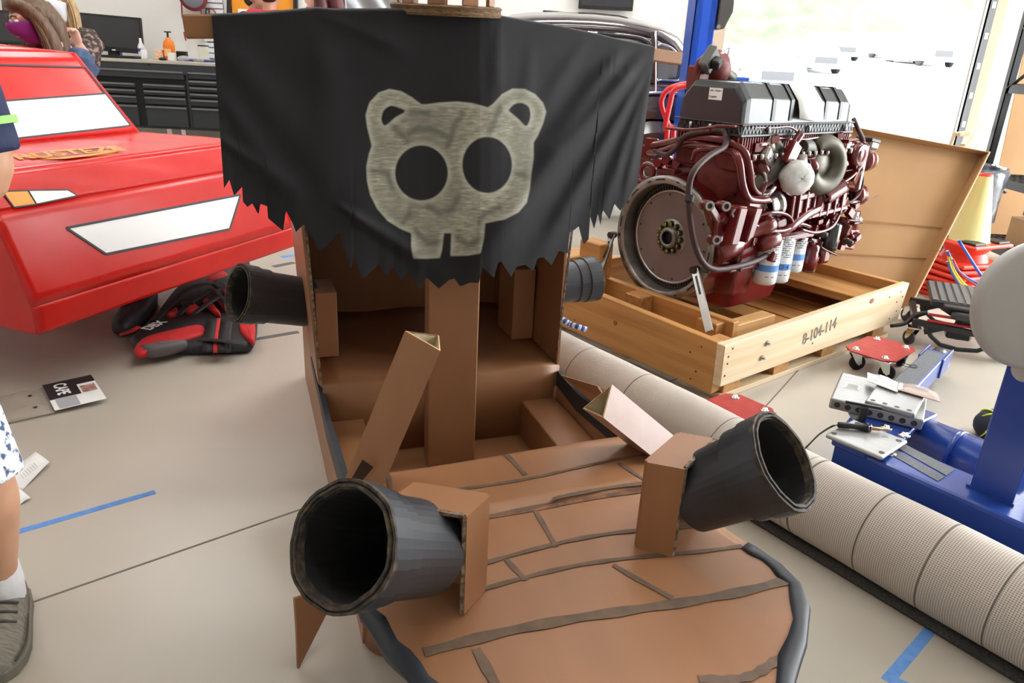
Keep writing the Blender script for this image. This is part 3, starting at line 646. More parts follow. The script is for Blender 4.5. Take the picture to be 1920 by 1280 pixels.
# --- rocker cover
def ring_cov(p, q0, q1, z0, z1, ch): return [(p, q0, z0), (p, q0+.004, z1-ch), (p, q0+ch*.9, z1), (p, q1-ch*.9, z1), (p, q1-.004, z1-ch), (p, q1, z0)]
cov_m = mat('cover_black', rgb(40, 42, 44), .3, bump=.03, bsc=120)
q0, q1 = .26, .585
b = MB(); b.loft([ring_cov(.235, q0+.008, q1-.008, 1.035, 1.172, .055), ring_cov(.255, q0+.003, q1-.003, 1.035, 1.192, .06), ring_cov(.28, q0, q1, 1.035, 1.197, .06), ring_cov(1.03, q0, q1, 1.035, 1.18, .06), ring_cov(1.07, q0+.01, q1-.01, 1.035, 1.165, .055), ring_cov(1.085, q0+.03, q1-.03, 1.035, 1.12, .05)], True, False)
cov = ep('rocker_cover', b, cov_m, bevel=.006, seg=2)
for x in (.43, .56, .83, .95):
    w = .022; b = MB(); b.loft([ring_cov(x, q0-.003, q1+.003, 1.05, 1.2-(x-.3)*.0195, .06), ring_cov(x+w, q0-.003, q1+.003, 1.05, 1.2-(x-.3)*.0195, .06)], True, False); ep('cover_rib', b, black_plastic, cov)
# lattice skirt and flange below the cover
b = MB()
for y in (q0-.008,):
    k = 0; x = .24
    while x < 1.08:
        b.bar((x, y, 1.0), (x+.012, y, 1.035), .006, .003, (0, 1, 0)); b.bar((x+.012, y, 1.035), (x+.024, y, 1.0), .006, .003, (0, 1, 0)); x += .024
y = q0
while y < q1-.02:
    b.bar((.228, y, 1.0), (.228, y+.012, 1.035), .006, .003, (1, 0, 0)); b.bar((.228, y+.012, 1.035), (.228, y+.024, 1.0), .006, .003, (1, 0, 0)); y += .024
tag(ep('cover_lattice', b, black_metal, cov), kind='stuff')
ep('cover_flange', MB().span((.226, q0-.012, .99), (1.09, q1+.012, 1.002)), black_metal, cov, bevel=.003)
ep('cover_flange', MB().span((.226, q0-.012, 1.034), (1.09, q1+.012, 1.042)), black_metal, cov, bevel=.003)
ep('cover_core', MB().span((.245, q0+.006, .99), (1.07, q1-.006, 1.04)), black_plastic, cov)
for pp in ((.222, .50, 1.0), (.222, .40, 1.0), (.40, q0-.018, 1.0), (.7, q0-.018, 1.0), (1.0, q0-.018, 1.0)): ep('cover_bolt', MB().cyl(pp, (pp[0], pp[1], pp[2]+.03), .007, 8), steel, cov)
b = MB(); b.span((.243, q0+.004, .92), (1.08, q1-.004, .99)); ep('rocker_housing', b, rd2, bevel=.004)
b = MB(); x = .25
while x < 1.08: b.span((x, q0-.006, .925), (x+.006, q0+.006, .988)); x += .017
y = q0+.005
while y < q1: b.span((.235, y, .925), (.245, y+.006, .988)); y += .017
tag(ep('housing_fins', b, rd2), kind='stuff')
ep('valve_rail', MB().span((.30, q0-.03, .905), (1.10, q1, .925)), rd, bevel=.004)
# stickers and taped paper on the cover
lm = EX(1342, 176, .235); ep('label_sticker', MB().box((.2342, lm.y, lm.z), (.0015, .066, .046)), white_paper, cov)
text('label_text', 'EAR   MT6871', .0095, Matrix.Translation((.233, lm.y, lm.z+.012)) @ Matrix(((0, 0, -1, 0), (-1, 0, 0, 0), (0, 1, 0, 0), (0, 0, 0, 1))), print_ink, cov, off=EO)
text('label_text', 'C106897', .011, Matrix.Translation((.233, lm.y+.012, lm.z-.012)) @ Matrix(((0, 0, -1, 0), (-1, 0, 0, 0), (0, 1, 0, 0), (0, 0, 0, 1))), print_ink, cov, off=EO)
b = MB(); b.grid([[(.60, .36, 1.194), (.79, .36, 1.19)], [(.60, .314, 1.1945), (.79, .314, 1.191)], [(.60, .256, 1.13), (.79, .256, 1.127)], [(.602, .243, 1.09), (.792, .243, 1.085)], [(.60, .236, 1.06), (.795, .238, 1.045)]]); ep('taped_paper', b, white_paper, cov, solid=.001)
ep('tape_band', MB().hexa([(.36, .33, 1.1955), (.90, .335, 1.1845), (.90, .375, 1.1845), (.36, .37, 1.1955), (.36, .33, 1.1985), (.90, .335, 1.1875), (.90, .375, 1.1875), (.36, .37, 1.1985)]), blue_tape, cov)
# --- tubes on the flywheel end and exhaust side (paths read off along the right face)
def path(pts): return [EY(x, y, q) for x, y, q in pts]
tb = lambda n, pts, r, m, nn=10: ep(n, MB().tube(path(pts), r, nn, 5), m)
tb('coolant_pipe', [(1222, 272, .75), (1250, 268, .66), (1290, 258, .52), (1330, 258, .4), (1368, 266, .30), (1396, 286, .25), (1406, 320, .24), (1410, 348, .24), (1422, 362, .24), (1440, 360, .24), (1450, 350, .25)], .017, rd)
tb('coolant_pipe', [(1213, 285, .78), (1240, 284, .68), (1290, 268, .52), (1340, 278, .36), (1374, 284, .28), (1386, 305, .24), (1392, 345, .23), (1402, 370, .22), (1420, 375, .22), (1442, 374, .23)], .017, rd)
tb('coolant_pipe', [(1298, 300, .40), (1305, 283, .38), (1325, 280, .36), (1350, 283, .33), (1366, 290, .3)], .009, rd)
tb('coolant_pipe', [(1228, 282, .72), (1250, 290, .62), (1270, 275, .55), (1285, 255, .5), (1320, 247, .42), (1355, 245, .34), (1362, 262, .31)], .0115, hose_m)
for px, py, q in ((1222, 272, .75), (1213, 285, .78)): c = EY(px, py, q); ep('pipe_flange', MB().box(c, (.02, .06, .06), (0, 0, .3)), rd, bevel=.004)
tb('oil_hose', [(1362, 256, .31), (1358, 275, .29), (1330, 292, .28), (1303, 318, .27), (1292, 350, .27), (1293, 400, .26), (1302, 455, .25), (1318, 492, .24), (1342, 505, .23), (1380, 500, .22), (1415, 490, .22), (1438, 478, .22)], .0125, hose_m, 10)
for px, py in ((1325, 505), (1293, 372), (1432, 484), (1385, 502)): c = EY(px, py, .25); ep('hose_clip', MB().box(c, (.022, .03, .03), (0, .4, .3)), black_plastic, bevel=.003)
tb('brake_line', [(1248, 240, .55), (1290, 243, .45), (1340, 238, .33), (1380, 237, .27)], .006, rd, 8)
tb('brake_line', [(1330, 250, .36), (1336, 237, .34), (1370, 236, .28), (1440, 240, .25), (1480, 238, .25), (1497, 250, .25), (1502, 265, .25)], .005, rd, 8)
tb('transfer_pipe', [(1445, 258, .26), (1500, 262, .25), (1540, 258, .25), (1590, 263, .26), (1608, 262, .28)], .007, rd, 8)
tb('drain_pipe', [(1502, 250, .22), (1492, 265, .22), (1482, 280, .22), (1470, 300, .22), (1462, 318, .22), (1446, 330, .23), (1432, 345, .23), (1424, 362, .24)], .018, rd, 10)
tb('turbo_line', [(1505, 355, .22), (1560, 350, .22), (1592, 335, .22), (1610, 318, .24), (1624, 300, .26)], .007, rd, 8)
b = EY(1484, 288, .2); ep('pipe_bracket', MB().box(b, (.07, .03, .1), (0, .5, 0)), rd, bevel=.006)
# bundled wiring: thin loops
random.seed(3)
b = MB()
for k in range(26):
    x = random.uniform(1395, 1600); y = random.uniform(255, 470); pts = [(x, y, .24)]
    for j in range(4):
        x += random.uniform(-22, 32); y += random.uniform(-16, 18); pts.append((x, y, .235+random.uniform(-.02, .04)))
    b.tube(path(pts), random.choice((.003, .004, .005)), 6, 4)
tag(ep('wiring_harness', b, mat('harness', rgb(84, 26, 26), .45)), kind='stuff')
# exhaust / EGR side
for k in range(6):
    x = .40+k*.125; ep('exhaust_port', MB().tube([(x, .33, .875), (x, .26, .87), (x+.02, .24, .84)], .03, 12, 4), rd)
    ep('port_clamp', MB().span((x-.045, .245, .895), (x+.045, .285, .915)), rd, bevel=.004)
b = MB()
for k in range(16): c = .30+k*.05; b.cyl((c, .222, .903), (c, .222, .925), .009, 8)
tag(ep('head_bolts', b, steel), kind='stuff')
for k in range(3): p = EY(1437+k*60, 246, .27); ep('bracket_plate', MB().box(p, (.05, .012, .045)), rd, bevel=.004)
m1 = EY(1420, 300, .27); m2 = EY(1450, 262, .27)
ep('egr_valve', MB().cyl(EY(1452, 300, .26), EY(1432, 258, .27), .028, 14), alu); ep('egr_valve', MB().cyl(EY(1468, 290, .25), EY(1450, 262, .27), .022, 14), alu)
ep('egr_cap', MB().cyl(EY(1470, 300, .23), EY(1460, 283, .24), .018, 12), black_plastic)
ep('actuator_box', MB().box(EY(1434, 296, .25), (.11, .06, .06), (0, .6, .2)), steel, bevel=.008)
ep('exhaust_elbow', MB().tube(path([(1405, 348, .28), (1430, 330, .26), (1452, 312, .25), (1466, 290, .25)]), [.045, .05, .046, .03], 14, 5), dark_iron)
ep('band_clamp', MB().torus(frame(EY(1420, 330, .27), EY(1452, 318, .25)-EY(1405, 345, .28)), .05, .008, 24, 8), steel)
# turbocharger
tc_ = EY(1538, 308, .24); TM = frame(tc_, (-.25, -1, .05))
b = MB(); rings = []
for i in range(27):
    a = -2.2+i/26*4.9; Rr = .095; r = .035+.022*i/26
    cx_ = V((Rr*math.cos(-a), Rr*math.sin(-a), 0)); e = cx_.normalized()
    rings.append([TM @ (cx_+e*r*math.cos(2*PI*j/12)+V((0, 0, 1))*r*1.1*math.sin(2*PI*j/12)) for j in range(12)])
turbo = ep('turbocharger', b.loft(rings, True, True), mat('turbo_iron', rgb(92, 88, 76), .5, .45, col2=rgb(72, 68, 58), sc=9, bump=.12, bsc=60))
ep('turbo_body', MB().lathe([(.001, .014), (.045, .014), (.058, .004), (.075, -.02), (.075, -.06)], TM, 28, True), alu, turbo)
ep('turbo_outlet', MB().tube(path([(1528, 288, .27), (1514, 276, .26), (1500, 276, .25)]), .035, 14, 4), dark_iron, turbo)
ep('turbo_mount', MB().cyl(EY(1498, 292, .22), EY(1500, 318, .2), .034, 8), alu, turbo)
wc = EY(1493, 333, .16); WM = frame(wc, (-.35, -.9, .05)); b = MB()
rr = [(.001, .045), (.035, .048), (.058, .04), (.07, .022), (.073, .0), (.07, -.02), (.062, -.03)]
b.loft([[WM @ V((r*(1+.06*math.sin(5*t*2*PI/28+i)+.03*math.sin(11*t+i*2))*math.cos(2*PI*t/28), r*(1+.06*math.sin(3*t+i))*math.sin(2*PI*t/28), h+.004*math.sin(7*t+i*3))) for t in range(28)] for i, (r, h) in enumerate(rr)], True, True)
ep('plastic_cap', b, mat('plastic_wrap', rgb(214, 214, 210), .35, col2=rgb(188, 188, 184), sc=20, bump=.5, bsc=30), turbo, label='white plastic wrapped cap')
# right flank: ribbed box, blocks and fittings
def blk(n, px, py, q, d, R=None, m=rd, bv=.008): return ep(n, MB().box(EY(px, py, q), d, R), m, bevel=bv, seg=2)
ic = EY(1520, 375, .27); oc = blk('oil_cooler', 1520, 378, .27, (.46, .1, .13), (0, -.06, 0))
for k in range(7): ep('cooler_rib', MB().box(ic+V((-.19+k*.062, -.052, -.005)), (.016, .02, .13), (0, -.06, 0)), rd, oc, bevel=.004)
ep('cooler_step', MB().box(ic+V((0, -.045, .045)), (.4, .03, .03), (0, -.06, 0)), rd, oc, bevel=.006)
ep('cooler_step', MB().box(ic+V((.02, -.045, -.055)), (.44, .03, .025), (0, -.06, 0)), rd, oc, bevel=.006)
ep('intake_tube', MB().tube(path([(1455, 440, .24), (1480, 425, .22), (1510, 402, .22), (1530, 390, .22), (1537, 370, .22), (1534, 350, .24)]), .024, 12, 5), rd)
# mount bracket with bosses (left end, right of the flywheel)
mbk = MB(); pts = [EY(x, y, .23) for x, y in ((1322, 378), (1345, 382), (1372, 384), (1410, 386), (1398, 420), (1380, 448), (1350, 455))]
ep('mount_bracket', MB().slab([p+V((0, .03, 0)) for p in pts], .03), rd, bevel=.004)
arm_ = [EY(x, y, .2) for x, y in ((1370, 385), (1384, 386), (1366, 455), (1352, 455))]
ep('bracket_rib', MB().slab(arm_, .05), rd, bevel=.005)
arm_ = [EY(x, y, .2) for x, y in ((1400, 385), (1412, 386), (1394, 440), (1380, 452))]
ep('bracket_rib', MB().slab(arm_, .05), rd, bevel=.005)
for a, c in (((1330, 385), (1346, 412)), ((1362, 388), (1346, 412)), ((1346, 412), (1345, 450))): ep('bracket_rib', MB().bar(EY(*a, .21), EY(*c, .21), .02, .03), rd, bevel=.004)
for px, py, q in ((1331, 386, .2), (1362, 387, .18), (1380, 400, .17), (1376, 431, .17), (1344, 450, .2)):
    c = EY(px, py, q); bo = ep('boss', MB().lathe([(.012, -.0), (.02, .0), (.022, -.05)], frame(c, (-.5, -1, .1)), 16, True), rd); ep('boss_face', MB().lathe([(.0105, .001), (.019, .001)], frame(c, (-.5, -1, .1)), 16, False), steel, bo); ep('boss_hole', MB().lathe([(.001, -.004), (.011, -.004), (.011, .001)], frame(c, (-.5, -1, .1)), 14, False), black_plastic, bo)
ep('starter_motor', MB().lathe([(.001, 0), (.045, 0), (.055, .012), (.056, .12), (.05, .13), (.05, .2), (.03, .21), (.001, .21)], frame(EY(1338, 475, .3), (.95, -.1, .3)), 22, True), rd)
ep('starter_solenoid', MB().lathe([(.001, 0), (.03, 0), (.034, .03), (.034, .1), (.038, .105), (.038, .15), (.028, .17), (.001, .17)], frame(EY(1395, 437, .24), (.95, -.15, .18)), 18, True), rd)
ep('pump_body', MB().lathe([(.001, 0), (.04, 0), (.045, .02), (.045, .09), (.03, .11), (.001, .11)], frame(EY(1420, 455, .25), (.9, -.3, .2)), 18, True), rd)
ep('bellows', MB().lathe([(.05, 0), (.055, .01), (.05, .02), (.055, .03), (.05, .04), (.055, .05), (.06, .055), (.06, .075), (.05, .08)], frame(EY(1432, 388, .27), (1, -.1, .12)), 24, True), steel)
blk('lower_rail', 1400, 497, .27, (.3, .05, .025), None); blk('lower_bracket', 1445, 480, .22, (.06, .06, .05), (0, .3, 0))
for px, py, d in ((1480, 405, .05), (1500, 412, .04), (1560, 400, .06), (1545, 420, .05), (1578, 380, .06), (1580, 350, .05), (1597, 330, .07), (1440, 405, .05), (1420, 412, .04), (1465, 345, .05), (1600, 295, .08), (1585, 430, .06), (1525, 430, .05)):
    blk('fitting', px, py, .26, (d, d*.8, d*.9), (.2*random.random(), random.random(), .3), rd, .006)
ep('corrugated_hose', MB().lathe([(.03+.004*(k % 2), .012*k) for k in range(12)], frame(EY(1545, 372, .2), (.9, -.1, .35)), 16, True), rd)
# right (front) end
for px, py, q, r, d in ((1606, 290, .24, .05, (0, -1, 0)), (1598, 412, .3, .05, (.4, -1, 0)), (1618, 300, .4, .06, (1, 0, 0)), (1605, 365, .4, .055, (1, -.3, 0))):
    ep('pulley', MB().lathe([(.001, .03), (r*.6, .03), (r*.7, .022), (r, .03), (r, -.02), (r*.5, -.03)], frame(EY(px, py, q), d), 24, True), rd)
ep('front_plate', MB().box(EY(1602, 312, .33), (.05, .1, .24)), rd, bevel=.015)
ep('sensor_head', MB().box(EY(1628, 270, .42), (.09, .08, .05), (0, .15, 0)), alu, bevel=.01); ep('sensor_head', MB().box(EY(1628, 262, .42), (.1, .09, .02), (0, .15, 0)), black_plastic, bevel=.004)
ep('outlet_flange', MB().lathe([(.02, 0), (.05, 0), (.05, -.015), (.035, -.02), (.035, -.12)], frame(EY(1632, 300, .42), (1, -.2, 0)), 20, True), alu)
ep('front_bracket', MB().box(EY(1588, 445, .36), (.12, .06, .12), (0, .2, 0)), rd, bevel=.01)
tb('front_hose', [(1600, 222, .36), (1608, 240, .33), (1618, 262, .34), (1614, 280, .34)], .011, hose_m); tb('front_wire', [(1612, 310, .3), (1618, 335, .3), (1610, 365, .3), (1585, 385, .28)], .006, hose_m)
random.seed(21)
small = {rd: MB(), steel: MB(), dark_iron: MB()}
for k in range(150):
    px, py = random.uniform(1405, 1612), random.uniform(250, 468)
    if (px-1538)**2+(py-308)**2 < 3600 or (px-1493)**2+(py-333)**2 < 1800: continue
    c = EY(px, py, random.uniform(.235, .3)); m_ = random.choices((rd, steel, dark_iron), (8, 1, 1))[0]; r_ = random.uniform(.008, .02); d_ = random.choice((V((0, -1, 0)), V((1, -.3, .1)), V((.2, -.6, .7)), V((-.6, -.7, 0))))
    if k % 3: small[m_].lathe([(.001, .02), (r_*.6, .02), (r_*.7, .008), (r_, .006), (r_, -.03)], frame(c, d_), 10, True)
    else: small[m_].box(c, (r_*2.6, .03, r_*1.8), (0, random.uniform(-.6, .6), random.uniform(-.3, .3)))
for m_, b in small.items(): tag(ep('small_fittings', b, m_), kind='stuff')
for pts in ([(1420, 405, .22), (1450, 398, .2), (1478, 404, .2), (1490, 425, .22)], [(1500, 430, .21), (1530, 436, .2), (1560, 425, .2), (1575, 400, .22)], [(1560, 330, .2), (1580, 345, .2), (1600, 350, .24)], [(1410, 420, .22), (1440, 432, .2), (1470, 432, .2), (1500, 420, .22), (1520, 425, .22)]): tb('fuel_line', pts, .0075, rd, 8)
# filters
filt_m = mat('filter_white', rgb(220, 222, 222), .4); 
for px, py, q in ((1446, 448, .24), (1470, 448, .26), (1494, 442, .30)):
    top = EY(px, py, q); c = V((top.x, top.y, 0)); zb = {1446: .345, 1470: .33, 1494: .345}[px]
    fo = ep('oil_filter', MB().lathe([(.001, 0), (.04, 0), (.05, .008), (.052, .03), (.052, top.z-zb), (.03, top.z-zb+.01), (.001, top.z-zb+.01)], Matrix.Translation((c.x, c.y, zb)), 28, True), filt_m)
    ep('tape_ring', MB().lathe([(.0526, zb+.065), (.0526, zb+.095)], Matrix.Translation((c.x, c.y, 0)), 28, True), blue_tape, fo)
    b = MB(); vd = V((-.6, -.8, 0)); tx = V((.8, -.6, 0))
    for k in range(11):
        for a in (np.linspace(-.5, .5, 7)):
            r = .0524; p0 = V((c.x, c.y, 0))+(vd*math.cos(a)+tx*math.sin(a))*r; p1 = V((c.x, c.y, 0))+(vd*math.cos(a+.12)+tx*math.sin(a+.12))*r
            z = zb+.215-k*.01 if k < 10 else zb+.04
            if (k*7+int(a*10)) % 5: b.add([(p0.x, p0.y, z), (p1.x, p1.y, z), (p1.x, p1.y, z+.004), (p0.x, p0.y, z+.004)], [(0, 1, 2, 3)])
    tag(ep('label_print', b, print_ink, fo, recalc=False), kind='stuff')
    if px == 1470:
        pp = V((c.x, c.y, zb+.08))+vd*.0535
        text('tape_writing', 'O 4', .03, Matrix.Translation(pp) @ Matrix(((.8, 0, -.6, 0), (-.6, 0, -.8, 0), (0, 1, 0, 0), (0, 0, 0, 1))), print_ink, fo, off=EO)
ep('filter_head', MB().box(EY(1475, 440, .29), (.32, .1, .04)), rd, bevel=.01)
t = EY(1562, 420, .27); ep('coolant_filter', MB().lathe([(.001, -.13), (.035, -.13), (.042, -.12), (.044, 0), (.03, .01), (.001, .01)], Matrix.Translation(t), 24, True), mat('filter_black', rgb(46, 48, 44), .15, coat=.6))
t = EY(1522, 460, .3); ep('fuel_filter', MB().lathe([(.001, -.12), (.035, -.12), (.04, -.11), (.04, 0), (.03, .01)], Matrix.Translation(t), 20, True), rd); t = EY(1518, 490, .3); ep('filter_bowl', MB().lathe([(.001, -.05), (.03, -.05), (.035, -.04), (.036, 0), (.001, 0)], Matrix.Translation(t), 20, True), steel)
# oil pan
def rp(x0, x1, y0, y1, z, r=.05):
    o_ = []
    for cx_, cy_, a0 in ((x1-r, y1-r, 0), (x0+r, y1-r, PI/2), (x0+r, y0+r, PI), (x1-r, y0+r, 1.5*PI)):
        for k in range(5): a = a0+k*PI/8; o_.append((cx_+r*math.cos(a), cy_+r*math.sin(a), z))
    return o_
ep('oil_pan', MB().loft([rp(.44, 1.2, .33, .79, .37), rp(.44, 1.2, .33, .79, .345), rp(.47, .92, .36, .76, .33), rp(.50, .90, .38, .74, .20, .06), rp(.54, .86, .42, .70, .172, .06)], True, True), pan_m)
# struts from the housing down to the crate floor
for a, c, lab in ((EX(1303, 505, .185), EX(1330, 622, .05), 0), (EX(1148, 440, .185), EX(1112, 545, .05), 1)):
    so = ep('strut', MB().bar(a, c, .012, .034, (0, 1, 0)), steel, bevel=.002); ep('strut_bolt', MB().cyl(a+V((-.02, 0, 0)), a+V((.02, 0, 0)), .016, 6), nail_m, so); ep('strut_slot', MB().bar(a+(c-a)*.12, a+(c-a)*.42, .0135, .01, (0, 1, 0)), black_plastic, so)
# lifting eye, crossover housing at the back
e = EX(1214, 322, .36); ep('lifting_eye', MB().torus(frame(e, (-1, -.2, 0)), .035, .013, 24, 8), rd); ep('eye_base', MB().box(e+V((0, 0, -.05)), (.06, .1, .03)), rd, bevel=.008)
ep('oil_fill_plate', MB().box(EX(1255, 322, .36), (.06, .12, .03)), rd2, bevel=.008)
for px, py in ((1255, 300), (1275, 305), (1300, 288), (1240, 305)): c = EX(px, py, .35); ep('housing_boss', MB().cyl(c, c+V((-.03, 0, 0)), .022, 12), rd)
qb = .62
hb = EY(1338, 128, qb); eg = ep('crossover_housing', MB().lathe([(.001, .07), (.05, .06), (.075, .02), (.08, -.08)], frame(hb, (-.3, -.6, .6)), 24, True), rd2)
ep('control_module', MB().box(EY(1330, 112, qb-.05), (.075, .04, .10), (.2, .6, .3)), mat('module_grey', rgb(92, 92, 88), .5), eg, bevel=.006)
ep('module_plug', MB().box(EY(1343, 118, qb-.08), (.05, .04, .04), (.2, -.5, .3)), black_plastic, eg, bevel=.006)
ep('housing_elbow', MB().tube([EY(x, y, qb) for x, y in ((1352, 128), (1362, 140), (1372, 147))], .03, 12, 3), dark_iron, eg); ep('rod', MB().tube([EY(x, y, qb-.03) for x, y in ((1345, 107), (1367, 91), (1362, 110), (1357, 132))], .006, 8, 3), steel, eg)
ep('crossover_hose', MB().tube([EY(x, y, qb-.02) for x, y in ((1322, 108), (1311, 115), (1308, 128), (1309, 142))], .012, 10, 4), rd2, eg); ep('housing_foot', MB().box(EY(1308, 146, qb), (.07, .07, .1)), rd2, eg, bevel=.006)
ep('riser_pipe', MB().cyl((hb.x, hb.y, .9), (hb.x, hb.y, hb.z-.02), .05, 18), rd2)
# ================================================================== red cardboard car
A0 = G(70, 627, .27); B0 = G(548, 462, .27)
RC = Fr((A0.x, A0.y, 0), (B0.x-A0.x, B0.y-A0.y)); CL = (B0-A0).length
redp = mat('gloss_red', rgb(200, 16, 12), .27, col2=rgb(206, 24, 17), sc=6, bump=.1, bsc=22, spec=.45)
car_m2 = mat('car_white', rgb(240, 240, 240), .35, bump=.06, bsc=30, coat=.2); car_blk = mat('car_line', rgb(46, 50, 58), .5)
car_org = mat('car_orange', rgb(232, 160, 64), .35, bump=.2, bsc=25)
rcar = thing('cardboard_car', 'big glossy red cardboard car with white windscreen and white grille panel', 'costume', RC.W(0, 0, 0), RC.rz)
def rp_(n, mb, m, p=None, **k): return obj(n, mb, m, rcar if p is None else p, **k)
prof = [(0, .27), (0, .37), (.10, .685), (.17, .79), (.62, .82), (.84, 1.165)]       # (back, up) from the lip to the roof edge
T2 = .012; NW = 40
def strip(i, w0, w1, w0b, w1b, m=redp, name='panel', wob=.003):
    (a, z0), (c, z1) = prof[i], prof[i+1]; P = []
    for k in range(9):
        t = k/8; l = w0+(w0b-w0)*t; r_ = w1+(w1b-w1)*t
        P.append([(l+(r_-l)*j/NW, a+(c-a)*t, z0+(z1-z0)*t+wob*math.sin(j*.55+k*.5+i)*math.sin(k*PI/8)) for j in range(NW+1)])
    return rp_(name, MB().grid(P), m, solid=T2)
CW2 = CL+.02
strip(0, 0, CW2, 0, CW2, name='lip'); bump_o = strip(1, 0, CW2, -.01, CW2-.03, name='bumper'); nose = strip(2, -.01, CW2-.03, -.0, CW2-.06, name='nose'); hood = strip(3, -.0, CW2-.08, .0, 1.15, name='hood')
ws = strip(4, -.0, 1.15, .02, 1.05, name='windscreen_frame', wob=.001)
rp_('roof', MB().grid([[(.02+1.03*j/12, .84, 1.165) for j in range(13)], [(.0+1.0*j/12, 1.25, 1.185) for j in range(13)], [(.1+.8*j/12, 1.9, 1.15) for j in range(13)]]), redp, solid=T2)
for x, xs in ((0, (0, 0, -.01, 0, .0, .02)), (1, (CW2, CW2, CW2-.03, CW2-.07, 1.15, 1.05))):
    pts = [(xs[i], prof[i][0], prof[i][1]) for i in range(6)]
    bk = [(pts[5][0], 1.9, 1.15), (pts[4][0], 2.2, .8), (pts[0][0], 2.2, .27)]
    rp_('side_panel', MB().slab(pts+bk, T2), redp)
b = MB()
for x in (.45, 1.0):
    b.span((x-.03, 1.0, 0), (x+.03, 1.07, .5)); b.span((x-.03, 1.8, 0), (x+.03, 1.87, .5)); b.span((x-.03, 1.0, .45), (x+.03, 1.87, .5))
rp_('support_frame', b, black_metal)
def on(i, pts, lift, m, name, par):       # flat painted shape laid on panel i; pts are pixel points
    (a, z0), (c, z1) = prof[i], prof[i+1]; n = V((0, -(z1-z0), c-a)).normalized(); o = V((0, a, z0))
    nw = RC.a*n.x+RC.b*n.y+V((0, 0, n.z)); ow = RC.W(0, a, z0)
    q = [RC.loc(hit(x, y, nw, ow))+n*(T2/2+lift) for x, y in pts]
    return rp_(name, MB().slab(q, .001), m, par)
def outline(i, pts, w, lift, par, closed=True, name='painted_line'):
    (a, z0), (c, z1) = prof[i], prof[i+1]; n = V((0, -(z1-z0), c-a)).normalized(); nw = RC.a*n.x+RC.b*n.y+V((0, 0, n.z)); ow = RC.W(0, a, z0)
    q = [RC.loc(hit(x, y, nw, ow))+n*(T2/2+lift) for x, y in pts]
    if closed: q.append(q[0])
    b = MB()
    for u_, v_ in zip(q, q[1:]): b.bar(u_, v_, w, .002, n)
    rp_(name, b, car_blk, par)
# windscreen: plain white glass panel with red sun strip above
wsp = [(22, 262), (243, 237), (196, 177), (-60, 196), (-60, 270)]
on(4, wsp, .002, car_m2, 'windscreen', ws); outline(4, wsp, .007, .003, ws)
outline(4, [(-60, 122), (158, 128), (196, 177)], .008, .003, ws, False)
# plain white grille panel on the bumper, headlight on the nose
gr = [(122, 428), (448, 366), (428, 430), (196, 477)]
on(1, gr, .002, car_m2, 'grille_panel', bump_o); outline(1, gr, .009, .003, bump_o)
hl = [(50, 359), (125, 358), (143, 369), (66, 385)]; ho = [(2, 361), (50, 359), (66, 385), (24, 391)]
on(2, hl, .002, car_m2, 'headlight', nose); on(2, ho, .002, car_org, 'indicator', nose); outline(2, ho, .005, .003, nose); outline(2, hl, .005, .003, nose)
# faded lettering and oval on the hood
ochre = mat('hood_ochre', rgb(214, 142, 44), .4); maroon = mat('hood_maroon', rgb(150, 42, 40), .4)
c1 = RC.Z(140, 289, .804); n3 = V((0, -.03, .45)).normalized(); M = Matrix.Translation((c1.x, c1.y, .806+T2/2))
ux = (RC.Z(235, 280, .804)-RC.Z(50, 297, .804)); 
fr = Matrix.Translation((c1.x, c1.y, 0)) @ Matrix.Rotation(math.atan2(ux.y, ux.x), 4, 'Z')
hz = lambda p: .79+(p[1]-.17)/.45*.03+T2/2
def flat(n, ptsl, m, lift):
    q = [fr @ V((x, y, 0)) for x, y in ptsl]; return rp_(n, MB().slab([V((p.x, p.y, hz(p)+lift)) for p in q], .0008), m, hood)
hw = ux.length/2
flat('hood_oval', [(hw*.86*math.cos(k*PI/14), .085*math.sin(k*PI/14)) for k in range(28)], ochre, .003); flat('hood_oval', [(hw*.8*math.cos(k*PI/14), .07*math.sin(k*PI/14)) for k in range(28)], maroon, .004)
flat('hood_swoosh', [(-hw*.9, -.075), (hw*.1, -.055), (hw*.8, -.02), (hw*.8, -.045), (hw*.1, -.085), (-hw*.5, -.10)], ochre, .005)
Mt = Matrix.Translation((0, 0, 0)); tt = text('hood_lettering', 'RUSTEZE', .13, fr @ Matrix.Translation((-.02, .005, hz(c1)+.0055)) @ Matrix.Rotation(math.atan(.03/.45)*1.0, 4, 'X'), ochre, hood, sx=.85, shear=.3, bold=.004)
# ================================================================== life vests
vr = mat('vest_red', rgb(206, 38, 40), .7, col2=rgb(186, 30, 34), sc=14, bump=.25, bsc=28); vb = mat('vest_black', rgb(34, 34, 37), .6, col2=rgb(44, 44, 48), sc=12, bump=.25, bsc=30); strap_m = mat('strap_black', rgb(25, 25, 26), .7, bump=.2, bsc=250); vg = mat('vest_grey', rgb(96, 92, 94), .7)
def pillow(outl, z0, h, m, name, par, off, inset=.03):   # stuffed panel: outline in ground coordinates
    cx_ = sum((V(p) for p in outl), V((0, 0)))/len(outl); pts = [V((p[0], p[1])) for p in outl]
    pts = [(q.x, q.y) for q in smooth_path([(p.x, p.y, 0) for p in pts]+[(pts[0].x, pts[0].y, 0)], 3)][:-1]
    rings = []
    for k, (s, z) in enumerate(((.86, 0), (.96, .12), (1.0, .4), (.985, .7), (.92, .92), (.7, 1.02), (.4, 1.05), (.1, 1.06))):
        rings.append([(cx_.x+(x-cx_.x)*s, cx_.y+(y-cx_.y)*s, z0+h*z*(1+.05*math.sin(i*1.1+k*.7))) for i, (x, y) in enumerate(pts)])
    return obj(name, MB().loft(rings, True, True), m, par, off=off)
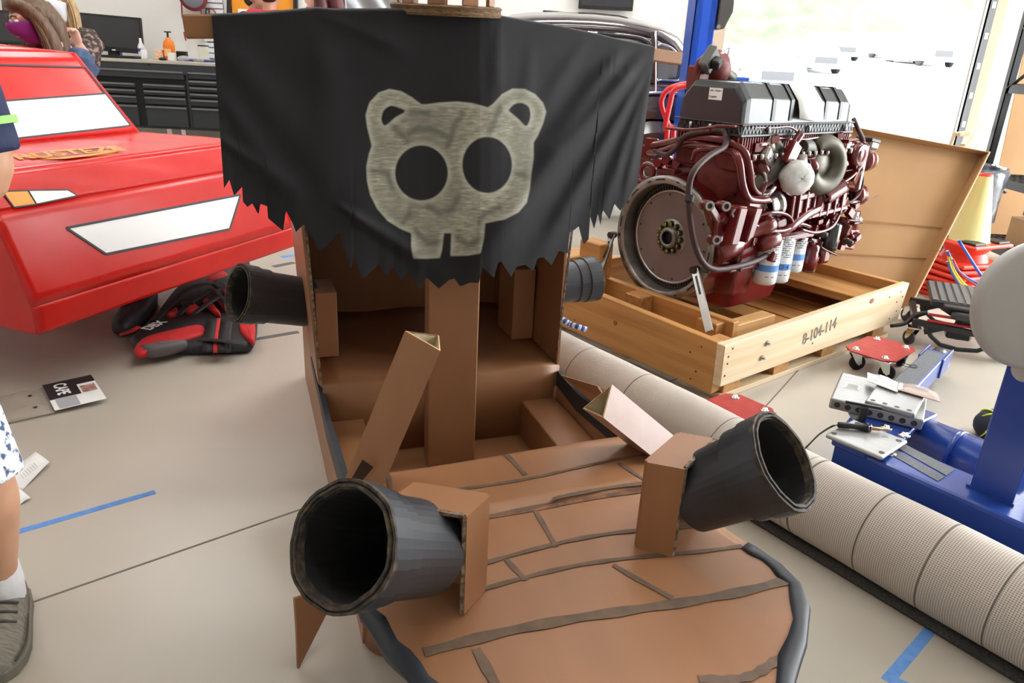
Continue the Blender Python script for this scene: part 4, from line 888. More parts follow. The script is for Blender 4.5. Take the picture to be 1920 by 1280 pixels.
def gp(pts, z=0): return [(G(x, y, z).x, G(x, y, z).y) for x, y in pts]
def ribbon(pts, w, z0, m, name, par, off):               # strap: pixel points at given heights
    q = [G(x, y, z) for x, y, z in pts]; q = smooth_path(q, 4); rows = []
    for i, p in enumerate(q):
        d = (q[min(i+1, len(q)-1)]-q[max(i-1, 0)]).normalized(); n = V((-d.y, d.x, 0)).normalized()*w/2; rows.append([p-n, p+n])
    return obj(name, MB().grid(rows), m, par, off=off, solid=.003)
o1 = G(360, 650); v1 = thing('life_vest', 'red and black life vest lying flat in front of the car', 'life vest', o1)
pillow(gp([(245, 650), (300, 605), (390, 600), (476, 600), (478, 655), (455, 665), (380, 668), (300, 668), (262, 670)]), 0, .055, vb, 'front_panel', v1, o1)
pillow(gp([(250, 660), (262, 642), (300, 628), (365, 613), (384, 616), (382, 630), (350, 640), (300, 655), (262, 668)], .05), .035, .032, vr, 'red_panel', v1, o1)
pillow(gp([(449, 612), (458, 607), (478, 610), (477, 640), (470, 642), (452, 626)], .05), .035, .032, vr, 'red_panel', v1, o1)
pillow(gp([(262, 656), (288, 652), (352, 645), (330, 655), (280, 664)], .05), .03, .045, vg, 'lining', v1, o1)
for x0, x1 in ((390, 394), (418, 420)): ribbon([(x1+4, 598, .072), (x1, 625, .076), (x0, 640, .074), (x0-1, 660, .05)], .04, 0, strap_m, 'strap', v1, o1)
for x0, x1 in ((405, 405), (429, 428)): ribbon([(x0+4, 597, .071), (x1, 625, .074), (x1, 640, .072), (x1, 661, .048)], .022, 0, vr if x0 == 405 else vb, 'strap', v1, o1)
ribbon([(372, 637, .078), (410, 638, .082), (452, 645, .078)], .03, 0, strap_m, 'strap', v1, o1)
c = G(290, 614, .072); text('vest_lettering', 'DBX', .07, Matrix.Translation((c.x, c.y, .083)) @ Matrix.Rotation(1.35, 4, 'Z') @ Matrix.Rotation(.0, 4, 'X'), white_paper, v1, off=o1, sx=.8, bold=.002)
o2 = G(400, 580); v2 = thing('life_vest', 'red and black strapped life vest half under the car', 'life vest', o2)
pillow(gp([(300, 600), (330, 560), (385, 520), (430, 510), (468, 500), (470, 560), (440, 592), (380, 600)]), 0, .07, vb, 'front_panel', v2, o2)
for pts in ([(385, 527), (400, 509), (415, 508), (428, 517), (400, 527)], [(416, 545), (440, 541), (440, 558), (434, 562)], [(396, 550), (404, 545), (428, 568), (430, 578), (420, 578)], [(380, 565), (388, 560), (405, 578), (414, 590), (402, 586)], [(340, 576), (352, 566), (374, 578), (356, 588)], [(312, 590), (330, 578), (334, 586), (318, 592)], [(428, 520), (466, 498), (468, 505), (432, 522)]):
    pillow(gp(pts, .07), .055, .025, vr, 'red_panel', v2, o2)
ribbon([(285, 605, .07), (320, 570, .1), (355, 540, .11), (395, 532, .1), (412, 540, .09)], .035, 0, strap_m, 'strap', v2, o2)
ribbon([(360, 590, .09), (385, 572, .11), (410, 556, .1)], .03, 0, strap_m, 'strap', v2, o2); ribbon([(335, 590, .08), (350, 572, .1), (375, 556, .105), (392, 545, .1)], .03, 0, strap_m, 'strap', v2, o2)
ribbon([(395, 540, .1), (415, 560, .1), (435, 575, .095)], .035, 0, strap_m, 'strap', v2, o2)
ob = obj('buckle', MB().box(G(352, 568, .115)+V((0, 0, 0)), (.05, .03, .015), (0, 0, .6)), black_plastic, v2, off=o2, bevel=.003)
o3 = G(255, 610); v3 = thing('life_vest', 'black padded vest with thin red piping at the car edge', 'life vest', o3)
pillow(gp([(212, 630), (225, 608), (255, 570), (285, 555), (298, 565), (290, 590), (270, 615), (235, 636)]), 0, .085, vb, 'front_panel', v3, o3)
ribbon([(224, 628, .06), (245, 621, .07), (261, 612, .08)], .03, 0, vr, 'piping', v3, o3)
# ================================================================== things on the floor, left
def sheet_on(name, px, label, cat, m, z=.0006, th=.0004):
    q = [G(x, y, z) for x, y in px]; b = MB().slab(q, th); return single(name, b, m, label, cat)
single('tape_strip', floor_strip(G(40, 995), G(291, 922), .024, .0006, .5, 0), blue_tape, 'long blue masking tape strip on the open floor at left', 'tape')
q1, q2, q3 = G(1752, 1172), G(1667, 1272), G(1760, 1310)
b = floor_strip(q1, q2, .026, .0006, .12, .012); b2 = floor_strip(q2, q3, .026, .0007, 0, .2); b.add(b2.v, b2.f); single('tape_strip', b, blue_tape, 'blue masking tape corner on the floor below the carpet roll', 'tape')
gray_tape = mat('grey_tape', rgb(96, 94, 96), .6)
single('tape_strip', floor_strip(G(478, 636), G(560, 622), .035, .0006), gray_tape, 'dark grey tape strip beside the flat life vest', 'tape')
single('tape_strip', floor_strip(G(528, 482), G(556, 478), .05, .0006), blue_tape, 'short blue tape strip between car and ship', 'tape')
single('tape_strip', floor_strip(G(512, 500), G(552, 492), .05, .0006), gray_tape, 'short grey tape strip between car and ship', 'tape')
paper_m = mat('receipt_paper', rgb(240, 240, 238), .8)
def curled(px, hs):
    q = [G(x, y, .001) for x, y in px]; rows = []
    for i in range(9):
        t = i/8; a = q[0].lerp(q[3], t); c = q[1].lerp(q[2], t); h = hs[0]*(1-t)**2+hs[1]*t**2+.004*math.sin(t*PI)
        rows.append([a+V((0, 0, h)), a.lerp(c, .5)+V((0, 0, h+.002)), c+V((0, 0, h))])
    return MB().grid(rows)
rcp = single('receipt', curled([(-10, 905), (40, 905+16), (94, 872), (68, 853)], (.0, .012)), paper_m, 'crumpled white receipt on the floor nearest the tape strip', 'paper', solid=.0006)
b = MB(); q = [G(x, y, .016) for x, y in ((30, 892), (68, 860), (80, 872), (40, 905))]
for k in range(7):
    a = q[0].lerp(q[1], .15+.11*k); c = q[3].lerp(q[2], .15+.11*k); dd = (q[1]-q[0]).normalized()*.0025
    b.add([a.lerp(c, .15)-rcp.location, a.lerp(c, .8)-rcp.location, a.lerp(c, .8)+dd-rcp.location, a.lerp(c, .15)+dd-rcp.location], [(0, 1, 2, 3)])
tag(obj('receipt_print', b, mat('faint_print', rgb(190, 190, 192), .8), rcp, recalc=False), kind='stuff')
single('receipt', curled([(-30, 960), (36, 947), (58, 937), (30, 914)], (.0, .008)), paper_m, 'smaller white paper corner showing beside the bare leg', 'paper', solid=.0006)
# cape package
q = [G(x, y, .004) for x, y in ((0, 770), (80, 728), (104, 775), (0, 803))]
pk = thing('costume_package', 'clear plastic bag with black and white CAPE header card', 'package', G(70, 770))
po = G(70, 770); ax = (G(104, 775)-G(80, 728)); al = ax.length; u1 = ax.normalized(); u2 = V((u1.y, -u1.x, 0)); u2 = -u2 if u2.x > 0 else u2     # u2 points left, along the bag
bag_m = mat('clear_bag', rgb(196, 186, 172), .12, alpha=.5, bump=.3, bsc=22)
o_ = G(80, 728, .003)
rows = [[o_+u2*(.5*i/12)+u1*(al*j/8)+V((0, 0, .004+.008*abs(math.sin(i*.9)*math.sin(j*.8)))) for j in range(9)] for i in range(13)]
obj('bag', MB().grid(rows), bag_m, pk, off=po, solid=.001)
hd1 = (G(120, 722)-o_); hd = [o_+V((0, 0, .012)), o_+u1*al+V((0, 0, .012)), o_+u1*al-u2*.165+V((0, 0, .016)), o_-u2*.165+V((0, 0, .016))]
card = obj('header_card', MB().slab(hd, .0015), white_paper, pk, off=po)
def cardp(n, a0, a1, d0, d1, m, lift=.0008):
    def P(a, d): return o_+u1*al*a-u2*.165*d+V((0, 0, .0125+.004*d+lift))
    return obj(n, MB().slab([P(a0, d0), P(a1, d0), P(a1, d1), P(a0, d1)], .0005), m, card, off=po)
cardp('black_print', 0, .62, 0, .62, mat('card_black', rgb(34, 26, 30), .5)); cardp('black_print', 0, .25, .62, 1, _M['card_black']); cardp('photo_print', .62, .98, .1, .5, mat('card_grey', rgb(170, 170, 176), .5)); cardp('photo_print', .35, .6, .66, .95, mat('card_photo', rgb(120, 70, 60), .5, col2=rgb(210, 170, 150), sc=60))
cm = o_+u1*al*.31-u2*.165*.3+V((0, 0, .0155)); Mx = Matrix(((-u2.x, -u1.x, 0, cm.x), (-u2.y, -u1.y, 0, cm.y), (0, 0, 1, cm.z), (0, 0, 0, 1)))
ct = u1
Mx = Matrix(((u1.x, -u2.x, 0, cm.x), (u1.y, -u2.y, 0, cm.y), (0, 0, 1, cm.z), (0, 0, 0, 1)))
text('header_lettering', 'CAPE', .058, Mx, white_paper, card, off=po, bold=.0015, sx=.8)
for k in range(10):
    cc = o_+u2*(.18+.02*k)+u1*al*.55; 
b = MB()
for k in range(9):
    for half in (0, 1):
        a = o_+u2*(.17+.016*k+.16*half)+u1*al*(.42); b.add([p-po for p in (a, a+u1*al*.42, a+u1*al*.42+u2*.008, a+u2*.008)], [(0, 1, 2, 3)])
for i in range(len(b.v)): b.v[i] = (b.v[i][0], b.v[i][1], .0165)
tag(obj('bag_print', b, print_ink, pk, recalc=False), kind='stuff')
for k, (dx, dy) in enumerate(((.05, .3), (.05, .75))): c = o_+u2*dx+u1*al*dy; obj('punch_hole', MB().lathe([(.001, 0), (.007, 0)], Matrix.Translation((c.x, c.y, .0165)), 12), black_plastic, pk, off=po)
# ================================================================== carpet roll
RR = .117; rd_ = V((.594, -.804, 0)).normalized(); rn = V((.804, .594, 0)).normalized()
ro = V((.813, 1.815, 0))+rn*RR*.5
roll = thing('carpet_roll', 'rolled beige woven carpet with dark stripes lying across the floor', 'carpet', ro, math.atan2(rd_.y, rd_.x))
cw = bpy.data.materials.new('carpet_weave'); cw.use_nodes = True; nt = cw.node_tree; bs = nt.nodes['Principled BSDF']; bs.inputs['Roughness'].default_value = .9
uv = nt.nodes.new('ShaderNodeUVMap'); uv.uv_map = 'UVMap'
sep = nt.nodes.new('ShaderNodeSeparateXYZ'); nt.links.new(uv.outputs[0], sep.inputs[0])
def mth(op, a, b_=None):
    m_ = nt.nodes.new('ShaderNodeMath'); m_.operation = op
    for i, v_ in enumerate((a, b_)):
        if v_ is None: continue
        if isinstance(v_, (int, float)): m_.inputs[i].default_value = v_
        else: nt.links.new(v_, m_.inputs[i])
    return m_.outputs[0]
su = mth('SINE', mth('MULTIPLY', sep.outputs[0], 2*PI/.0058)); sv = mth('SINE', mth('MULTIPLY', sep.outputs[1], 2*PI/.0052))
wv = mth('ADD', mth('MULTIPLY', mth('ADD', su, 1), .25), mth('MULTIPLY', mth('ADD', sv, 1), .25))
rp2 = nt.nodes.new('ShaderNodeValToRGB'); e = rp2.color_ramp.elements; e[0].position = .12; e[0].color = rgb(124, 113, 103); e[1].position = .5; e[1].color = rgb(204, 194, 184)
nt.links.new(wv, rp2.inputs[0])
# dark stripes across the roll (u is the length along the roll)
stripes = [(-1.62, .005), (-1.585, .004), (-1.33, .006), (-1.28, .004), (-.95, .004), (-.66, .004), (-.28, .004), (.005, .003), (.03, .007), (.225, .005), (.39, .0045), (.545, .0045), (.70, .0045)]
acc = None
for c_, w_ in stripes:
    s_ = mth('LESS_THAN', mth('ABSOLUTE', mth('SUBTRACT', sep.outputs[0], c_)), w_/2); acc = s_ if acc is None else mth('MAXIMUM', acc, s_)
mx = nt.nodes.new('ShaderNodeMix'); mx.data_type = 'RGBA'; nt.links.new(mth('MULTIPLY', acc, .85), mx.inputs[0]); nt.links.new(rp2.outputs[0], mx.inputs[6]); mx.inputs[7].default_value = rgb(84, 76, 70)
nt.links.new(mx.outputs[2], bs.inputs['Base Color'])
bp = nt.nodes.new('ShaderNodeBump'); bp.inputs['Strength'].default_value = .5; bp.inputs['Distance'].default_value = .0015; nt.links.new(wv, bp.inputs['Height']); nt.links.new(bp.outputs[0], bs.inputs['Normal'])
L0, L1 = -1.36, 1.5; NA = 48; me = bpy.data.meshes.new('roll_body'); vs = []; fs = []; uvs = []
NLg = 40
for i in range(NLg+1):
    x = L0+(L1-L0)*i/NLg
    for j in range(NA+1):
        a = -PI/2+2*PI*j/NA; r_ = RR*(1+.012*math.sin(2*a+i*.5)+.006*math.sin(i*1.1)); vs.append((x, r_*math.cos(a), RR+r_*math.sin(a)))
for i in range(NLg):
    for j in range(NA):
        k = i*(NA+1)+j; fs.append((k, k+1, k+NA+2, k+NA+1)); uvs += [(L0+(L1-L0)*(i+di)/NLg, (j+dj)/NA*2*PI*RR) for di, dj in ((0, 0), (0, 1), (1, 1), (1, 0))]
me.from_pydata(vs, [], fs); ul = me.uv_layers.new(name='UVMap'); ul.data.foreach_set('uv', [c for u_ in uvs for c in u_]); me.polygons.foreach_set('use_smooth', [True]*len(fs)); me.materials.append(cw)
rb = bpy.data.objects.new('roll_body', me); C.objects.link(rb); rb.parent = roll
felt = mat('carpet_back', rgb(48, 47, 46), .95, col2=rgb(78, 76, 72), sc=160, bump=.4, bsc=220)
sp = MB()
for x in (L0, L1):
    P = []
    for k in range(90):
        a = k/90*5*2*PI; r_ = RR*(.25+.74*k/90); P.append((x, r_*math.cos(a), RR+r_*math.sin(a)))
    sp.tube(P, .004, 5, 1)
obj('roll_spiral', sp, felt, roll)
obj('backing_or_shade', MB().grid([[(x, y, z) for y, z in ((.02, .006), (RR*.9, .006), (RR+.05, .008), (RR+.13, .012+.004*math.sin(x*9)))] for x in np.linspace(-1.36, .25, 14)]), felt, roll, solid=.01, label='dark strip painting the contact shadow of the roll')
obj('backing_or_shade', MB().grid([[(x, y, z) for y, z in ((.02, .006), (-RR*.4, .006), (-RR*.8, .007))] for x in np.linspace(-1.3, L1, 14)]), felt, roll, solid=.01, label='dark strip painting the contact shadow of the roll')  # left side: strip in the felt colour stands in for the contact shadow
# rope end by the ship
rope_w = mat('rope_white', rgb(214, 214, 216), .8); rope_b = mat('rope_blue', rgb(38, 88, 176), .8)
ro_ = G(1064, 606, .16); rp_t = thing('rope', 'blue and white braided rope end beside the carpet roll', 'rope', G(1075, 606, 0))
cpts = [G(1050, 596, .25), G(1060, 602, .25), G(1070, 608, .24), G(1085, 613, .24), G(1100, 618, .23)]
cs = smooth_path(cpts, 10)
for s in range(2):
    for k in range(0, len(cs)-3, 6):
        seg = cs[k+3*s:k+3*s+4]
        if len(seg) > 1: obj('rope_strand', MB().tube(seg, .012, 8, 1), (rope_w, rope_b)[s], rp_t, off=G(1075, 606, 0))
# ================================================================== blue equipment stand
blue = mat('machine_blue', rgb(34, 66, 150), .3, bump=.04, bsc=40, coat=.3); grip = mat('grip_tape', rgb(86, 88, 92), .95, col2=rgb(124, 126, 130), sc=420, bump=.3, bsc=500); disc_m = mat('head_grey', rgb(172, 168, 165), .5, bump=.03, bsc=40)
p0 = G(1590, 838, .2); p1 = G(1920, 985, .2); BS = Fr((p0.x, p0.y, 0), (p1.x-p0.x, p1.y-p0.y)); BO = V((p0.x, p0.y, 0))
stand = thing('machine_stand', 'blue steel machine stand with round grey head behind carpet roll', 'machine', BO, BS.rz)
def bp_(n, mb, m, p=None, **k): return obj(n, mb, m, stand if p is None else p, **k)
def BZ(x, y, z): return BS.Z(x, y, z)
c1 = BZ(1575, 822, .2); inner = BZ(1700, 800, .2); bw_ = inner.y
Lx = c1.x-.02
bw_ = .165; Lx = -.045
bp_('base_beam', MB().span((Lx, 0, .0), (1.6, bw_, .2)), blue, bevel=.012, seg=2)
cy0 = BZ(1700, 730, .2); bp_('base_tube', MB().cyl((-.08, .41, .122), (1.6, .41, .122), .078, 32), blue)
bp_('tube_collar', MB().cyl((.14, .41, .122), (.16, .41, .122), .0805, 32), blue)
end = bp_('end_plate', MB().prism([(-.05, -.006), (.06, -.006), (.08, .165), (.05, .33), (.05, .47), (-.17, .47), (-.15, .36)], .022, Matrix.Translation((0, 0, .186))), blue, bevel=.004)
for px, py in ((1662, 802), (1695, 816), (1683, 829)): c = BZ(px, py, .208); bp_('bolt', MB().lathe([(.001, .012), (.009, .012), (.012, .004), (.018, .004), (.018, 0)], Matrix.Translation((c.x, c.y, .208)), 14), chrome, end)
g1, g2 = BZ(1665, 832, .2), BZ(1790, 882, .2)
for px in (((1672, 834), (1686, 828), (1790, 880), (1775, 892)), ((1660, 846), (1672, 839), (1772, 894), (1758, 902))):
    q = [BZ(x, y, .2006) for x, y in px]; bp_('grip_strip', MB().slab([V((p.x, p.y, .2008)) for p in q], .001), grip)
q = [BZ(x, y, .2084) for x, y in ((1590, 775), (1612, 762), (1625, 772), (1600, 790))]; bp_('grip_strip', MB().slab([V((p.x, p.y, .209)) for p in q], .001), grip, end)
c = BZ(1672, 850, .202); bp_('cap_plug', MB().lathe([(.001, .004), (.012, .004), (.013, 0)], Matrix.Translation((c.x, c.y, .2)), 18), chrome)
# leg towards the back with its caster wheel
ta, tb_ = BZ(1628, 762, .14), BZ(1738, 660, .12); dirv = V((tb_.x-ta.x, tb_.y-ta.y, 0)).normalized(); sdv = V((-dirv.y, dirv.x, 0))
la = V((ta.x, ta.y, .1))-dirv*.1+sdv*-.04; lb = V((tb_.x, tb_.y, .1))-sdv*.04-dirv*.02
lg = bp_('leg', MB().bar(la, lb, .085, .09), blue, bevel=.008, seg=2)
bp_('grip_strip', MB().bar(la+dirv*.12+V((0, 0, .0455)), lb-dirv*.03+V((0, 0, .0455)), .07, .0015), grip, lg)
for s in (-1, 1): bp_('caster_plate', MB().bar(lb-dirv*.1+sdv*.046*s, lb+dirv*.08+sdv*.046*s+V((0, 0, .0)), .008, .085), blue, lg, bevel=.002)
wh = lb+dirv*.06; wl = bp_('caster_wheel', MB().lathe([(.02, -.028), (.055, -.028), (.068, -.018), (.07, 0), (.068, .018), (.055, .028), (.02, .028)], frame((wh.x, wh.y, .072), sdv), 32), mat('caster_rubber', rgb(52, 50, 50), .3), lg)
bp_('wheel_hub', MB().cyl((wh.x-sdv.x*.05, wh.y-sdv.y*.05, .075), (wh.x+sdv.x*.05, wh.y+sdv.y*.05, .075), .014, 14), steel, lg)
hr = BZ(1700, 685, .148); bp_('wire_ring', MB().torus(Matrix.Translation((hr.x, hr.y, .149)), .016, .0015, 20, 5), black_plastic, lg); bp_('wire_ring', MB().torus(Matrix.Translation((hr.x+.02, hr.y+.015, .149)), .016, .0015, 20, 5), black_plastic, lg)
# post and round head
pa, pb = BZ(1815, 913, .2), BZ(1893, 950, .2); pw = (pb-pa).length
bp_('post', MB().span((pa.x, pa.y+.004, .2), (pb.x, pa.y+.14, .78)), blue, bevel=.006, seg=2)
b = MB(); b.bar((pa.x, pa.y+.003, .203), (pb.x, pa.y+.003, .203), .008, .008); b.bar((pa.x-.002, pa.y, .203), (pa.x-.002, pa.y+.13, .203), .008, .008); b.bar((pb.x+.002, pa.y, .203), (pb.x+.002, pa.y+.13, .203), .008, .008); bp_('weld_bead', b, blue)
dw = PY(1951, 574, 1.70); dl = BS.loc(dw); nl = V((.05, -1, 0)); nl = V((nl.dot(BS.a), nl.dot(BS.b), 0)).normalized(); nl = (nl+V((0, 0, .12))).normalized()
DM = frame(dl, nl); DR = .157
hd_ = bp_('round_head', MB().lathe([(.001, .012), (DR*.7, .012), (DR*.93, .010), (DR*.985, .004), (DR, -.006), (DR, -.02), (DR*.985, -.026), (.05, -.026)], DM, 72), disc_m)
bk_ = DM @ V((0, 0, -.026)); bp_('head_hub', MB().cyl(bk_, (DM @ V((0, 0, -.12))), .075, 32), disc_m, hd_)
bp_('head_hub', MB().cyl((dl.x, dl.y+.02, dl.z-.17), (dl.x+.02, dl.y+.1, dl.z-.17), .03, 20), disc_m, hd_)
bp_('head_arm', MB().span((pa.x+.01, pa.y+.0, .56), (pb.x+.03, pa.y+.1, .76)), blue, bevel=.006)
# ------------------------------------------------------------------ machined plates lying on the stand
plm = mat('ground_steel', rgb(150, 150, 149), .42, .5, col2=rgb(160, 160, 158), sc=3, stretch=(1, 30, 1)); hole_m = mat('hole_dark', rgb(58, 46, 40), .6)
def corner_box(px, z0, z1): return [G(x, y, z1) for x, y in px], [V((G(x, y, z1).x, G(x, y, z1).y, z0)) for x, y in px]
def plate(label, px, z0, z1, rad=.0):
    t_, _ = corner_box(px, z0, z1); a, b_, c_, d_ = t_; u1 = (b_-a); u2 = (d_-a); u2 = u2-u1.normalized()*u2.dot(u1.normalized()); o_ = a
    th = thing('steel_plate', label, 'plate', (a+u1/2+u2/2).xy.to_3d()+V((0, 0, z0)), math.atan2(u1.y, u1.x))
    lx, ly = u1.length, u2.length
    sgn = 1 if u1.x*u2.y-u1.y*u2.x > 0 else -1
    return th, lx, ly, sgn
ph, lx, ly, sg = plate('thick ground steel block with row of holes on blue stand', [(1557, 745), (1733, 787), (1745, 748), (1558, 692)], .209, .248)
ob_ = obj('block', MB().box((0, 0, .019), (lx, ly, .038)), plm, ph, bevel=.006, seg=2)
for k in range(8): obj('hole', MB().lathe([(.001, 0), (.0095, 0)], frame((-lx/2+.025+(lx-.05)*k/7, -sg*ly/2-sg*.0006, .019), (0, -sg, 0)), 16), hole_m, ob_)
obj('label_sticker', MB().box((-lx*.32, sg*ly*.05, .0385), (.05, .05, .0008)), white_paper, ob_); 
b = MB()
for k in range(6): b.box((-lx*.32, sg*ly*.05-.018+.007*k, .0392), (.038-.004*(k % 3), .002, .0004))
tag(obj('label_print', b, print_ink, ob_), kind='stuff')
ph2, lx2, ly2, sg2 = plate('thin grey steel plate stacked on the drilled block', [(1622, 750), (1716, 776), (1728, 742), (1622, 700)], .249, .266)
ob_ = obj('plate_body', MB().box((0, 0, .0085), (lx2, ly2, .017)), plm, ph2, bevel=.005, seg=2)
for k in range(4): obj('hole', MB().lathe([(.001, 0), (.008, 0)], Matrix.Translation((-lx2/2+.02+(lx2-.04)*k/3, -sg2*(ly2/2-.017), .0174)), 16), hole_m, ob_)
ph3, lx3, ly3, sg3 = plate('grey steel plate under the soldering iron on blue beam', [(1548, 813), (1654, 857), (1681, 816), (1582, 778)], .210, .224)
ob_ = obj('plate_body', MB().box((0, 0, .007), (lx3, ly3, .014)), plm, ph3, bevel=.006, seg=2)
for x, y in ((-.42, -.36), (-.42, .1), (-.36, .38), (.42, -.34), (.4, .34)): obj('hole', MB().lathe([(.001, 0), (.0085, 0)], Matrix.Translation((x*lx3, y*ly3*sg3, .0145)), 16), hole_m, ob_)
# T handle standing behind the plate
th = thing('t_handle', 'black T-handle standing between the steel plates', 'tool', G(1614, 792, .210))
zt = .29; pt = G(1614, 788, .236); obj('stem', MB().span((-.012, -.006, 0), (.012, .006, .055)), black_metal, th, bevel=.002)
obj('crossbar', MB().bar(V((-.05, .028, .058)), V((.05, -.01, .058)), .009, .009), black_metal, th, bevel=.002)
# soldering iron
a_, c_ = G(1571, 796, .235), G(1668, 806, .235); si = thing('soldering_iron', 'black handled soldering iron lying on the grey plate', 'tool', V((a_.x, a_.y, .2245)), math.atan2(c_.y-a_.y, c_.x-a_.x)); Ls = (c_-a_).length; MX = frame((0, 0, .0105), (1, 0, 0))
obj('handle', MB().lathe([(.001, 0), (.009, .001), (.01, Ls*.1), (.0085, Ls*.3), (.0095, Ls*.52), (.015, Ls*.54), (.016, Ls*.57), (.012, Ls*.58), (.001, Ls*.58)], MX, 18), black_plastic, si)
obj('ferrule', MB().lathe([(.007, Ls*.58), (.0075, Ls*.62), (.012, Ls*.625), (.012, Ls*.635), (.006, Ls*.64)], MX, 16), chrome, si); obj('barrel', MB().lathe([(.006, Ls*.63), (.006, Ls*.82), (.004, Ls*.83), (.004, Ls*.92), (.001, Ls)], MX, 14), mat('brass', rgb(190, 150, 96), .35, .9), si)
inv = Matrix.Translation(-V((a_.x, a_.y, .2245))); rz_ = Matrix.Rotation(-math.atan2(c_.y-a_.y, c_.x-a_.x), 4, 'Z')
obj('cord', MB().tube([rz_ @ inv @ p for p in (a_, G(1558, 800, .235), G(1535, 815, .13), G(1515, 835, .01), G(1500, 850, .006))], .003, 6, 5), black_plastic, si)
# blister packs
clear = mat('clear_plastic', rgb(225, 226, 228), .08, alpha=.4)
def pack(name, label, px, z, cm, prints):
    q = [G(x, y, z) for x, y in px]; o_ = sum(q, V((0, 0, 0)))/4; o_.z = z
    t = thing(name, label, 'package', o_)
    cdx = obj('backing_card', MB().slab([V((p.x, p.y, z+.003)) for p in q], .002), cm, t, off=o_)
    for a, c, w_, m_ in prints:
        pp = lambda u_, v_: q[0].lerp(q[1], u_).lerp(q[3].lerp(q[2], u_), v_)+V((0, 0, .0038))
        obj('card_print', MB().slab([pp(a, c), pp(a+w_[0], c), pp(a+w_[0], c+w_[1]), pp(a, c+w_[1])], .0005), m_, cdx, off=o_)
    ctr = o_; rows = []
    for i in range(9):
        for_ = []
        for j in range(9):
            u_, v_ = i/8, j/8; p = q[0].lerp(q[1], u_).lerp(q[3].lerp(q[2], u_), v_); h = .018*max(0, min(1, 4*min(u_-.08, v_-.1, .95-u_, .92-v_))); for_.append(V((p.x, p.y, z+.0045+h)))
        rows.append(for_)
    obj('blister', MB().grid(rows, False), clear, t, off=o_)
    return t
pk1 = [ (.1, .15, (.12, .3), mat('print_violet', rgb(110, 100, 140), .6)), (.3, .5, (.12, .2), mat('print_green', rgb(110, 170, 120), .6)), (.42, .1, (.2, .25), mat('print_blue', rgb(90, 150, 210), .6)), (.66, .2, (.14, .2), mat('print_orange', rgb(216, 130, 90), .6)), (.4, .7, (.05, .2), print_ink), (.2, .75, (.6, .06), print_ink)]
pack('blister_pack', 'white printed card pack lying on the thin steel plate', [(1626, 700), (1688, 720), (1682, 737), (1626, 716)], .268, white_paper, pk1)
pack('blister_pack', 'clear blister pack with brown card hanging past steel block', [(1684, 718), (1758, 738), (1763, 756), (1680, 732)], .268, mat('pack_brown', rgb(166, 120, 96), .6, col2=rgb(190, 150, 128), sc=30), [(.55, .2, (.35, .06), white_paper), (.55, .4, (.35, .06), white_paper), (.55, .6, (.35, .06), white_paper)])
# ================================================================== wheel dollies
dred = mat('dolly_red', rgb(160, 38, 36), .5, col2=rgb(176, 52, 48), sc=20, bump=.1, bsc=60)
def caster(par, x, y, zt, r, w, off=(0, 0, 0), ang=.6, wm=None):
    d = V((math.cos(ang), math.sin(ang), 0)); s_ = V((-d.y, d.x, 0)); c_ = V((x, y, r))+d*.02
    f = obj('caster_fork', MB().span((x-.03, y-.03, zt-.006), (x+.03, y+.03, zt)), chrome, par)
    k = MB()
    for q in (-1, 1): k.slab([V((x, y, zt-.006))+s_*q*(w/2+.004)-d*.025, V((x, y, zt-.006))+s_*q*(w/2+.004)+d*.025, c_+s_*q*(w/2+.004)+d*.012, c_+s_*q*(w/2+.004)-d*.012], .003)
    k.cyl(c_-s_*(w/2+.008), c_+s_*(w/2+.008), .006, 10); obj('fork_arm', k, chrome, f)
    obj('caster_wheel', MB().lathe([(.008, -w/2), (r*.8, -w/2), (r, -w*.3), (r, w*.3), (r*.8, w/2), (.008, w/2)], frame(c_, s_), 26), wm or rubber, f); return f
def dolly(label, ctr, ang):
    t = thing('wheel_dolly', label, 'dolly', ctr, ang)
    b = MB(); b.prism([(-.15, -.07), (-.11, -.11), (.11, -.11), (.15, -.07), (.15, .07), (.11, .11), (-.11, .11), (-.15, .07)], .006, Matrix.Translation((0, 0, .092))); obj('top_plate', b, dred, t)
    for x, y in ((-.11, -.065), (.11, -.065), (.11, .065), (-.11, .065)): caster(t, x, y, .092, .034, .026, ang=x*9+y*4); obj('bolt', MB().lathe([(.001, .012), (.008, .012), (.01, .004), (.016, .003), (.016, 0)], Matrix.Translation((x, y, .098)), 12), chrome, t)
    return t
d1 = G(1652, 664, .095); dolly('red wheel dolly half under the pale pallet end', (d1.x+.03, d1.y+.07, 0), .75)
d2 = G(1400, 778, .095); dolly('red wheel dolly behind the right ship cannon', (d2.x-.05, d2.y+.02, 0), .68)
# ================================================================== black lift table on casters
lf0, lf1 = G(1747, 562, .24), G(1826, 574, .24); LA = Fr((lf0.x, lf0.y, 0), (lf1.x-lf0.x, lf1.y-lf0.y)); lt = thing('lift_table', 'black scissor lift table with red bars on steel casters', 'lift', LA.o, LA.rz)
def lp(n, mb, m, **k): return obj(n, mb, m, lt, **k)
TW, TD, TOPz = .34, .42, .24
top_ = lp('platform', MB().span((0, 0, TOPz-.03), (TW, TD, TOPz)), black_metal, bevel=.006)
rib_m = mat('ribbed_rubber', rgb(92, 92, 94), .55)
for k in range(9): obj('platform_rib', MB().span((.006+k*.036, .01, TOPz), (.03+k*.036, TD-.02, TOPz+.003)), rib_m, top_)
lp('side_tray', MB().span((.05, -.06, TOPz-.02), (TW, -.006, TOPz-.005)), black_metal, bevel=.004)
lp('handle_grip', MB().lathe([(.001, 0), (.02, .004), (.024, .03), (.024, .19), (.02, .215), (.001, .22)], frame((.09, -.045, TOPz-.045), (1, -.05, 0)), 18), mat('grip_grey', rgb(62, 62, 64), .35))
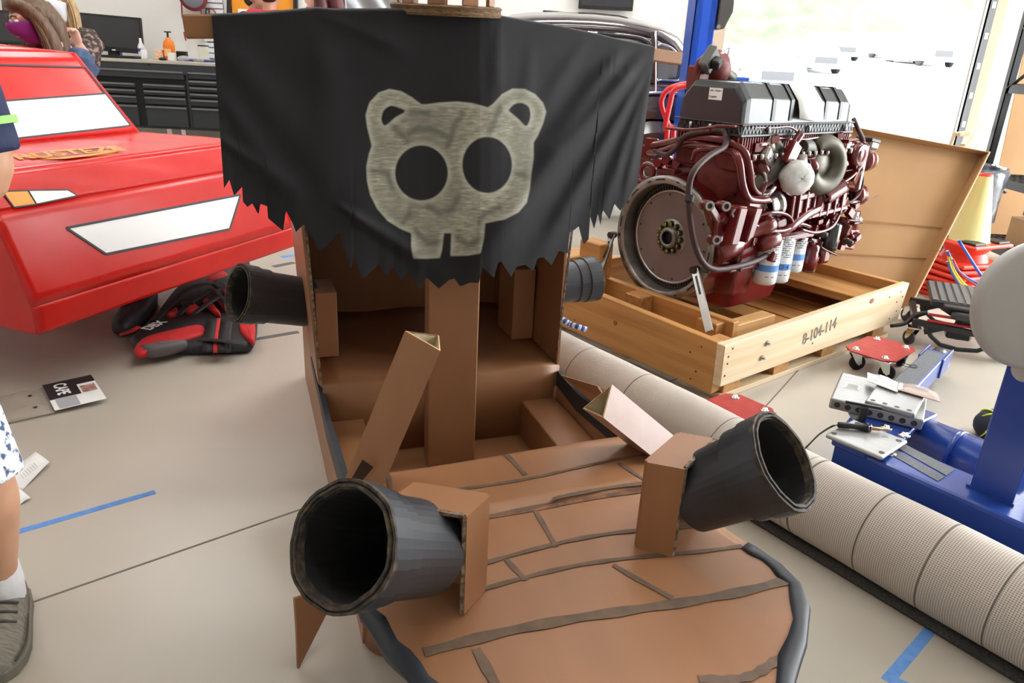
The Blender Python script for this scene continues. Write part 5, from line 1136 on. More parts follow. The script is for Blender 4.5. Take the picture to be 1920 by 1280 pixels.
for z, y in ((.175, -.03), (.145, -.035)): lp('red_bar', MB().cyl((.0, y, z), (TW+.02, y, z), .007, 10), mat('bar_red', rgb(176, 40, 48), .4))
for y in (-.02, TD-.03):
    lp('scissor_arm', MB().bar((.0, y, .08), (TW-.05, y, .215), .01, .025), black_metal); lp('scissor_arm', MB().bar((TW-.02, y+.012, .08), (.05, y+.012, .215), .01, .025), black_metal)
    lp('base_rail', MB().bar((-.06, y, .125), (TW+.06, y, .105), .022, .03), black_metal, bevel=.003); lp('low_frame', MB().tube([(.0, y, .11), (.08, y, .03), (.24, y, .03), (TW-.01, y, .11)], .011, 8, 2), black_metal)
for x in (-.045, TW+.03): lp('cross_bar', MB().span((x-.012, -.03, .1), (x+.012, TD-.01, .13)), black_metal)
lp('jack_cylinder', MB().cyl((.16, .1, .04), (.16, .1, .2), .026, 16), black_metal); lp('jack_base', MB().box((.16, .1, .065), (.11, .09, .04)), black_metal, bevel=.008)
lp('pedal', MB().tube([(-.0, .02, .17), (-.05, .03, .14), (-.09, .0, .1), (-.15, -.03, .085)], [.01, .016, .01, .009], 8, 4), black_metal)
cst = mat('caster_black', rgb(44, 42, 42), .5)
for x, y in ((-.045, -.02), (TW+.03, -.02), (-.045, TD-.03), (TW+.03, TD-.03)): f_ = caster(lt, x, y, .1, .036, .024, ang=2.2, wm=cst)
# ================================================================== cones, hose, trash can
orange = mat('cone_orange', rgb(232, 62, 34), .45, bump=.05, bsc=40); cream = mat('cone_cream', rgb(226, 218, 150), .5)
cc_ = V((2.70, 4.42, 0))
def cone(z, label, body_m, group, tall=.42):
    t = thing('traffic_cone', label, 'cone', (cc_.x+.012*math.sin(z*40), cc_.y+.01*math.cos(z*33), z), .5+.25*math.sin(z*25), group)
    obj('cone_base', MB().box((0, 0, .012), (.34, .34, .024)), orange, t, bevel=.008)
    obj('cone_body', MB().lathe([(.135, .02), (.125, .045), (.035, tall), (.03, tall+.005), (.024, tall)], None, 32), body_m, t); return t
for k, wd_ in enumerate(('lowest orange traffic cone on the floor under the stack', 'second orange cone up from the floor in the stack', 'third orange cone up from the floor in the stack', 'middle orange cone of the stack below the cream cone', 'fifth orange cone up from the floor in the stack', 'second orange cone down from the cream cone', 'topmost orange cone directly under the cream cone')): cone(.035*k, wd_, orange, 'orange cones of the stack', .30)
t = thing('traffic_cone', 'cream coloured cone on top of the orange cone stack', 'cone', (cc_.x, cc_.y, .33), .45)
obj('cone_base', MB().box((0, 0, .012), (.35, .35, .022)), orange, t, bevel=.008); b = MB()
for k in range(4): a = k*PI/2+PI/4; b.box((.15*math.cos(a), .15*math.sin(a), .03), (.1, .1, .014), (0, 0, a+PI/4))
obj('rubber_feet', b, black_plastic, t, bevel=.003); obj('cone_skirt', MB().lathe([(.09, -.12), (.1, -.06), (.15, .0)], None, 28), orange, t)
obj('cone_body', MB().lathe([(.128, .02), (.115, .03), (.043, .40)], None, 36), cream, t); obj('cone_tip', MB().lathe([(.0435, .398), (.042, .41), (.036, .41), (.03, .38)], None, 28), orange, t)
hz_ = thing('air_hose', 'coiled yellow blue and red hoses looped around orange cones', 'hose', (cc_.x, cc_.y, 0))
for col_, pts in ((rgb(228, 200, 40), [(1779, 480), (1782, 500), (1796, 525), (1806, 535)]), (rgb(66, 98, 176), [(1776, 470), (1790, 500), (1815, 522), (1845, 535)]), (rgb(52, 98, 206), [(1797, 450), (1815, 478), (1832, 505), (1850, 530)]), (rgb(66, 98, 176), [(1777, 490), (1784, 508), (1795, 528), (1800, 534)]), (rgb(200, 36, 34), [(1785, 485), (1800, 512), (1822, 530), (1840, 538)]), (rgb(228, 200, 40), [(1782, 482), (1788, 505), (1802, 526), (1812, 536)])):
    key = 'hose_%d' % int(col_[0]*999); obj('hose_loop', MB().tube([PY(x, y, 4.14) for x, y in pts], .0085, 8, 4), mat(key, col_, .4), hz_, off=V((cc_.x, cc_.y, 0)))
can_m = mat('can_grey', rgb(120, 122, 128), .4); film = mat('bag_film', rgb(44, 46, 52), .18, col2=rgb(90, 94, 102), sc=9, bump=.9, bsc=14)
tcn = V((2.83, 4.92, 0)); t = thing('trash_can', 'grey trash can lined with glossy black bag behind cones', 'bin', tcn)
obj('can_body', MB().lathe([(.001, 0), (.2, 0), (.25, .66), (.262, .66), (.262, .69), (.24, .69), (.2, .05)], None, 36), can_m, t)
b = MB(); b.loft([[V(((r_+.012*math.sin(5*j*2*PI/36+i*1.3))*math.cos(2*PI*j/36), (r_+.012*math.sin(7*j*2*PI/36+i))*math.sin(2*PI*j/36), z)) for j in range(36)] for i, (r_, z) in enumerate(((.265, .40), (.272, .5), (.275, .62), (.278, .70), (.265, .735), (.25, .72), (.235, .6)))], False, True); obj('bin_bag', b, film, t)
obj('can_handle', MB().tube([(.26, -.06, .6), (.3, -.05, .58), (.3, .05, .58), (.26, .06, .6)], .012, 8, 3), black_plastic, t)
# ================================================================== big cardboard tray leaning up
card_m = mat('kraft_card', rgb(166, 126, 82), .75, col2=rgb(176, 135, 90), sc=2.5, bump=.08, bsc=12); card_edge = mat('kraft_edge', rgb(216, 180, 136), .8)
br_ = V((2.21, 4.06, 0)); tr_ = PY(1838, 290, 4.45); tl_ = PY(1600, 246, 4.36); dl_ = (tl_-tr_).normalized(); tl_ = tr_+dl_*1.5; bl_ = br_+(tl_-tr_); bl_.z = max(bl_.z, .0)
ct_ = thing('cardboard_tray', 'large brown cardboard box lid leaning behind the engine crate', 'cardboard', V((br_.x, br_.y, 0)))
cn = (br_-tr_).cross(tl_-tr_).normalized(); cn = -cn if cn.y > 0 else cn
lip = cn*.07; co_ = V((br_.x, br_.y, 0)); br2 = br_+V((0, 0, .01)); bl2 = V((bl_.x, bl_.y, .01))
obj('tray_sheet', MB().slab([br2, tr_, tl_, bl2], .005), card_m, ct_, off=co_)
obj('tray_lip', MB().slab([tr_, tl_, tl_+lip+V((0, 0, .0)), tr_+lip], .004), card_m, ct_, off=co_)
mid_ = br2.lerp(tr_, .36)
for a, c in ((br2, mid_), (mid_+(tr_-br2)*.005, tr_)): obj('tray_lip', MB().slab([a, c, c+lip, a+lip*.95], .004), card_m, ct_, off=co_); obj('cut_edge', MB().bar(a+lip, c+lip, .006, .008), card_edge, ct_, off=co_)
for f in (.32, .52): 
    a = br2.lerp(tr_, f)+cn*.003; c = bl2.lerp(tl_, f*.98)+cn*.003; obj('crease', MB().bar(a, c, .004, .006), mat('crease_dark', rgb(168, 122, 78), .8), ct_, off=co_)
# dark bag with neon piping on the floor
bg_o = G(1852, 825, 0); t = thing('tool_bag', 'small dark bag with neon yellow piping behind blue stand', 'bag', bg_o)
obj('bag_body', MB().ell((.03, .03, .05), (.075, .06, .06), 20, 12), mat('bag_navy', rgb(34, 38, 50), .7, bump=.3, bsc=25), t); neon = mat('neon_yellow', rgb(214, 232, 60), .6)
for k in range(3): obj('piping', MB().torus(frame((.03, .03, .05), (math.cos(k*1.0+.3), math.sin(k*1.0+.3), .5)), .066, .0035, 24, 6), neon, t)
obj('neon_patch', MB().box((.025, -.032, .075), (.04, .006, .03), (.4, 0, .2)), neon, t)
# ================================================================== tool chest along the back wall
YC = 8.0
def cx_(px, py=180): return PY(px, py, YC).x
steel_top = mat('bench_top', rgb(196, 190, 180), .35, .4); chest_m = mat('chest_black', rgb(46, 50, 56), .42, bump=.05, bsc=150); slot_m = mat('chest_gap', rgb(14, 14, 15), .8); pull_m = mat('drawer_pull', rgb(120, 122, 124), .35, .6)
ztop = PY(300, 113, YC).z; zbot = PY(340, 243, YC).z
tc0 = V((cx_(60), YC, 0)); tch = thing('tool_chest', 'long black tool chest workbench with drawers at the back wall', 'tool chest', tc0)
def chp(n, mb, m, p=None, **k): return obj(n, mb, m, tch if p is None else p, off=tc0, **k)
xl_, xr_ = cx_(60), cx_(760)
body = chp('body', MB().span((xl_, YC, zbot), (xr_, YC+.6, ztop-.04)), chest_m, bevel=.01)
chp('worktop', MB().span((xl_-.02, YC-.03, ztop-.035), (xr_+.02, YC+.62, ztop)), steel_top, bevel=.006)
chp('top_rail', MB().span((xl_, YC-.022, ztop-.13), (xr_, YC, ztop-.035)), chest_m, bevel=.004)
k_ = PY(278, 121, YC-.03); chp('lock', MB().cyl((k_.x, YC-.028, k_.z), (k_.x, YC-.02, k_.z), .012, 14), slot_m)
cols = [(62, 180, None), (178, 352, 'wide'), (356, 470, 'right'), (474, 640, 'wide')]
def drawer(xa, xb, za, zb):
    d = chp('drawer', MB().span((xa+.012, YC-.02, zb+.008), (xb-.012, YC, za-.008)), chest_m, bevel=.004)
    chp('drawer_pull', MB().span((xa+.014, YC-.034, za-.03), (xb-.014, YC-.02, za-.012)), pull_m, d, bevel=.003)
zt2 = ztop-.13
def zz(py): return PY(300, py, YC).z
for a, c, kd in cols:
    xa, xb = cx_(a), cx_(c)
    chp('drawer_bay', MB().span((xa, YC-.004, zbot+.02), (xb, YC, zt2)), slot_m)
    if kd == 'wide':
        drawer(xa, xb, zz(130), zz(149)); xm = (xa+xb)/2
        for p, q in ((xa, xm-.03), (xm+.03, xb)):
            for u_, v_ in zip((156, 168, 180, 197), (168, 180, 197, 238)): drawer(p, q, zz(u_), zz(v_))
    else:
        for u_, v_ in zip((130, 146, 158, 170, 181, 197), (146, 158, 170, 181, 197, 238)): drawer(xa, xb, zz(u_), zz(v_))
for x in (xl_+.1, cx_(300), cx_(408), xr_-.1): f_ = caster(tch, x-tc0.x, .12, zbot, .06, .04, ang=.4, wm=cst); caster(tch, x-tc0.x, .45, zbot, .06, .04, ang=.4, wm=cst)
ZT = ztop+.001
def onb(px, py=108, d=.12): q = PY(px, py, YC+d); return V((q.x, YC+d, ZT))
# monitor
def wpx(n, Y): return n*Y/FPX*1.0
mc = onb(212, 100, .25); mon = thing('monitor', 'black computer monitor standing on the tool chest worktop', 'monitor', mc, .12)
scr = mat('screen_dark', rgb(52, 52, 54), .25, bump=.05, bsc=400)
mz0 = PY(215, 97, YC+.25).z-ZT; mz1 = PY(200, 28, YC+.25).z-ZT; mw = .32
R0 = Matrix.Rotation(-.10, 4, 'Y')
b = MB().box((0, 0, (mz0+mz1)/2), (mw*2, .04, mz1-mz0), (0, .035, 0)); fr_ = obj('monitor_frame', b, black_plastic, mon, bevel=.006)
obj('screen', MB().box((0, -.021, (mz0+mz1)/2+.012), (mw*2-.04, .004, mz1-mz0-.065), (0, .035, 0)), scr, fr_); obj('badge', MB().box((.02, -.0215, mz0+.018), (.035, .003, .012)), white_paper, fr_)
obj('neck', MB().span((-.05, .0, .01), (.05, .04, mz0+.06)), black_plastic, mon); obj('foot', MB().box((0, 0, .008), (.24, .18, .014)), black_plastic, mon, bevel=.004)
mc2 = onb(8, 100, .2); t = thing('monitor', 'dark monitor at the left edge behind the women', 'monitor', mc2, -.1); fr_ = obj('monitor_frame', MB().box((0, 0, .24), (.5, .04, .32)), black_plastic, t, bevel=.006); obj('screen', MB().box((0, -.021, .245), (.46, .004, .27)), scr, fr_); obj('neck', MB().span((-.04, 0, 0), (.04, .03, .1)), black_plastic, t); obj('foot', MB().box((0, 0, .006), (.22, .16, .012)), black_plastic, t)
t = single('picture_frame', MB().box((0, 0, .18), (.19, .02, .54), (-.1, 0, 0)), mat('wood_dark', rgb(120, 92, 60), .6, col2=rgb(80, 62, 40), sc=20), 'brown wooden board leaning by the wall behind the women', 'board', base=V((0, 0, -.09))); t.location = V((PY(26, 50, YC+.5).x, YC+.5, ZT)); 
kb = onb(220, 108, .07); t = thing('keyboard', 'thin black keyboard in front of the large monitor', 'keyboard', kb, .03); obj('keyboard_base', MB().box((0, 0, .01), (.46, .13, .016)), black_plastic, t, bevel=.004); 
b = MB()
for i in range(14):
    for j in range(4): b.box((-.205+.0315*i, -.04+.027*j, .021), (.026, .021, .006))
tag(obj('keys', b, mat('key_cap', rgb(40, 40, 42), .5), t), kind='stuff')
single('cable_block', MB().box((0, 0, 0), (.06, .05, .07)), blue, 'blue block beside the monitor foot', 'box', base=V((0, 0, -.035))).location = onb(222, 100, .3)
def bottle(label, px, d, prof, m, capm=None, capz=None, nm='bottle'):
    t = thing(nm, label, 'bottle', onb(px, 108, d)); obj('bottle_body', MB().lathe(prof, None, 20), m, t)
    if capm: r, z0, z1 = capz; obj('bottle_cap', MB().lathe([(r, z0), (r*.9, z1), (.001, z1)], None, 16), capm, t)
    return t
wht = mat('bottle_white', rgb(232, 232, 232), .4); orb = mat('bottle_orange', rgb(240, 130, 34), .35)
t = bottle('white spray bottle with blue band beside the monitor', 267, .22, [(.001, 0), (.032, 0), (.034, .01), (.034, .12), (.014, .16), (.014, .175), (.001, .175)], wht, wht, (.012, .175, .2)); obj('bottle_band', MB().lathe([(.0345, .07), (.0345, .1)], None, 20), blue, t)
t = bottle('small white jar standing before the spray bottle', 271, .05, [(.001, 0), (.03, 0), (.032, .01), (.032, .085), (.024, .095), (.001, .095)], wht, mat('cap_grey', rgb(190, 190, 190), .5), (.026, .095, .115))
t = thing('pump_bottle', 'orange hand cleaner bottle with black pump', 'bottle', onb(319, 108, .2)); s_ = MB(); s_.loft([[V((rx*math.cos(2*PI*j/20), .04*math.sin(2*PI*j/20)*(rx/.06), z)) for j in range(20)] for rx, z in ((.05, 0), (.057, .01), (.058, .1), (.062, .14), (.05, .18), (.03, .2), (.024, .22))], True, True); obj('bottle_body', s_, orb, t); obj('bottle_label', MB().box((0, -.041, .075), (.07, .004, .07)), mat('label_pale', rgb(250, 190, 130), .5), t); obj('pump', MB().cyl((0, 0, .22), (0, 0, .27), .01, 10), black_plastic, t); obj('pump_spout', MB().bar((-.03, 0, .272), (.035, 0, .272), .02, .012), black_plastic, t)
bx = lambda name, label, px, d, dims, m, z=0: single(name, MB().box((0, 0, dims[2]/2), dims), m, label, 'box', base=V((0, 0, 0)), bevel=.002)
for name, label, px, d, dims, m in (('carton', 'small orange and white carton left of the orange bottle', 300, .18, (.08, .05, .1), mat('carton_orange', rgb(240, 150, 60), .5, col2=rgb(240, 230, 215), sc=40)), ('carton', 'small white carton in front of the orange bottle', 322, .06, (.06, .05, .075), white_paper), ('carton', 'tall pale cream carton near the sail spar', 383, .3, (.085, .07, .15), mat('carton_cream', rgb(216, 212, 200), .6)), ('case', 'flat black case behind the clear bag', 342, .3, (.1, .06, .09), black_plastic)):
    o_ = bx(name, label, px, d, dims, m); o_.location = onb(px, 108, d)
    if label.startswith('tall'): obj('carton_lid', MB().box((0, 0, .155), (.088, .073, .012)), black_plastic, o_)
single('mouse', MB().ell((0, 0, .012), (.035, .055, .018), 14, 8), black_plastic, 'black computer mouse on the worktop', 'mouse', base=V((0, 0, 0))).location = onb(305, 110, .03)
single('clear_bag', MB().ell((0, 0, .025), (.07, .05, .03), 14, 8), clear, 'crumpled clear bag beside the white carton', 'bag', base=V((0, 0, 0))).location = onb(345, 110, .06)
random.seed(11)
cl_cols = [rgb(60, 70, 150), rgb(190, 190, 60), rgb(70, 74, 90), rgb(150, 154, 160), rgb(40, 44, 52), rgb(210, 212, 214)]
for k, px in enumerate((356, 362, 369, 375, 381, 388, 394, 399)):
    o_ = single('hand_tool', MB().lathe([(.001, 0), (.012, 0), (.014, .03), (.010, .05), (.014, .09), (.006, .1), (.005, .13), (.001, .13)], frame((-.06, 0, .015), (1, .3*math.sin(k), 0)), 10), mat('tool_col_%d' % (k % 6), cl_cols[k % 6], .4), '%s small hand tool in the clutter at the worktop end' % ('blue', 'yellow', 'dark blue', 'grey', 'black', 'white', 'rear blue', 'rear yellow')[k], 'tool', base=V((0, 0, 0)), group='tool clutter at the worktop end'); o_.location = onb(px, 108, .05+.06*(k % 3)); o_.rotation_euler = (0, 0, k*1.1)
# wall: panels, sign, hose reel
def wallbox(x0, y0, x1, y1, th, m, name, label, cat, YW=Y1):
    a = PY(x0, y1, YW-.02); c = PY(x1, y0, YW-.02); o_ = single(name, MB().span((min(a.x, c.x), YW-.005-th, min(a.z, c.z)), (max(a.x, c.x), YW-.005, max(a.z, c.z))), m, label, cat); return o_
org_panel = mat('panel_orange', rgb(236, 150, 36), .6)
t = wallbox(437, -160, 548, 40, .02, org_panel, 'notice_board', 'orange notice board with dark frame on the back wall', 'board')
bb = V(t.location); 
for x in (432, 556):
    a = PY(x, -160, Y1); c = PY(x, 45, Y1); obj('board_frame', MB().bar(V((a.x, Y1-.03, a.z)), V((c.x, Y1-.03, c.z)), .05, .04), black_metal, t, off=bb)
a = PY(447, 26, Y1-.03); c = PY(480, 18, Y1-.03); obj('pinned_paper', MB().span((a.x, Y1-.035, a.z-.1), (c.x, Y1-.027, c.z)), white_paper, t, off=bb)
slat_m = mat('slatwall', rgb(222, 226, 230), .5); a = PY(372, -40, Y1-.03); c = PY(426, 110, Y1-.03)
t = thing('slat_wall', 'white slotted tool panel beside the orange board', 'panel', V((a.x, Y1-.02, c.z)))
nsl = 14
for k in range(nsl):
    z = c.z+(a.z-c.z)*k/nsl; obj('slat', MB().span((a.x, Y1-.03, z), (c.x, Y1-.012, z+(a.z-c.z)/nsl-.012)), slat_m, t, off=V((a.x, Y1-.02, c.z)))
sg_ = wallbox(388, 68, 402, 80, .006, mat('sign_navy', rgb(40, 46, 66), .6), 'wall_sign', 'small navy sign with white text on the wall', 'sign'); c = V(sg_.location)
text('sign_lettering', 'MAC', .035, Matrix.Translation((0, -.006, .04)) @ rot((PI/2, 0, 0)).to_4x4(), white_paper, sg_, bold=.002)
rc_ = PY(362, -6, Y1-.15); t = thing('hose_reel', 'dark red hose reel mounted high on the white wall', 'hose reel', rc_); RM_ = frame((0, 0, 0), (.35, -1, 0))
reel_m = mat('reel_red', rgb(122, 34, 42), .5); obj('reel_drum', MB().lathe([(.001, -.07), (.13, -.07), (.14, -.05), (.14, .05), (.13, .07), (.001, .07)], RM_, 30), reel_m, t); obj('reel_face', MB().lathe([(.001, .075), (.1, .075), (.125, .06)], RM_, 30), mat('reel_grey', rgb(110, 114, 122), .4), t)
hr_ = mat('hose_red', rgb(150, 46, 50), .5)
for pts in ([(340, 0), (341, 20), (342, 34)], [(372, 12), (377, 20), (379, 34)], [(391, 16), (400, 18), (407, 30)], [(345, 60), (347, 70), (349, 76)]): obj('reel_hose', MB().tube([PY(x, y, Y1-.06)-rc_ for x, y in pts], .008, 8, 3), hr_, t)
obj('hose_hook', MB().tube([PY(x, y, Y1-.05)-rc_ for x, y in ((386, 26), (387, 18), (392, 17), (392, 24))], .007, 8, 3), black_metal, t)
# TV on the wall
a = PY(1090, -60, Y1-.1); c = PY(1186, 21, Y1-.1); tvb = V(((a.x+c.x)/2, Y1-.08, c.z)); t = thing('television', 'flat black television mounted high on the white back wall', 'television', tvb); fr_ = obj('tv_frame', MB().span((a.x, Y1-.11, c.z), (c.x, Y1-.06, a.z)), black_plastic, t, off=tvb, bevel=.006); obj('screen', MB().span((a.x+.02, Y1-.114, c.z+.03), (c.x-.02, Y1-.109, a.z-.02)), scr, fr_, off=tvb); obj('wall_bracket', MB().span((a.x+.2, Y1-.06, c.z+.1), (c.x-.2, Y1, c.z+.3)), black_metal, t, off=tvb)
single('wall_bracket', MB().bar(PY(1018, 21, Y1-.04), PY(1060, 24, Y1-.04), .02, .02), black_metal, 'thin black wall bracket left of the television', 'bracket')
# ================================================================== vintage car
YV = 6.4
car_paint = mat('car_maroon', rgb(44, 28, 32), .14, coat=.8, spec=.6); chr_ = chrome; glass = mat('car_glass', rgb(70, 66, 64), .05, .0, spec=.8, alpha=.55)
def vp(px, py, Y=YV): return PY(px, py, Y)
vo = vp(1130, 330); vo.z = 0; vcar = thing('vintage_car', 'dark maroon vintage car with raised hood behind the sail', 'car', vo)
def vpt(n, mb, m, p=None, **k): return obj(n, mb, m, vcar if p is None else p, off=vo, **k)
rf = [(935, 42), (960, 31), (1000, 27), (1060, 26), (1110, 27), (1160, 32), (1205, 43), (1240, 55), (1268, 71), (1284, 92), (1292, 118)]
P = [vp(x, y) for x, y in rf]; zb_ = vp(1200, 175).z; YB = YV+1.45
# cabin: near side profile swept to the far side with a crowned roof
rows = []
for k in range(11):
    t_ = k/10; Y = YV+.30+1.15*t_; cr = .10*math.sin(t_*PI); ins = .12*(1-math.sin(t_*PI)**.5)
    rows.append([V((p.x, Y, p.z-.05+cr*(1 if p.z > zb_ else 0))) for p in P]+[V((P[-1].x+.0, Y, zb_))])
vpt('cabin_roof', MB().grid(rows), car_paint, solid=.02)
# near side panel with window openings: build as pillars and rails
def bar2(pts, w, m, Yo=-.01, name='window_trim', n=8): return vpt(name, MB().tube([vp(x, y, YV+Yo) for x, y in pts], w, n, 5), m)
side = [vp(x, y) for x, y in [(930, 47)]+rf[1:]]
rail = MB(); wy = [64, 60, 56, 57, 60, 63, 68, 77, 90, 110, 132]; rail_rows = []
for t_, Yo in ((0, .30), (.12, .17), (.3, .07), (.55, .015), (.8, -.005), (1, 0)): rail_rows.append([vp(x-(8*t_ if x > 1240 else 0), y+(w_-y)*t_, YV+Yo) for (x, y), w_ in zip(rf, wy)])
rail.grid(rail_rows); vpt('roof_rail', rail, car_paint, solid=.03)
vpt('body_side', MB().grid([[vp(x, y0_+(330-y0_)*t_, YV-.10*math.sin(min(1, t_*1.4)*PI)) for x, y0_ in ((880, 150), (960, 150), (1040, 150), (1120, 150), (1200, 150), (1226, 150), (1226, 150), (1262, 152), (1290, 150), (1310, 170))] for t_ in np.linspace(0, 1, 12)]), car_paint, solid=.03)
vpt('door_pillar', MB().bar(vp(1226, 60, YV-.01), vp(1226, 155, YV-.01), .06, .05), car_paint); bar2([(1229, 58), (1229, 160), (1226, 235)], .008, chr_, -.06)
vpt('window_glass', MB().slab([vp(x, y, YV+.02) for x, y in ((1000, 50), (1200, 64), (1222, 76), (1222, 152), (1000, 150))], .006), glass)
vpt('window_glass', MB().slab([vp(x, y, YV+.02) for x, y in ((1232, 80), (1256, 88), (1278, 110), (1282, 148), (1232, 150))], .006), glass)
bar2([(1232, 85), (1242, 83), (1262, 92), (1277, 112), (1280, 135), (1272, 150), (1240, 150), (1231, 146), (1231, 85)], .01, chr_, -.02)
bar2([(1000, 55), (1120, 62), (1190, 68), (1216, 76), (1222, 84)], .010, chr_, -.02); bar2([(1120, 63), (1190, 71), (1210, 78), (1216, 86)], .016, black_plastic, -.03, 'window_seal')
bar2([(1120, 174), (1200, 176), (1228, 174), (1290, 176)], .014, chr_, -.1, 'chrome_strip')
vpt('far_side', MB().span((vp(900, 150).x, YB, .25), (vp(1290, 150).x, YB+.03, zb_)), car_paint); vpt('seat_back', MB().span((vp(1130, 150).x, YV+.3, .5), (vp(1160, 150).x, YB-.1, 1.05)), mat('car_seat', rgb(90, 76, 66), .8), bevel=.03)
b = MB(); b.loft([[V((vp(1235, 200).x+.62*math.cos(a)*f, YV-.12+.0*f, .28+.55*math.sin(a)*f)) for a in np.linspace(0, PI, 14)] for f in (1.0, .97)]+[[V((vp(1235, 200).x+.5*math.cos(a), YV-.2, .28+.45*math.sin(a))) for a in np.linspace(0, PI, 14)]], True, True); vpt('rear_fender', b, car_paint)
for px in (1235, 800):
    for Y in (YV+.02, YB-.1): c = vp(px, 200); w_ = vpt('wheel', MB().lathe([(.16, -.08), (.3, -.08), (.33, -.04), (.33, .04), (.3, .08), (.16, .08)], frame((c.x, Y, .33), (0, 1, 0)), 32), rubber); vpt('hub_cap', MB().lathe([(.001, .05), (.1, .04), (.17, 0)], frame((c.x, Y-.05, .33), (0, -1, 0)), 28), chrome, w_)
x0_, x1_ = vp(640, 100).x, vp(900, 100).x
vpt('front_body', MB().loft([[V((x0_+(x1_-x0_)*t_, YV+.72+.68*math.cos(a)*(.8+.2*t_), .62+.38*math.sin(a))) for a in np.linspace(0, 2*PI, 20, endpoint=False)] for t_ in np.linspace(0, 1, 6)], True, True), car_paint)
# raised hood
hg = [vp(620, 45, YV+.3), vp(640, -20, YV+.2), vp(700, -60, YV+.25), vp(790, 30, YV+.5)]; rows = []
for i in range(9):
    t_ = i/8; a = vp(632+8*t_, 40-110*t_, YV+.25); c = vp(800-60*t_, 60-110*t_, YV+1.1); rows.append([a.lerp(c, s_)+V((0, -.12*math.sin(s_*PI), .05*math.sin(s_*PI))) for s_ in np.linspace(0, 1, 11)])
vpt('raised_hood', MB().grid(rows), mat('hood_inside', rgb(76, 70, 70), .2, coat=.6), solid=.02)
# ================================================================== blue two-post lift column
YL = 5.7; lbx = PY(1289, 150, YL).x; lb2 = PY(1335, 90, YL).x; lo = V((PY(1320, 300, YL).x, YL, 0)); lift = thing('lift_column', 'tall blue two-post lift column beside the open door', 'lift', lo)
lblue = mat('lift_blue', rgb(30, 84, 196), .4, bump=.03, bsc=50)
lf = lambda n, mb, m, p=None, **k: obj(n, mb, m, lift if p is None else p, off=lo, **k)
lf('column', MB().span((lbx, YL, 0), (lb2, YL+.05, 3.6)), lblue, bevel=.006); lf('column_side', MB().span((lb2-.05, YL, 0), (lb2, YL+.32, 3.6)), lblue, bevel=.006); lf('column_side', MB().span((lbx, YL, 0), (lbx+.05, YL+.32, 3.6)), lblue, bevel=.006); lf('base_plate', MB().span((lbx-.15, YL-.1, 0), (lb2+.25, YL+.5, .02)), lblue)
u_ = [PY(x, y, YL-.01) for x, y in ((1352, -90), (1377, -90), (1377, 5), (1375, 22), (1358, 54), (1346, 56), (1345, 48), (1351, 0))]
pu = lf('cover_box', MB().slab(u_, -.22), mat('cover_grey', rgb(72, 70, 68), .5), bevel=.006); 
pk_ = PY(1347, 50, YL-.012); lf('cover_bolt', MB().cyl(pk_+V((0, .0, 0)), pk_-V((0, .012, 0)), .014, 10), steel, pu)
a = PY(1321, 141, YL-.4); c = PY(1372, 160, YL-.4); lf('lift_arm', MB().span((a.x, YL-.45, c.z-.05), (c.x+.1, YL+.2, a.z)), lblue, bevel=.006); lf('lift_arm', MB().span((lb2-.1, YL+.05, c.z-.05), (c.x+.1, YL+.25, a.z)), lblue)
# red tubular hand truck behind the engine
YH = 5.0; ho_ = PY(1262, 260, YH); ho_.z = 0; ht = thing('hand_truck', 'bright red tubular hand truck behind the engine', 'hand truck', ho_); redt = mat('truck_red', rgb(206, 30, 36), .35, coat=.3)
for k, pts in enumerate(([(1250, 260), (1247, 240), (1257, 190), (1262, 172), (1275, 163), (1300, 162)], [(1262, 260), (1254, 236), (1241, 200), (1243, 180), (1255, 166), (1280, 158), (1300, 156)])):
    q = [PY(x, y, YH+.1*k) for x, y in pts]; q = [V((q[0].x-.02, YH+.1*k, .12))]+q; obj('frame_tube', MB().tube(q, .017, 10, 5), redt, ht, off=ho_)
q = [PY(1300, 162, YH), PY(1320, 165, YH), PY(1328, 185, YH), PY(1322, 240, YH)]; q.append(V((q[-1].x, YH, .12))); obj('frame_tube', MB().tube(q, .017, 10, 4), redt, ht, off=ho_)
obj('cross_tube', MB().cyl(V((ho_.x-.05, YH, .5)), V((q[-1].x, YH, .5)), .014, 10), redt, ht, off=ho_); obj('toe_plate', MB().span((ho_.x-.1, YH-.2, .0), (ho_.x+.3, YH+.05, .012)), redt, ht, off=ho_)
for x in (-.12, .3): obj('wheel', MB().lathe([(.02, -.03), (.1, -.03), (.12, -.015), (.12, .015), (.1, .03), (.02, .03)], frame((x, .1, .12), (1, 0, 0)), 24), rubber, ht)
# ================================================================== shelf rack at the right
YS = 4.95; xs_ = PY(1851, 300, YS+.7).x; ro__ = V((xs_, YS, 0)); rack = thing('shelf_rack', 'black metal shelving rack with wire shelf at right edge', 'shelf', ro__)
rk = lambda n, mb, m=black_metal, p=None, **k: obj(n, mb, m, rack if p is None else p, off=ro__, **k)
RD, RW = .7, 1.5
for x in (xs_, xs_+RW):
    for y in (YS, YS+RD):
        b = MB(); b.span((x, y, 0), (x+.05, y+.006, 2.2)); b.span((x, y, 0), (x+.006, y+.045, 2.2)); u_ = rk('upright', b)
        if x == xs_ and y == YS:
            b = MB()
            for k in range(40): b.span((x+.018, y-.0012, .06+k*.05), (x+.03, y, .085+k*.05))
            tag(rk('upright_slots', b, mat('slot_grey', rgb(16, 16, 17), .8), u_), kind='stuff')
    rk('side_brace', MB().bar((x+.01, YS+.05, 1.2), (x+.01, YS+RD, 1.6), .03, .006)); rk('side_brace', MB().bar((x+.01, YS+.05, 1.6), (x+.01, YS+RD, 1.2), .03, .006))
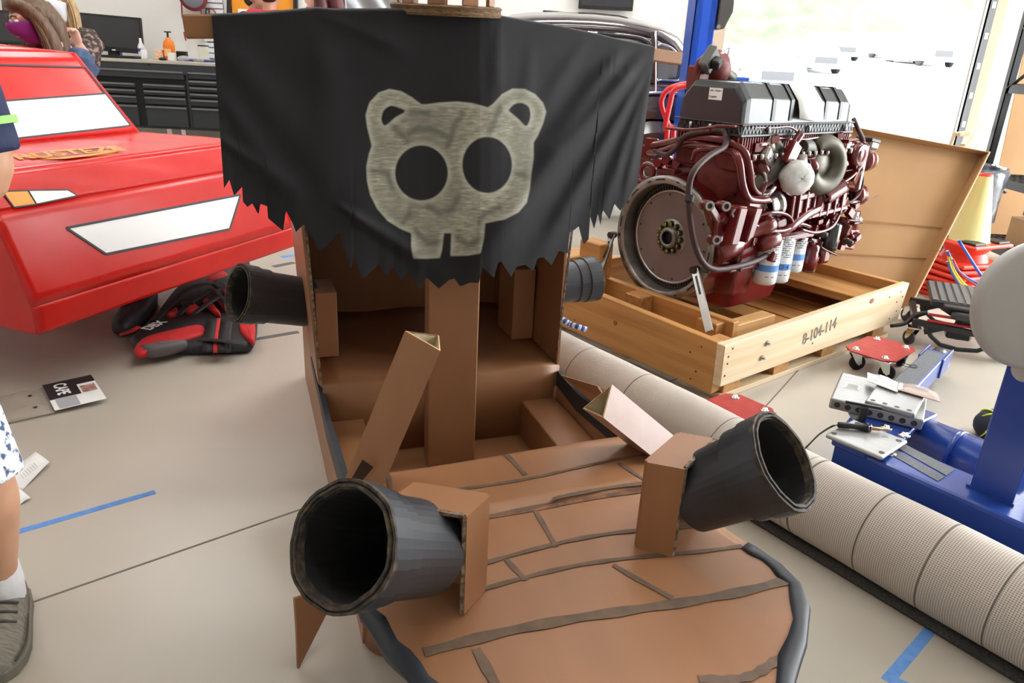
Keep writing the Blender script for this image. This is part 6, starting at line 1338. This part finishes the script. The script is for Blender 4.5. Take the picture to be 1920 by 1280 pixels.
for z in (.15, PY(1900, 352, YS).z, PY(1915, 160, YS).z, 2.1):
    rk('shelf_beam', MB().span((xs_, YS, z-.06), (xs_+RW, YS+.03, z)), black_metal, bevel=.003); rk('shelf_beam', MB().span((xs_, YS+RD-.03, z-.06), (xs_+RW, YS+RD, z)), black_metal); rk('shelf_beam', MB().span((xs_, YS, z-.06), (xs_+.03, YS+RD, z))); 
    b = MB()
    for k in range(30): b.bar((xs_+.02+k*.05, YS, z), (xs_+.02+k*.05, YS+RD, z), .006, .006)
    for k in range(9): b.bar((xs_, YS+.04+k*.08, z+.004), (xs_+RW, YS+.04+k*.08, z+.004), .006, .006)
    tag(rk('wire_deck', b), kind='stuff')
zsh = PY(1900, 352, YS).z+.01
single('carton', MB().box((0, 0, .17), (.5, .4, .34)), card_m, 'large brown carton on the floor under the wire shelf', 'box', base=V((0, 0, 0)), bevel=.004).location = V((xs_+.38, YS+.25, .0))
single('carton', MB().box((0, 0, .11), (.5, .4, .22)), card_m, 'brown carton on the low shelf at the right edge', 'box', base=V((0, 0, 0)), bevel=.004).location = V((xs_+.95, YS+.25, .16))
single('storage_bin', MB().box((0, 0, .05), (.3, .3, .1)), black_plastic, 'dark storage bin in the gap below the wire shelf', 'bin', base=V((0, 0, 0)), bevel=.01).location = V((xs_+.35, YS+.3, .345))
single('tarp_bundle', MB().ell((0, 0, .2), (.4, .22, .22), 20, 12), mat('grey_tarp', rgb(150, 138, 126), .7, col2=rgb(120, 110, 100), sc=5, bump=.4, bsc=12), 'grey beige wrapped bundle on the wire shelf', 'bundle', base=V((0, 0, 0))).location = V((xs_+.65, YS+.36, zsh))
# cardboard sheets leaning behind the rack, between rack and wall
dk_card = mat('card_dark', rgb(120, 92, 64), .8)  # darker brown card for the middle sheet
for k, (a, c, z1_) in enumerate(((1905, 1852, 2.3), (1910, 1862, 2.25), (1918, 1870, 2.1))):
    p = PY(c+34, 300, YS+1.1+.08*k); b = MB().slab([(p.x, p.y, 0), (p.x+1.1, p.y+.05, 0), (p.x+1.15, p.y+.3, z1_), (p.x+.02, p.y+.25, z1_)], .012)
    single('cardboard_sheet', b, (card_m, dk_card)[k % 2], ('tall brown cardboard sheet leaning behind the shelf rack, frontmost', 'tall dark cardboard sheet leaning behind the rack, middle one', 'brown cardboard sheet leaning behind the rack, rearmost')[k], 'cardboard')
single('wood_strip', MB().bar(PY(1805, 272, 5.6), PY(1838, 232, 5.9), .03, .02), pine_l, 'thin wooden strip sticking up behind the cardboard tray', 'wood').name = 'wood_strip'
t = thing('paddle', 'pale wooden handle end showing above the cardboard tray', 'handle', PY(1800, 300, 5.4)); o_ = PY(1800, 300, 5.4); t.location = (o_.x, 5.4, 0); obj('shaft', MB().tube([V((o_.x-.1, 5.3, 0)), PY(1783, 270, 5.4), PY(1798, 252, 5.4)], .014, 8, 3), mat('wood_pale', rgb(226, 200, 160), .6), t, off=V((o_.x, 5.4, 0))); obj('grip', MB().bar(PY(1796, 252, 5.4), PY(1818, 249, 5.4), .04, .03), mat('wood_pale', rgb(226, 200, 160), .6), t, off=V((o_.x, 5.4, 0)), bevel=.006)
single('metal_rail', MB().bar(PY(1755, 278, 5.2), PY(1825, 289, 5.2), .05, .03), galv, 'grey metal rail lying behind the top of the cardboard tray', 'rail')
# ================================================================== parked cars outside
def parked(label, px, py, Y, w, h, l, m, tall=1.0):
    p = PY(px, py, Y); t = thing('parked_vehicle', label, 'car', (p.x, Y, lz(Y)), .05)
    hw = w/2
    def sec(y, z0, z1, k): return [V((-hw*k, y, z0)), V((hw*k, y, z0)), V((hw*k, y, z1*.6)), V((hw*k*.9, y, z1)), V((-hw*k*.9, y, z1)), V((-hw*k, y, z1*.6))]
    obj('car_body', MB().loft([sec(0, .35, h*.55, .94), sec(.12, .28, h*.62, 1), sec(l, .28, h*.6, 1), sec(l+.1, .35, h*.5, .92)], True, False), m, t, bevel=.05)
    obj('car_cabin', MB().loft([[V((-hw*.92, .5/tall, h*.58)), V((hw*.92, .5/tall, h*.58)), V((hw*.92, l-.1, h*.58)), V((-hw*.92, l-.1, h*.58))], [V((-hw*.8, 1.0/tall, h)), V((hw*.8, 1.0/tall, h)), V((hw*.8, l-.4, h)), V((-hw*.8, l-.4, h))]], True, False), m, t, bevel=.05)
    gl = mat('van_glass', rgb(120, 132, 156), .2)
    obj('windscreen', MB().slab([(-hw*.74, .56/tall-.0, h*.64), (hw*.74, .56/tall, h*.64), (hw*.66, .95/tall-.02, h*.95), (-hw*.66, .95/tall-.02, h*.95)], .03), gl, t)
    obj('grille', MB().box((0, -.02, h*.38), (w*.5, .06, h*.18)), black_plastic, t); obj('bumper', MB().box((0, -.04, h*.2), (w*.96, .14, h*.1)), gl, t)
    for sx in (-1, 1):
        obj('headlamp', MB().box((sx*hw*.72, .0, h*.42), (w*.16, .06, h*.12)), chrome, t)
        for y in (.7, l-.7): obj('wheel', MB().lathe([(.1, -.1), (.3, -.1), (.34, -.05), (.34, .05), (.3, .1), (.1, .1)], frame((sx*hw*.86, y, .34), (1, 0, 0)), 20), rubber, t)
    return t
vw = mat('van_white', rgb(214, 216, 220), .4)
parked('white van with dark roof rack parked nearest the door jamb', 1768, 110, 42, 1.9, 1.75, 4.6, vw, 1.4); 
parked('white car parked left of the van outside', 1668, 112, 49, 1.9, 1.5, 4.4, vw); parked('pale silver car parked farther left outside the open door', 1585, 112, 44, 1.9, 1.5, 4.4, mat('car_silver', rgb(190, 194, 200), .3))
parked('grey blue car parked outside behind the engine cover', 1548, 118, 32, 1.8, 1.35, 4.2, mat('car_greyblue', rgb(186, 192, 204), .35)); parked('silver blue car parked outside beside the lift column', 1460, 130, 22, 1.8, 1.3, 4.2, mat('car_greyblue', rgb(186, 192, 204), .35))
# ================================================================== people
def skin_m(k, c): return mat('skin_'+k, rgb(*c), .5, col2=rgb(*[max(0, q-14) for q in c]), sc=9, bump=.03, bsc=120)
def limb(mb, pts, rs, n=14): mb.tube([V(p) for p in pts], rs, n, 4)
def hand(mb, wr, d, nrm, sc=1.0, curl=.5):       # palm, four fingers of unequal length, thumb
    d = V(d).normalized(); nrm = V(nrm); nrm = (nrm-d*nrm.dot(d)).normalized(); s_ = d.cross(nrm); wr = V(wr)
    M3 = Matrix((s_, d, nrm)).transposed()
    mb.ell(wr+d*.045*sc, (.04*sc, .052*sc, .016*sc), 12, 8, M3)
    for k, (o_, l_) in enumerate(((-.030, .062), (-.010, .074), (.010, .07), (.028, .055))):
        b0 = wr+d*.085*sc+s_*o_*sc; c = curl; b1 = b0+(d*math.cos(c*.7)+nrm*math.sin(c*.7))*l_*.5*sc; b2 = b1+(d*math.cos(c*1.8)+nrm*math.sin(c*1.8))*l_*.35*sc; b3 = b2+(d*math.cos(c*2.6)+nrm*math.sin(c*2.6))*l_*.28*sc
        mb.tube([b0-d*.02*sc, b0, b1, b2, b3], [.009*sc, .0095*sc, .0085*sc, .0078*sc, .006*sc], 8, 2)
    t0 = wr+d*.025*sc-s_*.034*sc; mb.tube([t0, t0+(d*.5-s_*.75+nrm*.4)*.035*sc, t0+(d*.8-s_*.75+nrm*.7)*.06*sc], [.012*sc, .0105*sc, .008*sc], 8, 2)
def head_shape(mb, M):                            # local: face towards -Y, up Z, centre of the skull at the origin
    def e(c, r): mb.ell(M @ V(c), r, 18, 12, M.to_3x3())
    e((0, .012, .03), (.076, .094, .092)); e((0, -.022, -.035), (.060, .072, .078)); e((0, -.050, -.085), (.036, .034, .028)); e((0, -.088, -.062), (.026, .012, .010))
    mb.tube([M @ V((0, -.088, .012)), M @ V((0, -.105, -.018)), M @ V((0, -.112, -.030))], [.009, .013, .015], 10, 2); e((-.012, -.098, -.034), (.010, .010, .008)); e((.012, -.098, -.034), (.010, .010, .008))
    for s_ in (-1, 1): e((s_*.078, .008, -.012), (.010, .020, .032)); e((s_*.032, -.074, .034), (.026, .014, .010))
def eyes(par, M, off, iris, brow):
    for s_ in (-1, 1):
        c = M @ V((s_*.031, -.083, .012)); ey = obj('eye', MB().ell(c, .0125, 12, 8), mat('eye_white', rgb(232, 228, 222), .3), par, off=off)
        obj('iris', MB().ell(M @ V((s_*.031, -.0935, .012)), (.0055, .003, .0055), 10, 6, M.to_3x3()), iris, ey, off=off)
        obj('eyebrow', MB().tube([M @ V((s_*.012, -.096, .036)), M @ V((s_*.03, -.094, .043)), M @ V((s_*.05, -.078, .038))], [.004, .005, .003], 6, 2), brow, par, off=off)
    obj('lips', MB().tube([M @ V((-.024, -.089, -.064)), M @ V((0, -.101, -.062)), M @ V((.024, -.089, -.064))], [.003, .007, .003], 8, 3), mat('lips', rgb(186, 108, 100), .5), par, off=off)
def facemask(par, M, off, m):
    P = []
    for i in range(9):
        v_ = i/8; z = .004-.125*v_; row = []
        for j in range(15):
            a = -1.25+2.5*j/14; rx = .085-.014*v_; ry = .104+.034*math.sin(min(1, v_*1.15+.25)*PI)*math.cos(a)**4-.014*v_**3*3
            row.append(M @ V((rx*math.sin(a)*1.0, -ry*math.cos(a)+.004, z+.012*math.cos(a*1.3)*(1-v_))))
        P.append(row)
    mk = obj('face_mask', MB().grid(P), m, par, off=off, solid=.003)
    for s_ in (-1, 1): obj('mask_loop', MB().tube([M @ V((s_*.077, -.03, -.01)), M @ V((s_*.085, .0, .01)), M @ V((s_*.084, .025, -.01)), M @ V((s_*.075, -.02, -.08))], .002, 6, 3), m, mk, off=off)
def hair_cap(par, M, off, m, length=0.0, fringe=True, width=.1):
    b = MB(); e = lambda c, r: b.ell(M @ V(c), r, 18, 12, M.to_3x3())
    e((0, .022, .045), (.086, .102, .092)); 
    if length == 0: e((0, .05, -.005), (.08, .075, .075))
    if fringe: e((0, -.055, .098), (.066, .04, .034))
    if length:
        for s_ in (-1, 1): limb(b, [M @ V((s_*.05, -.04, .095)), M @ V((s_*.088, .0, .02)), M @ V((s_*.095, .02, -.08)), M @ V((s_*width, .0, -.08-length*.6)), M @ V((s_*width*.8, -.03, -.08-length))], [.025, .035, .045, .05, .028])
        limb(b, [M @ V((0, .09, .06)), M @ V((0, .105, -.05)), M @ V((0, .09, -.08-length*.8))], [.05, .07, .05])
    h = remeshed('hair', b, m, .009, par, 3, off)
    if length:
        s_b = MB(); random.seed(5)
        for k in range(70):
            s_ = random.choice((-1, 1)); u_ = random.uniform(.6, 1.05); w_ = random.uniform(-.03, .05)
            s_b.tube([M @ V((s_*.085*u_, w_-.01, .06)), M @ V((s_*.118*u_, w_, -.05)), M @ V((s_*(width+.038)*u_, w_-.02, -.08-length*.5)), M @ V((s_*(width+.01)*u_+random.uniform(-.02, .02), w_-.04, -.09-length*random.uniform(.85, 1.1)))], [.004, .006, .006, .002], 5, 3)
        tag(obj('hair_locks', s_b, m, h, off=off), kind='stuff')
    return h
def person(label, loc, rz, jts, cols, hair, mask=None, vox=.011, shoes=True):
    t = thing('person', label, 'person', loc, rz); J = dict(hd=(0, -.02, 1.60), nk=(0, .01, 1.46), ch=(0, .015, 1.28), wa=(0, .01, 1.08), hp=(0, .015, .93), shL=(.18, .02, 1.40), elL=(.22, .04, 1.12), wrL=(.2, -.06, .88), shR=(-.18, .02, 1.40), elR=(-.22, .04, 1.12), wrR=(-.2, -.06, .88), knL=(.1, -.01, .49), anL=(.1, .03, .09), knR=(-.1, -.01, .49), anR=(-.1, .03, .09), yaw=0, nod=0, hL=(0, -.3, -1), hR=(0, -.3, -1), curl=.6, f=1.0)
    J.update(jts); g = {k: V(v_) for k, v_ in J.items() if isinstance(v_, tuple)}
    HM = Matrix.Translation(g['hd']) @ Matrix.Rotation(J['yaw'], 4, 'Z') @ Matrix.Rotation(J['nod'], 4, 'X')
    sk = cols['skin']; b = MB(); head_shape(b, HM)
    limb(b, [g['ch'], g['nk'], g['hd']+V((0, .02, -.06))], [.07, .055, .052])
    def torso(bb, gr, low=True):
        for p, rx, ry in ((g['ch'], .165, .112), (g['wa'], .138, .098), (g['hp'], .165, .115)): bb.ell(p, (rx+gr, ry+gr, .16), 18, 10)
        limb(bb, [g['shR'], g['ch'].lerp(g['nk'], .55), g['shL']], [.062+gr, .085+gr, .062+gr])
    torso(b, 0)
    for s_ in 'LR':
        limb(b, [g['sh'+s_], g['sh'+s_].lerp(g['el'+s_], .5), g['el'+s_], g['el'+s_].lerp(g['wr'+s_], .4), g['wr'+s_]], [.055, .05, .041, .04, .028]); hand(b, g['wr'+s_], g[('h'+s_)], (0, -1, .2) if abs(g['h'+s_].normalized().y) < .8 else (0, 0, -1), 1.0, J['curl'])
        x = .1 if s_ == 'L' else -.1; hpj = g['hp']+V((x*.9, 0, -.04))
        limb(b, [hpj, hpj.lerp(g['kn'+s_], .5), g['kn'+s_], g['kn'+s_].lerp(g['an'+s_], .35), g['kn'+s_].lerp(g['an'+s_], .8), g['an'+s_]], [.088, .078, .057, .056, .038, .036])
        fd = V((.25 if s_ == 'L' else -.25, -1, 0)).normalized() if 'foot'+s_ not in J else g['foot'+s_].normalized()
        a = g['an'+s_]
        if shoes: limb(b, [a+V((0, 0, -.03))-fd*.05, a+V((0, 0, -.045))+fd*.05, V((a.x, a.y, .03))+fd*.17], [.036, .04, .025]); 
        if shoes:
            sb_ = MB(); limb(sb_, [V((a.x, a.y, .05))-fd*.06, V((a.x, a.y, .052))+fd*.06, V((a.x, a.y, .042))+fd*.19], [.048, .05, .04]); sh_ = remeshed('shoe', sb_, cols['shoe'], .01, t, 3)
    body = remeshed('body', b, sk, vox, t, 4)
    c = MB(); torso(c, .021)
    for s_ in 'LR':
        e = g['el'+s_]; sl = J.get('sleeve', 1.0)
        pts = [g['sh'+s_], g['sh'+s_].lerp(e, .5*min(1, sl*2)), g['sh'+s_].lerp(e, min(1, sl*1.0))]; rs = [.072, .067, .062]
        if J.get('long'): pts = [g['sh'+s_], g['sh'+s_].lerp(e, .6), e, e.lerp(g['wr'+s_], .5), e.lerp(g['wr'+s_], .93)]; rs = [.072, .066, .058, .052, .042]
        limb(c, pts, rs)
    shirt = remeshed('shirt', c, cols['shirt'], vox, t, 4)
    l_ = MB(); l_.ell(g['hp'], (.182, .133, .13), 18, 10)
    for s_ in 'LR':
        x = .1 if s_ == 'L' else -.1; hpj = g['hp']+V((x*.9, 0, -.04)); k = g['kn'+s_]
        if J.get('shorts'): limb(l_, [hpj, hpj.lerp(k, .5), k+V((0, 0, .0))], [.1, .088, .08])
        else: limb(l_, [hpj, k, k.lerp(g['an'+s_], .9)], [.104, .078, .066])
    remeshed('shorts' if J.get('shorts') else 'trousers', l_, cols['pants'], vox, t, 4)
    eyes(body, HM, None, mat('iris_brown', rgb(70, 50, 36), .3), cols['hair'])
    if mask: facemask(t, HM, None, mask)
    hair_cap(t, HM, None, cols['hair'], *hair)
    return t, HM, g
jeans = mat('dark_jeans', rgb(50, 58, 84), .8, bump=.2, bsc=200); shoe_d = mat('shoe_dark', rgb(60, 58, 58), .7)
denim = mat('denim_jacket', rgb(56, 72, 102), .8, col2=rgb(72, 90, 122), sc=16, bump=.3, bsc=160)
# woman in a denim jacket bent over the back of the red car
hp1 = PY(104, 40, 4.55); w1o = V((hp1.x, 4.75, 0))
dx1 = 0
t, HM, g = person('woman in denim jacket and purple mask bending over the red car', w1o, -.25, dict(hd=(-.02, -.30, hp1.z-.0), nk=(.03, -.16, hp1.z-.14), ch=(-.06, -.08, hp1.z-.33), wa=(-.2, .08, 1.02), hp=(-.28, .14, .90), knL=(-.18, -.01, .49), anL=(-.18, .03, .09), knR=(-.38, -.01, .49), anR=(-.38, .03, .09), shL=(.14, -.10, hp1.z-.22), shR=(-.18, -.1, hp1.z-.2), elL=(.12, -.3, hp1.z-.46), elR=(-.2, -.3, hp1.z-.44), wrL=(.08, -.52, hp1.z-.42), wrR=(-.14, -.5, hp1.z-.40), hL=(-.4, -1, 0), hR=(-.2, -1, 0), yaw=-.35, nod=.30, long=True), dict(skin=skin_m('fair', (226, 178, 158)), shirt=denim, pants=jeans, shoe=shoe_d, hair=mat('hair_brown', rgb(74, 52, 36), .5, col2=rgb(110, 84, 58), sc=40, stretch=(3, 3, .4))), (.20, True, .105), mat('mask_purple', rgb(122, 20, 112), .7, bump=.2, bsc=30))
# second woman behind her
hp2 = PY(111, 12, 5.6)
t, HM, g = person('woman with long fair hair and pale grey mask', V((hp2.x-.02, 5.62, 0)), -.05, dict(hd=(0, -.02, hp2.z+.02), nk=(.02, .01, hp2.z-.13), ch=(.05, .015, hp2.z-.32), shL=(.22, .02, hp2.z-.22), shR=(-.13, .02, hp2.z-.2), elL=tuple(PY(164, 110, 5.52)-V((hp2.x-.02, 5.62, 0))), wrL=tuple(PY(153, 84, 5.40)-V((hp2.x-.02, 5.62, 0))), hL=(-.1, -.25, 1), curl=1.1, long=False, sleeve=1.0, yaw=.2), dict(skin=skin_m('fair', (226, 178, 158)), shirt=mat('floral_top', rgb(58, 46, 46), .8, col2=rgb(150, 128, 112), sc=38, lo=.5, hi=.62), pants=jeans, shoe=shoe_d, hair=mat('hair_fair', rgb(150, 118, 78), .5, col2=rgb(190, 160, 116), sc=40, stretch=(3, 3, .4))), (.26, False, .09), mat('mask_grey', rgb(206, 206, 212), .7, bump=.1, bsc=30))
# two men behind the sail, faces turned away
shortb = mat('hair_short', rgb(50, 40, 34), .6)
hp3 = PY(505, -6, 6.6)
person('man in bright red polo shirt seen from behind above the sail', V((hp3.x, 6.6, 0)), 2.9, dict(hd=(0, -.02, hp3.z+.03), nk=(0, .01, hp3.z-.11), ch=(0, .015, hp3.z-.30), shL=(.19, .02, hp3.z-.175), shR=(-.19, .02, hp3.z-.175), wa=(0, .01, 1.06), yaw=.2, sleeve=.6), dict(skin=skin_m('tan', (214, 160, 134)), shirt=mat('polo_red', rgb(196, 22, 62), .8), pants=jeans, shoe=shoe_d, hair=shortb), (0, True))
hp5 = PY(478, -4, 7.25)
person('dark haired man half hidden beside the red polo man', V((hp5.x, 7.25, 0)), 1.3, dict(hd=(0, -.02, hp5.z), nk=(0, .01, hp5.z-.13), ch=(0, .015, hp5.z-.32), shL=(.18, .02, hp5.z-.2), shR=(-.18, .02, hp5.z-.2), wa=(0, .01, 1.02), sleeve=.6), dict(skin=skin_m('tan', (214, 160, 134)), shirt=mat('tee_navy', rgb(40, 44, 66), .8), pants=jeans, shoe=shoe_d, hair=shortb), (0, True))
hp4 = PY(606, -2, 6.0)
person('person with maroon hair in profile left of the raised car hood', V((hp4.x, 6.0, 0)), -1.45, dict(hd=(0, -.02, hp4.z), nk=(0, .01, hp4.z-.13), ch=(0, .015, hp4.z-.32), shL=(.17, .02, hp4.z-.2), shR=(-.17, .02, hp4.z-.2), wa=(0, .01, 1.0), sleeve=.6), dict(skin=skin_m('fair', (226, 178, 158)), shirt=mat('tee_black', rgb(36, 34, 36), .8), pants=jeans, shoe=shoe_d, hair=mat('hair_maroon', rgb(92, 28, 40), .5, col2=rgb(60, 22, 28), sc=30)), (.1, True, .08))
# man at the left edge: leg, shoe, shorts hem, elbow and sleeve show
an = G(2, 1090, .10); ank = V((an.x, an.y, .10)); toe = G(-15, 1262, .03)
fd = V((toe.x-ank.x, toe.y-ank.y, 0)).normalized()
el = hit(-22, 312, (0, 1, 0), (0, ank.y+.0, 0)); kn = hit(-32, 905, (0, 1, 0), (0, ank.y-.03, 0))
mo = V((ank.x-.11, ank.y, 0)); lc = lambda p: tuple(V(p)-mo)
shorts_m = mat('shorts_print', rgb(238, 240, 244), .8, col2=rgb(72, 92, 130), sc=55, lo=.52, hi=.60)
kz = kn.z
man, HM, g = person('man in navy shirt and blue print shorts standing at left edge', mo, 0, dict(hd=(-.10, -.03, 1.62), nk=(-.10, .0, 1.47), ch=(-.10, .0, 1.29), wa=(-.09, .0, 1.09), hp=(-.07, .0, .92), shL=(lc(el)[0]-.075, .0, 1.40), shR=(-.28, .0, 1.41), elL=lc(el), wrL=tuple(V(lc(el))+V((-.16, -.1, -.16))), hL=(-.8, -.5, -.4), elR=(-.34, .0, 1.14), wrR=(-.3, -.12, .95), knL=tuple(V((kn.x-mo.x, kn.y-mo.y, kz))), anL=(.11, 0, .10), footL=tuple(fd), knR=(-.2, 0, .49), anR=(-.22, .05, .09), shorts=True, sleeve=.95), dict(skin=skin_m('leg', (208, 158, 128)), shirt=mat('polo_navy', rgb(34, 42, 76), .8, bump=.2, bsc=200), pants=shorts_m, shoe=shoe_d, hair=shortb), (0, True), None, .008, False)
slv = g['shL'].lerp(g['elL'], .86); dsl = (g['elL']-g['shL']).normalized()
obj('sleeve_stripe', MB().lathe([(.071, -.025), (.0705, -.012)], frame(slv, dsl), 24), mat('lime_stripe', rgb(150, 214, 110), .7), man)
# sock and canvas shoe
sw = MB(); limb(sw, [g['anL']+V((0, 0, .05)), g['anL']+V((0, 0, .0)), g['anL']+V((0, 0, -.05))], [.0405, .045, .042]); sock = remeshed('sock', sw, mat('sock_white', rgb(232, 232, 236), .8, bump=.2, bsc=160), .005, man, 2)
text('sock_lettering', 'DOO', .03, Matrix.Translation(g['anL']+V((-.008, -.046, .025))) @ rot((PI/2, 0, .15)).to_4x4(), mat('sock_ink', rgb(150, 152, 160), .8), man, bold=.001)
canvas = mat('shoe_canvas', rgb(112, 106, 96), .85, col2=rgb(140, 134, 122), sc=1, stretch=(40, 260, 40), bump=.3, bsc=180)
for s_, f_, cvo in (('L', fd, 0), ('R', V((-.35, -1, 0)).normalized(), 1)):
    a = g['an'+s_]; nf = V((-f_.y, f_.x, 0)); b = MB(); rings = []; so = []
    for u_, hw, hh in ((-.075, .018, .075), (-.06, .034, .09), (-.02, .042, .088), (.03, .045, .082), (.08, .05, .072), (.13, .054, .06), (.17, .05, .052), (.2, .036, .044), (.215, .016, .034)):
        c = V((a.x, a.y, 0))+f_*u_; rings.append([c+nf*hw*math.cos(q)+V((0, 0, .022+max(0, hh-.022)*max(0, math.sin(q))**.8 if math.sin(q) > 0 else .022)) for q in np.linspace(0, 2*PI, 22, endpoint=False)]); so.append([c+nf*(hw+.004)*sx+V((0, 0, z)) for sx, z in ((-1, .001), (1, .001), (1, .026), (-1, .026))])
    b.loft(rings, True, True); shoe = obj('shoe', b, canvas, man); obj('sole', MB().loft(so, True, False), mat('sole_grey', rgb(120, 114, 104), .8), shoe, bevel=.003)
    b = MB()
    for k in range(3): c = V((a.x, a.y, .083-.006*k))+f_*(.05+.025*k); b.tube([c-nf*.035+V((0, 0, -.012)), c, c+nf*.035+V((0, 0, -.012))], .003, 6, 3)
    obj('laces', b, mat('lace_grey', rgb(80, 78, 74), .8), shoe)
    q = [V((a.x, a.y, .0))+f_*u_+nf*w_+V((0, 0, z)) for u_, w_, z in ((.07, .0515, .05), (.12, .054, .045), (.16, .053, .042), (.2, .04, .038))]; obj('seam', MB().tube(q, .0022, 6, 4), mat('seam_dark', rgb(72, 68, 62), .8), shoe)
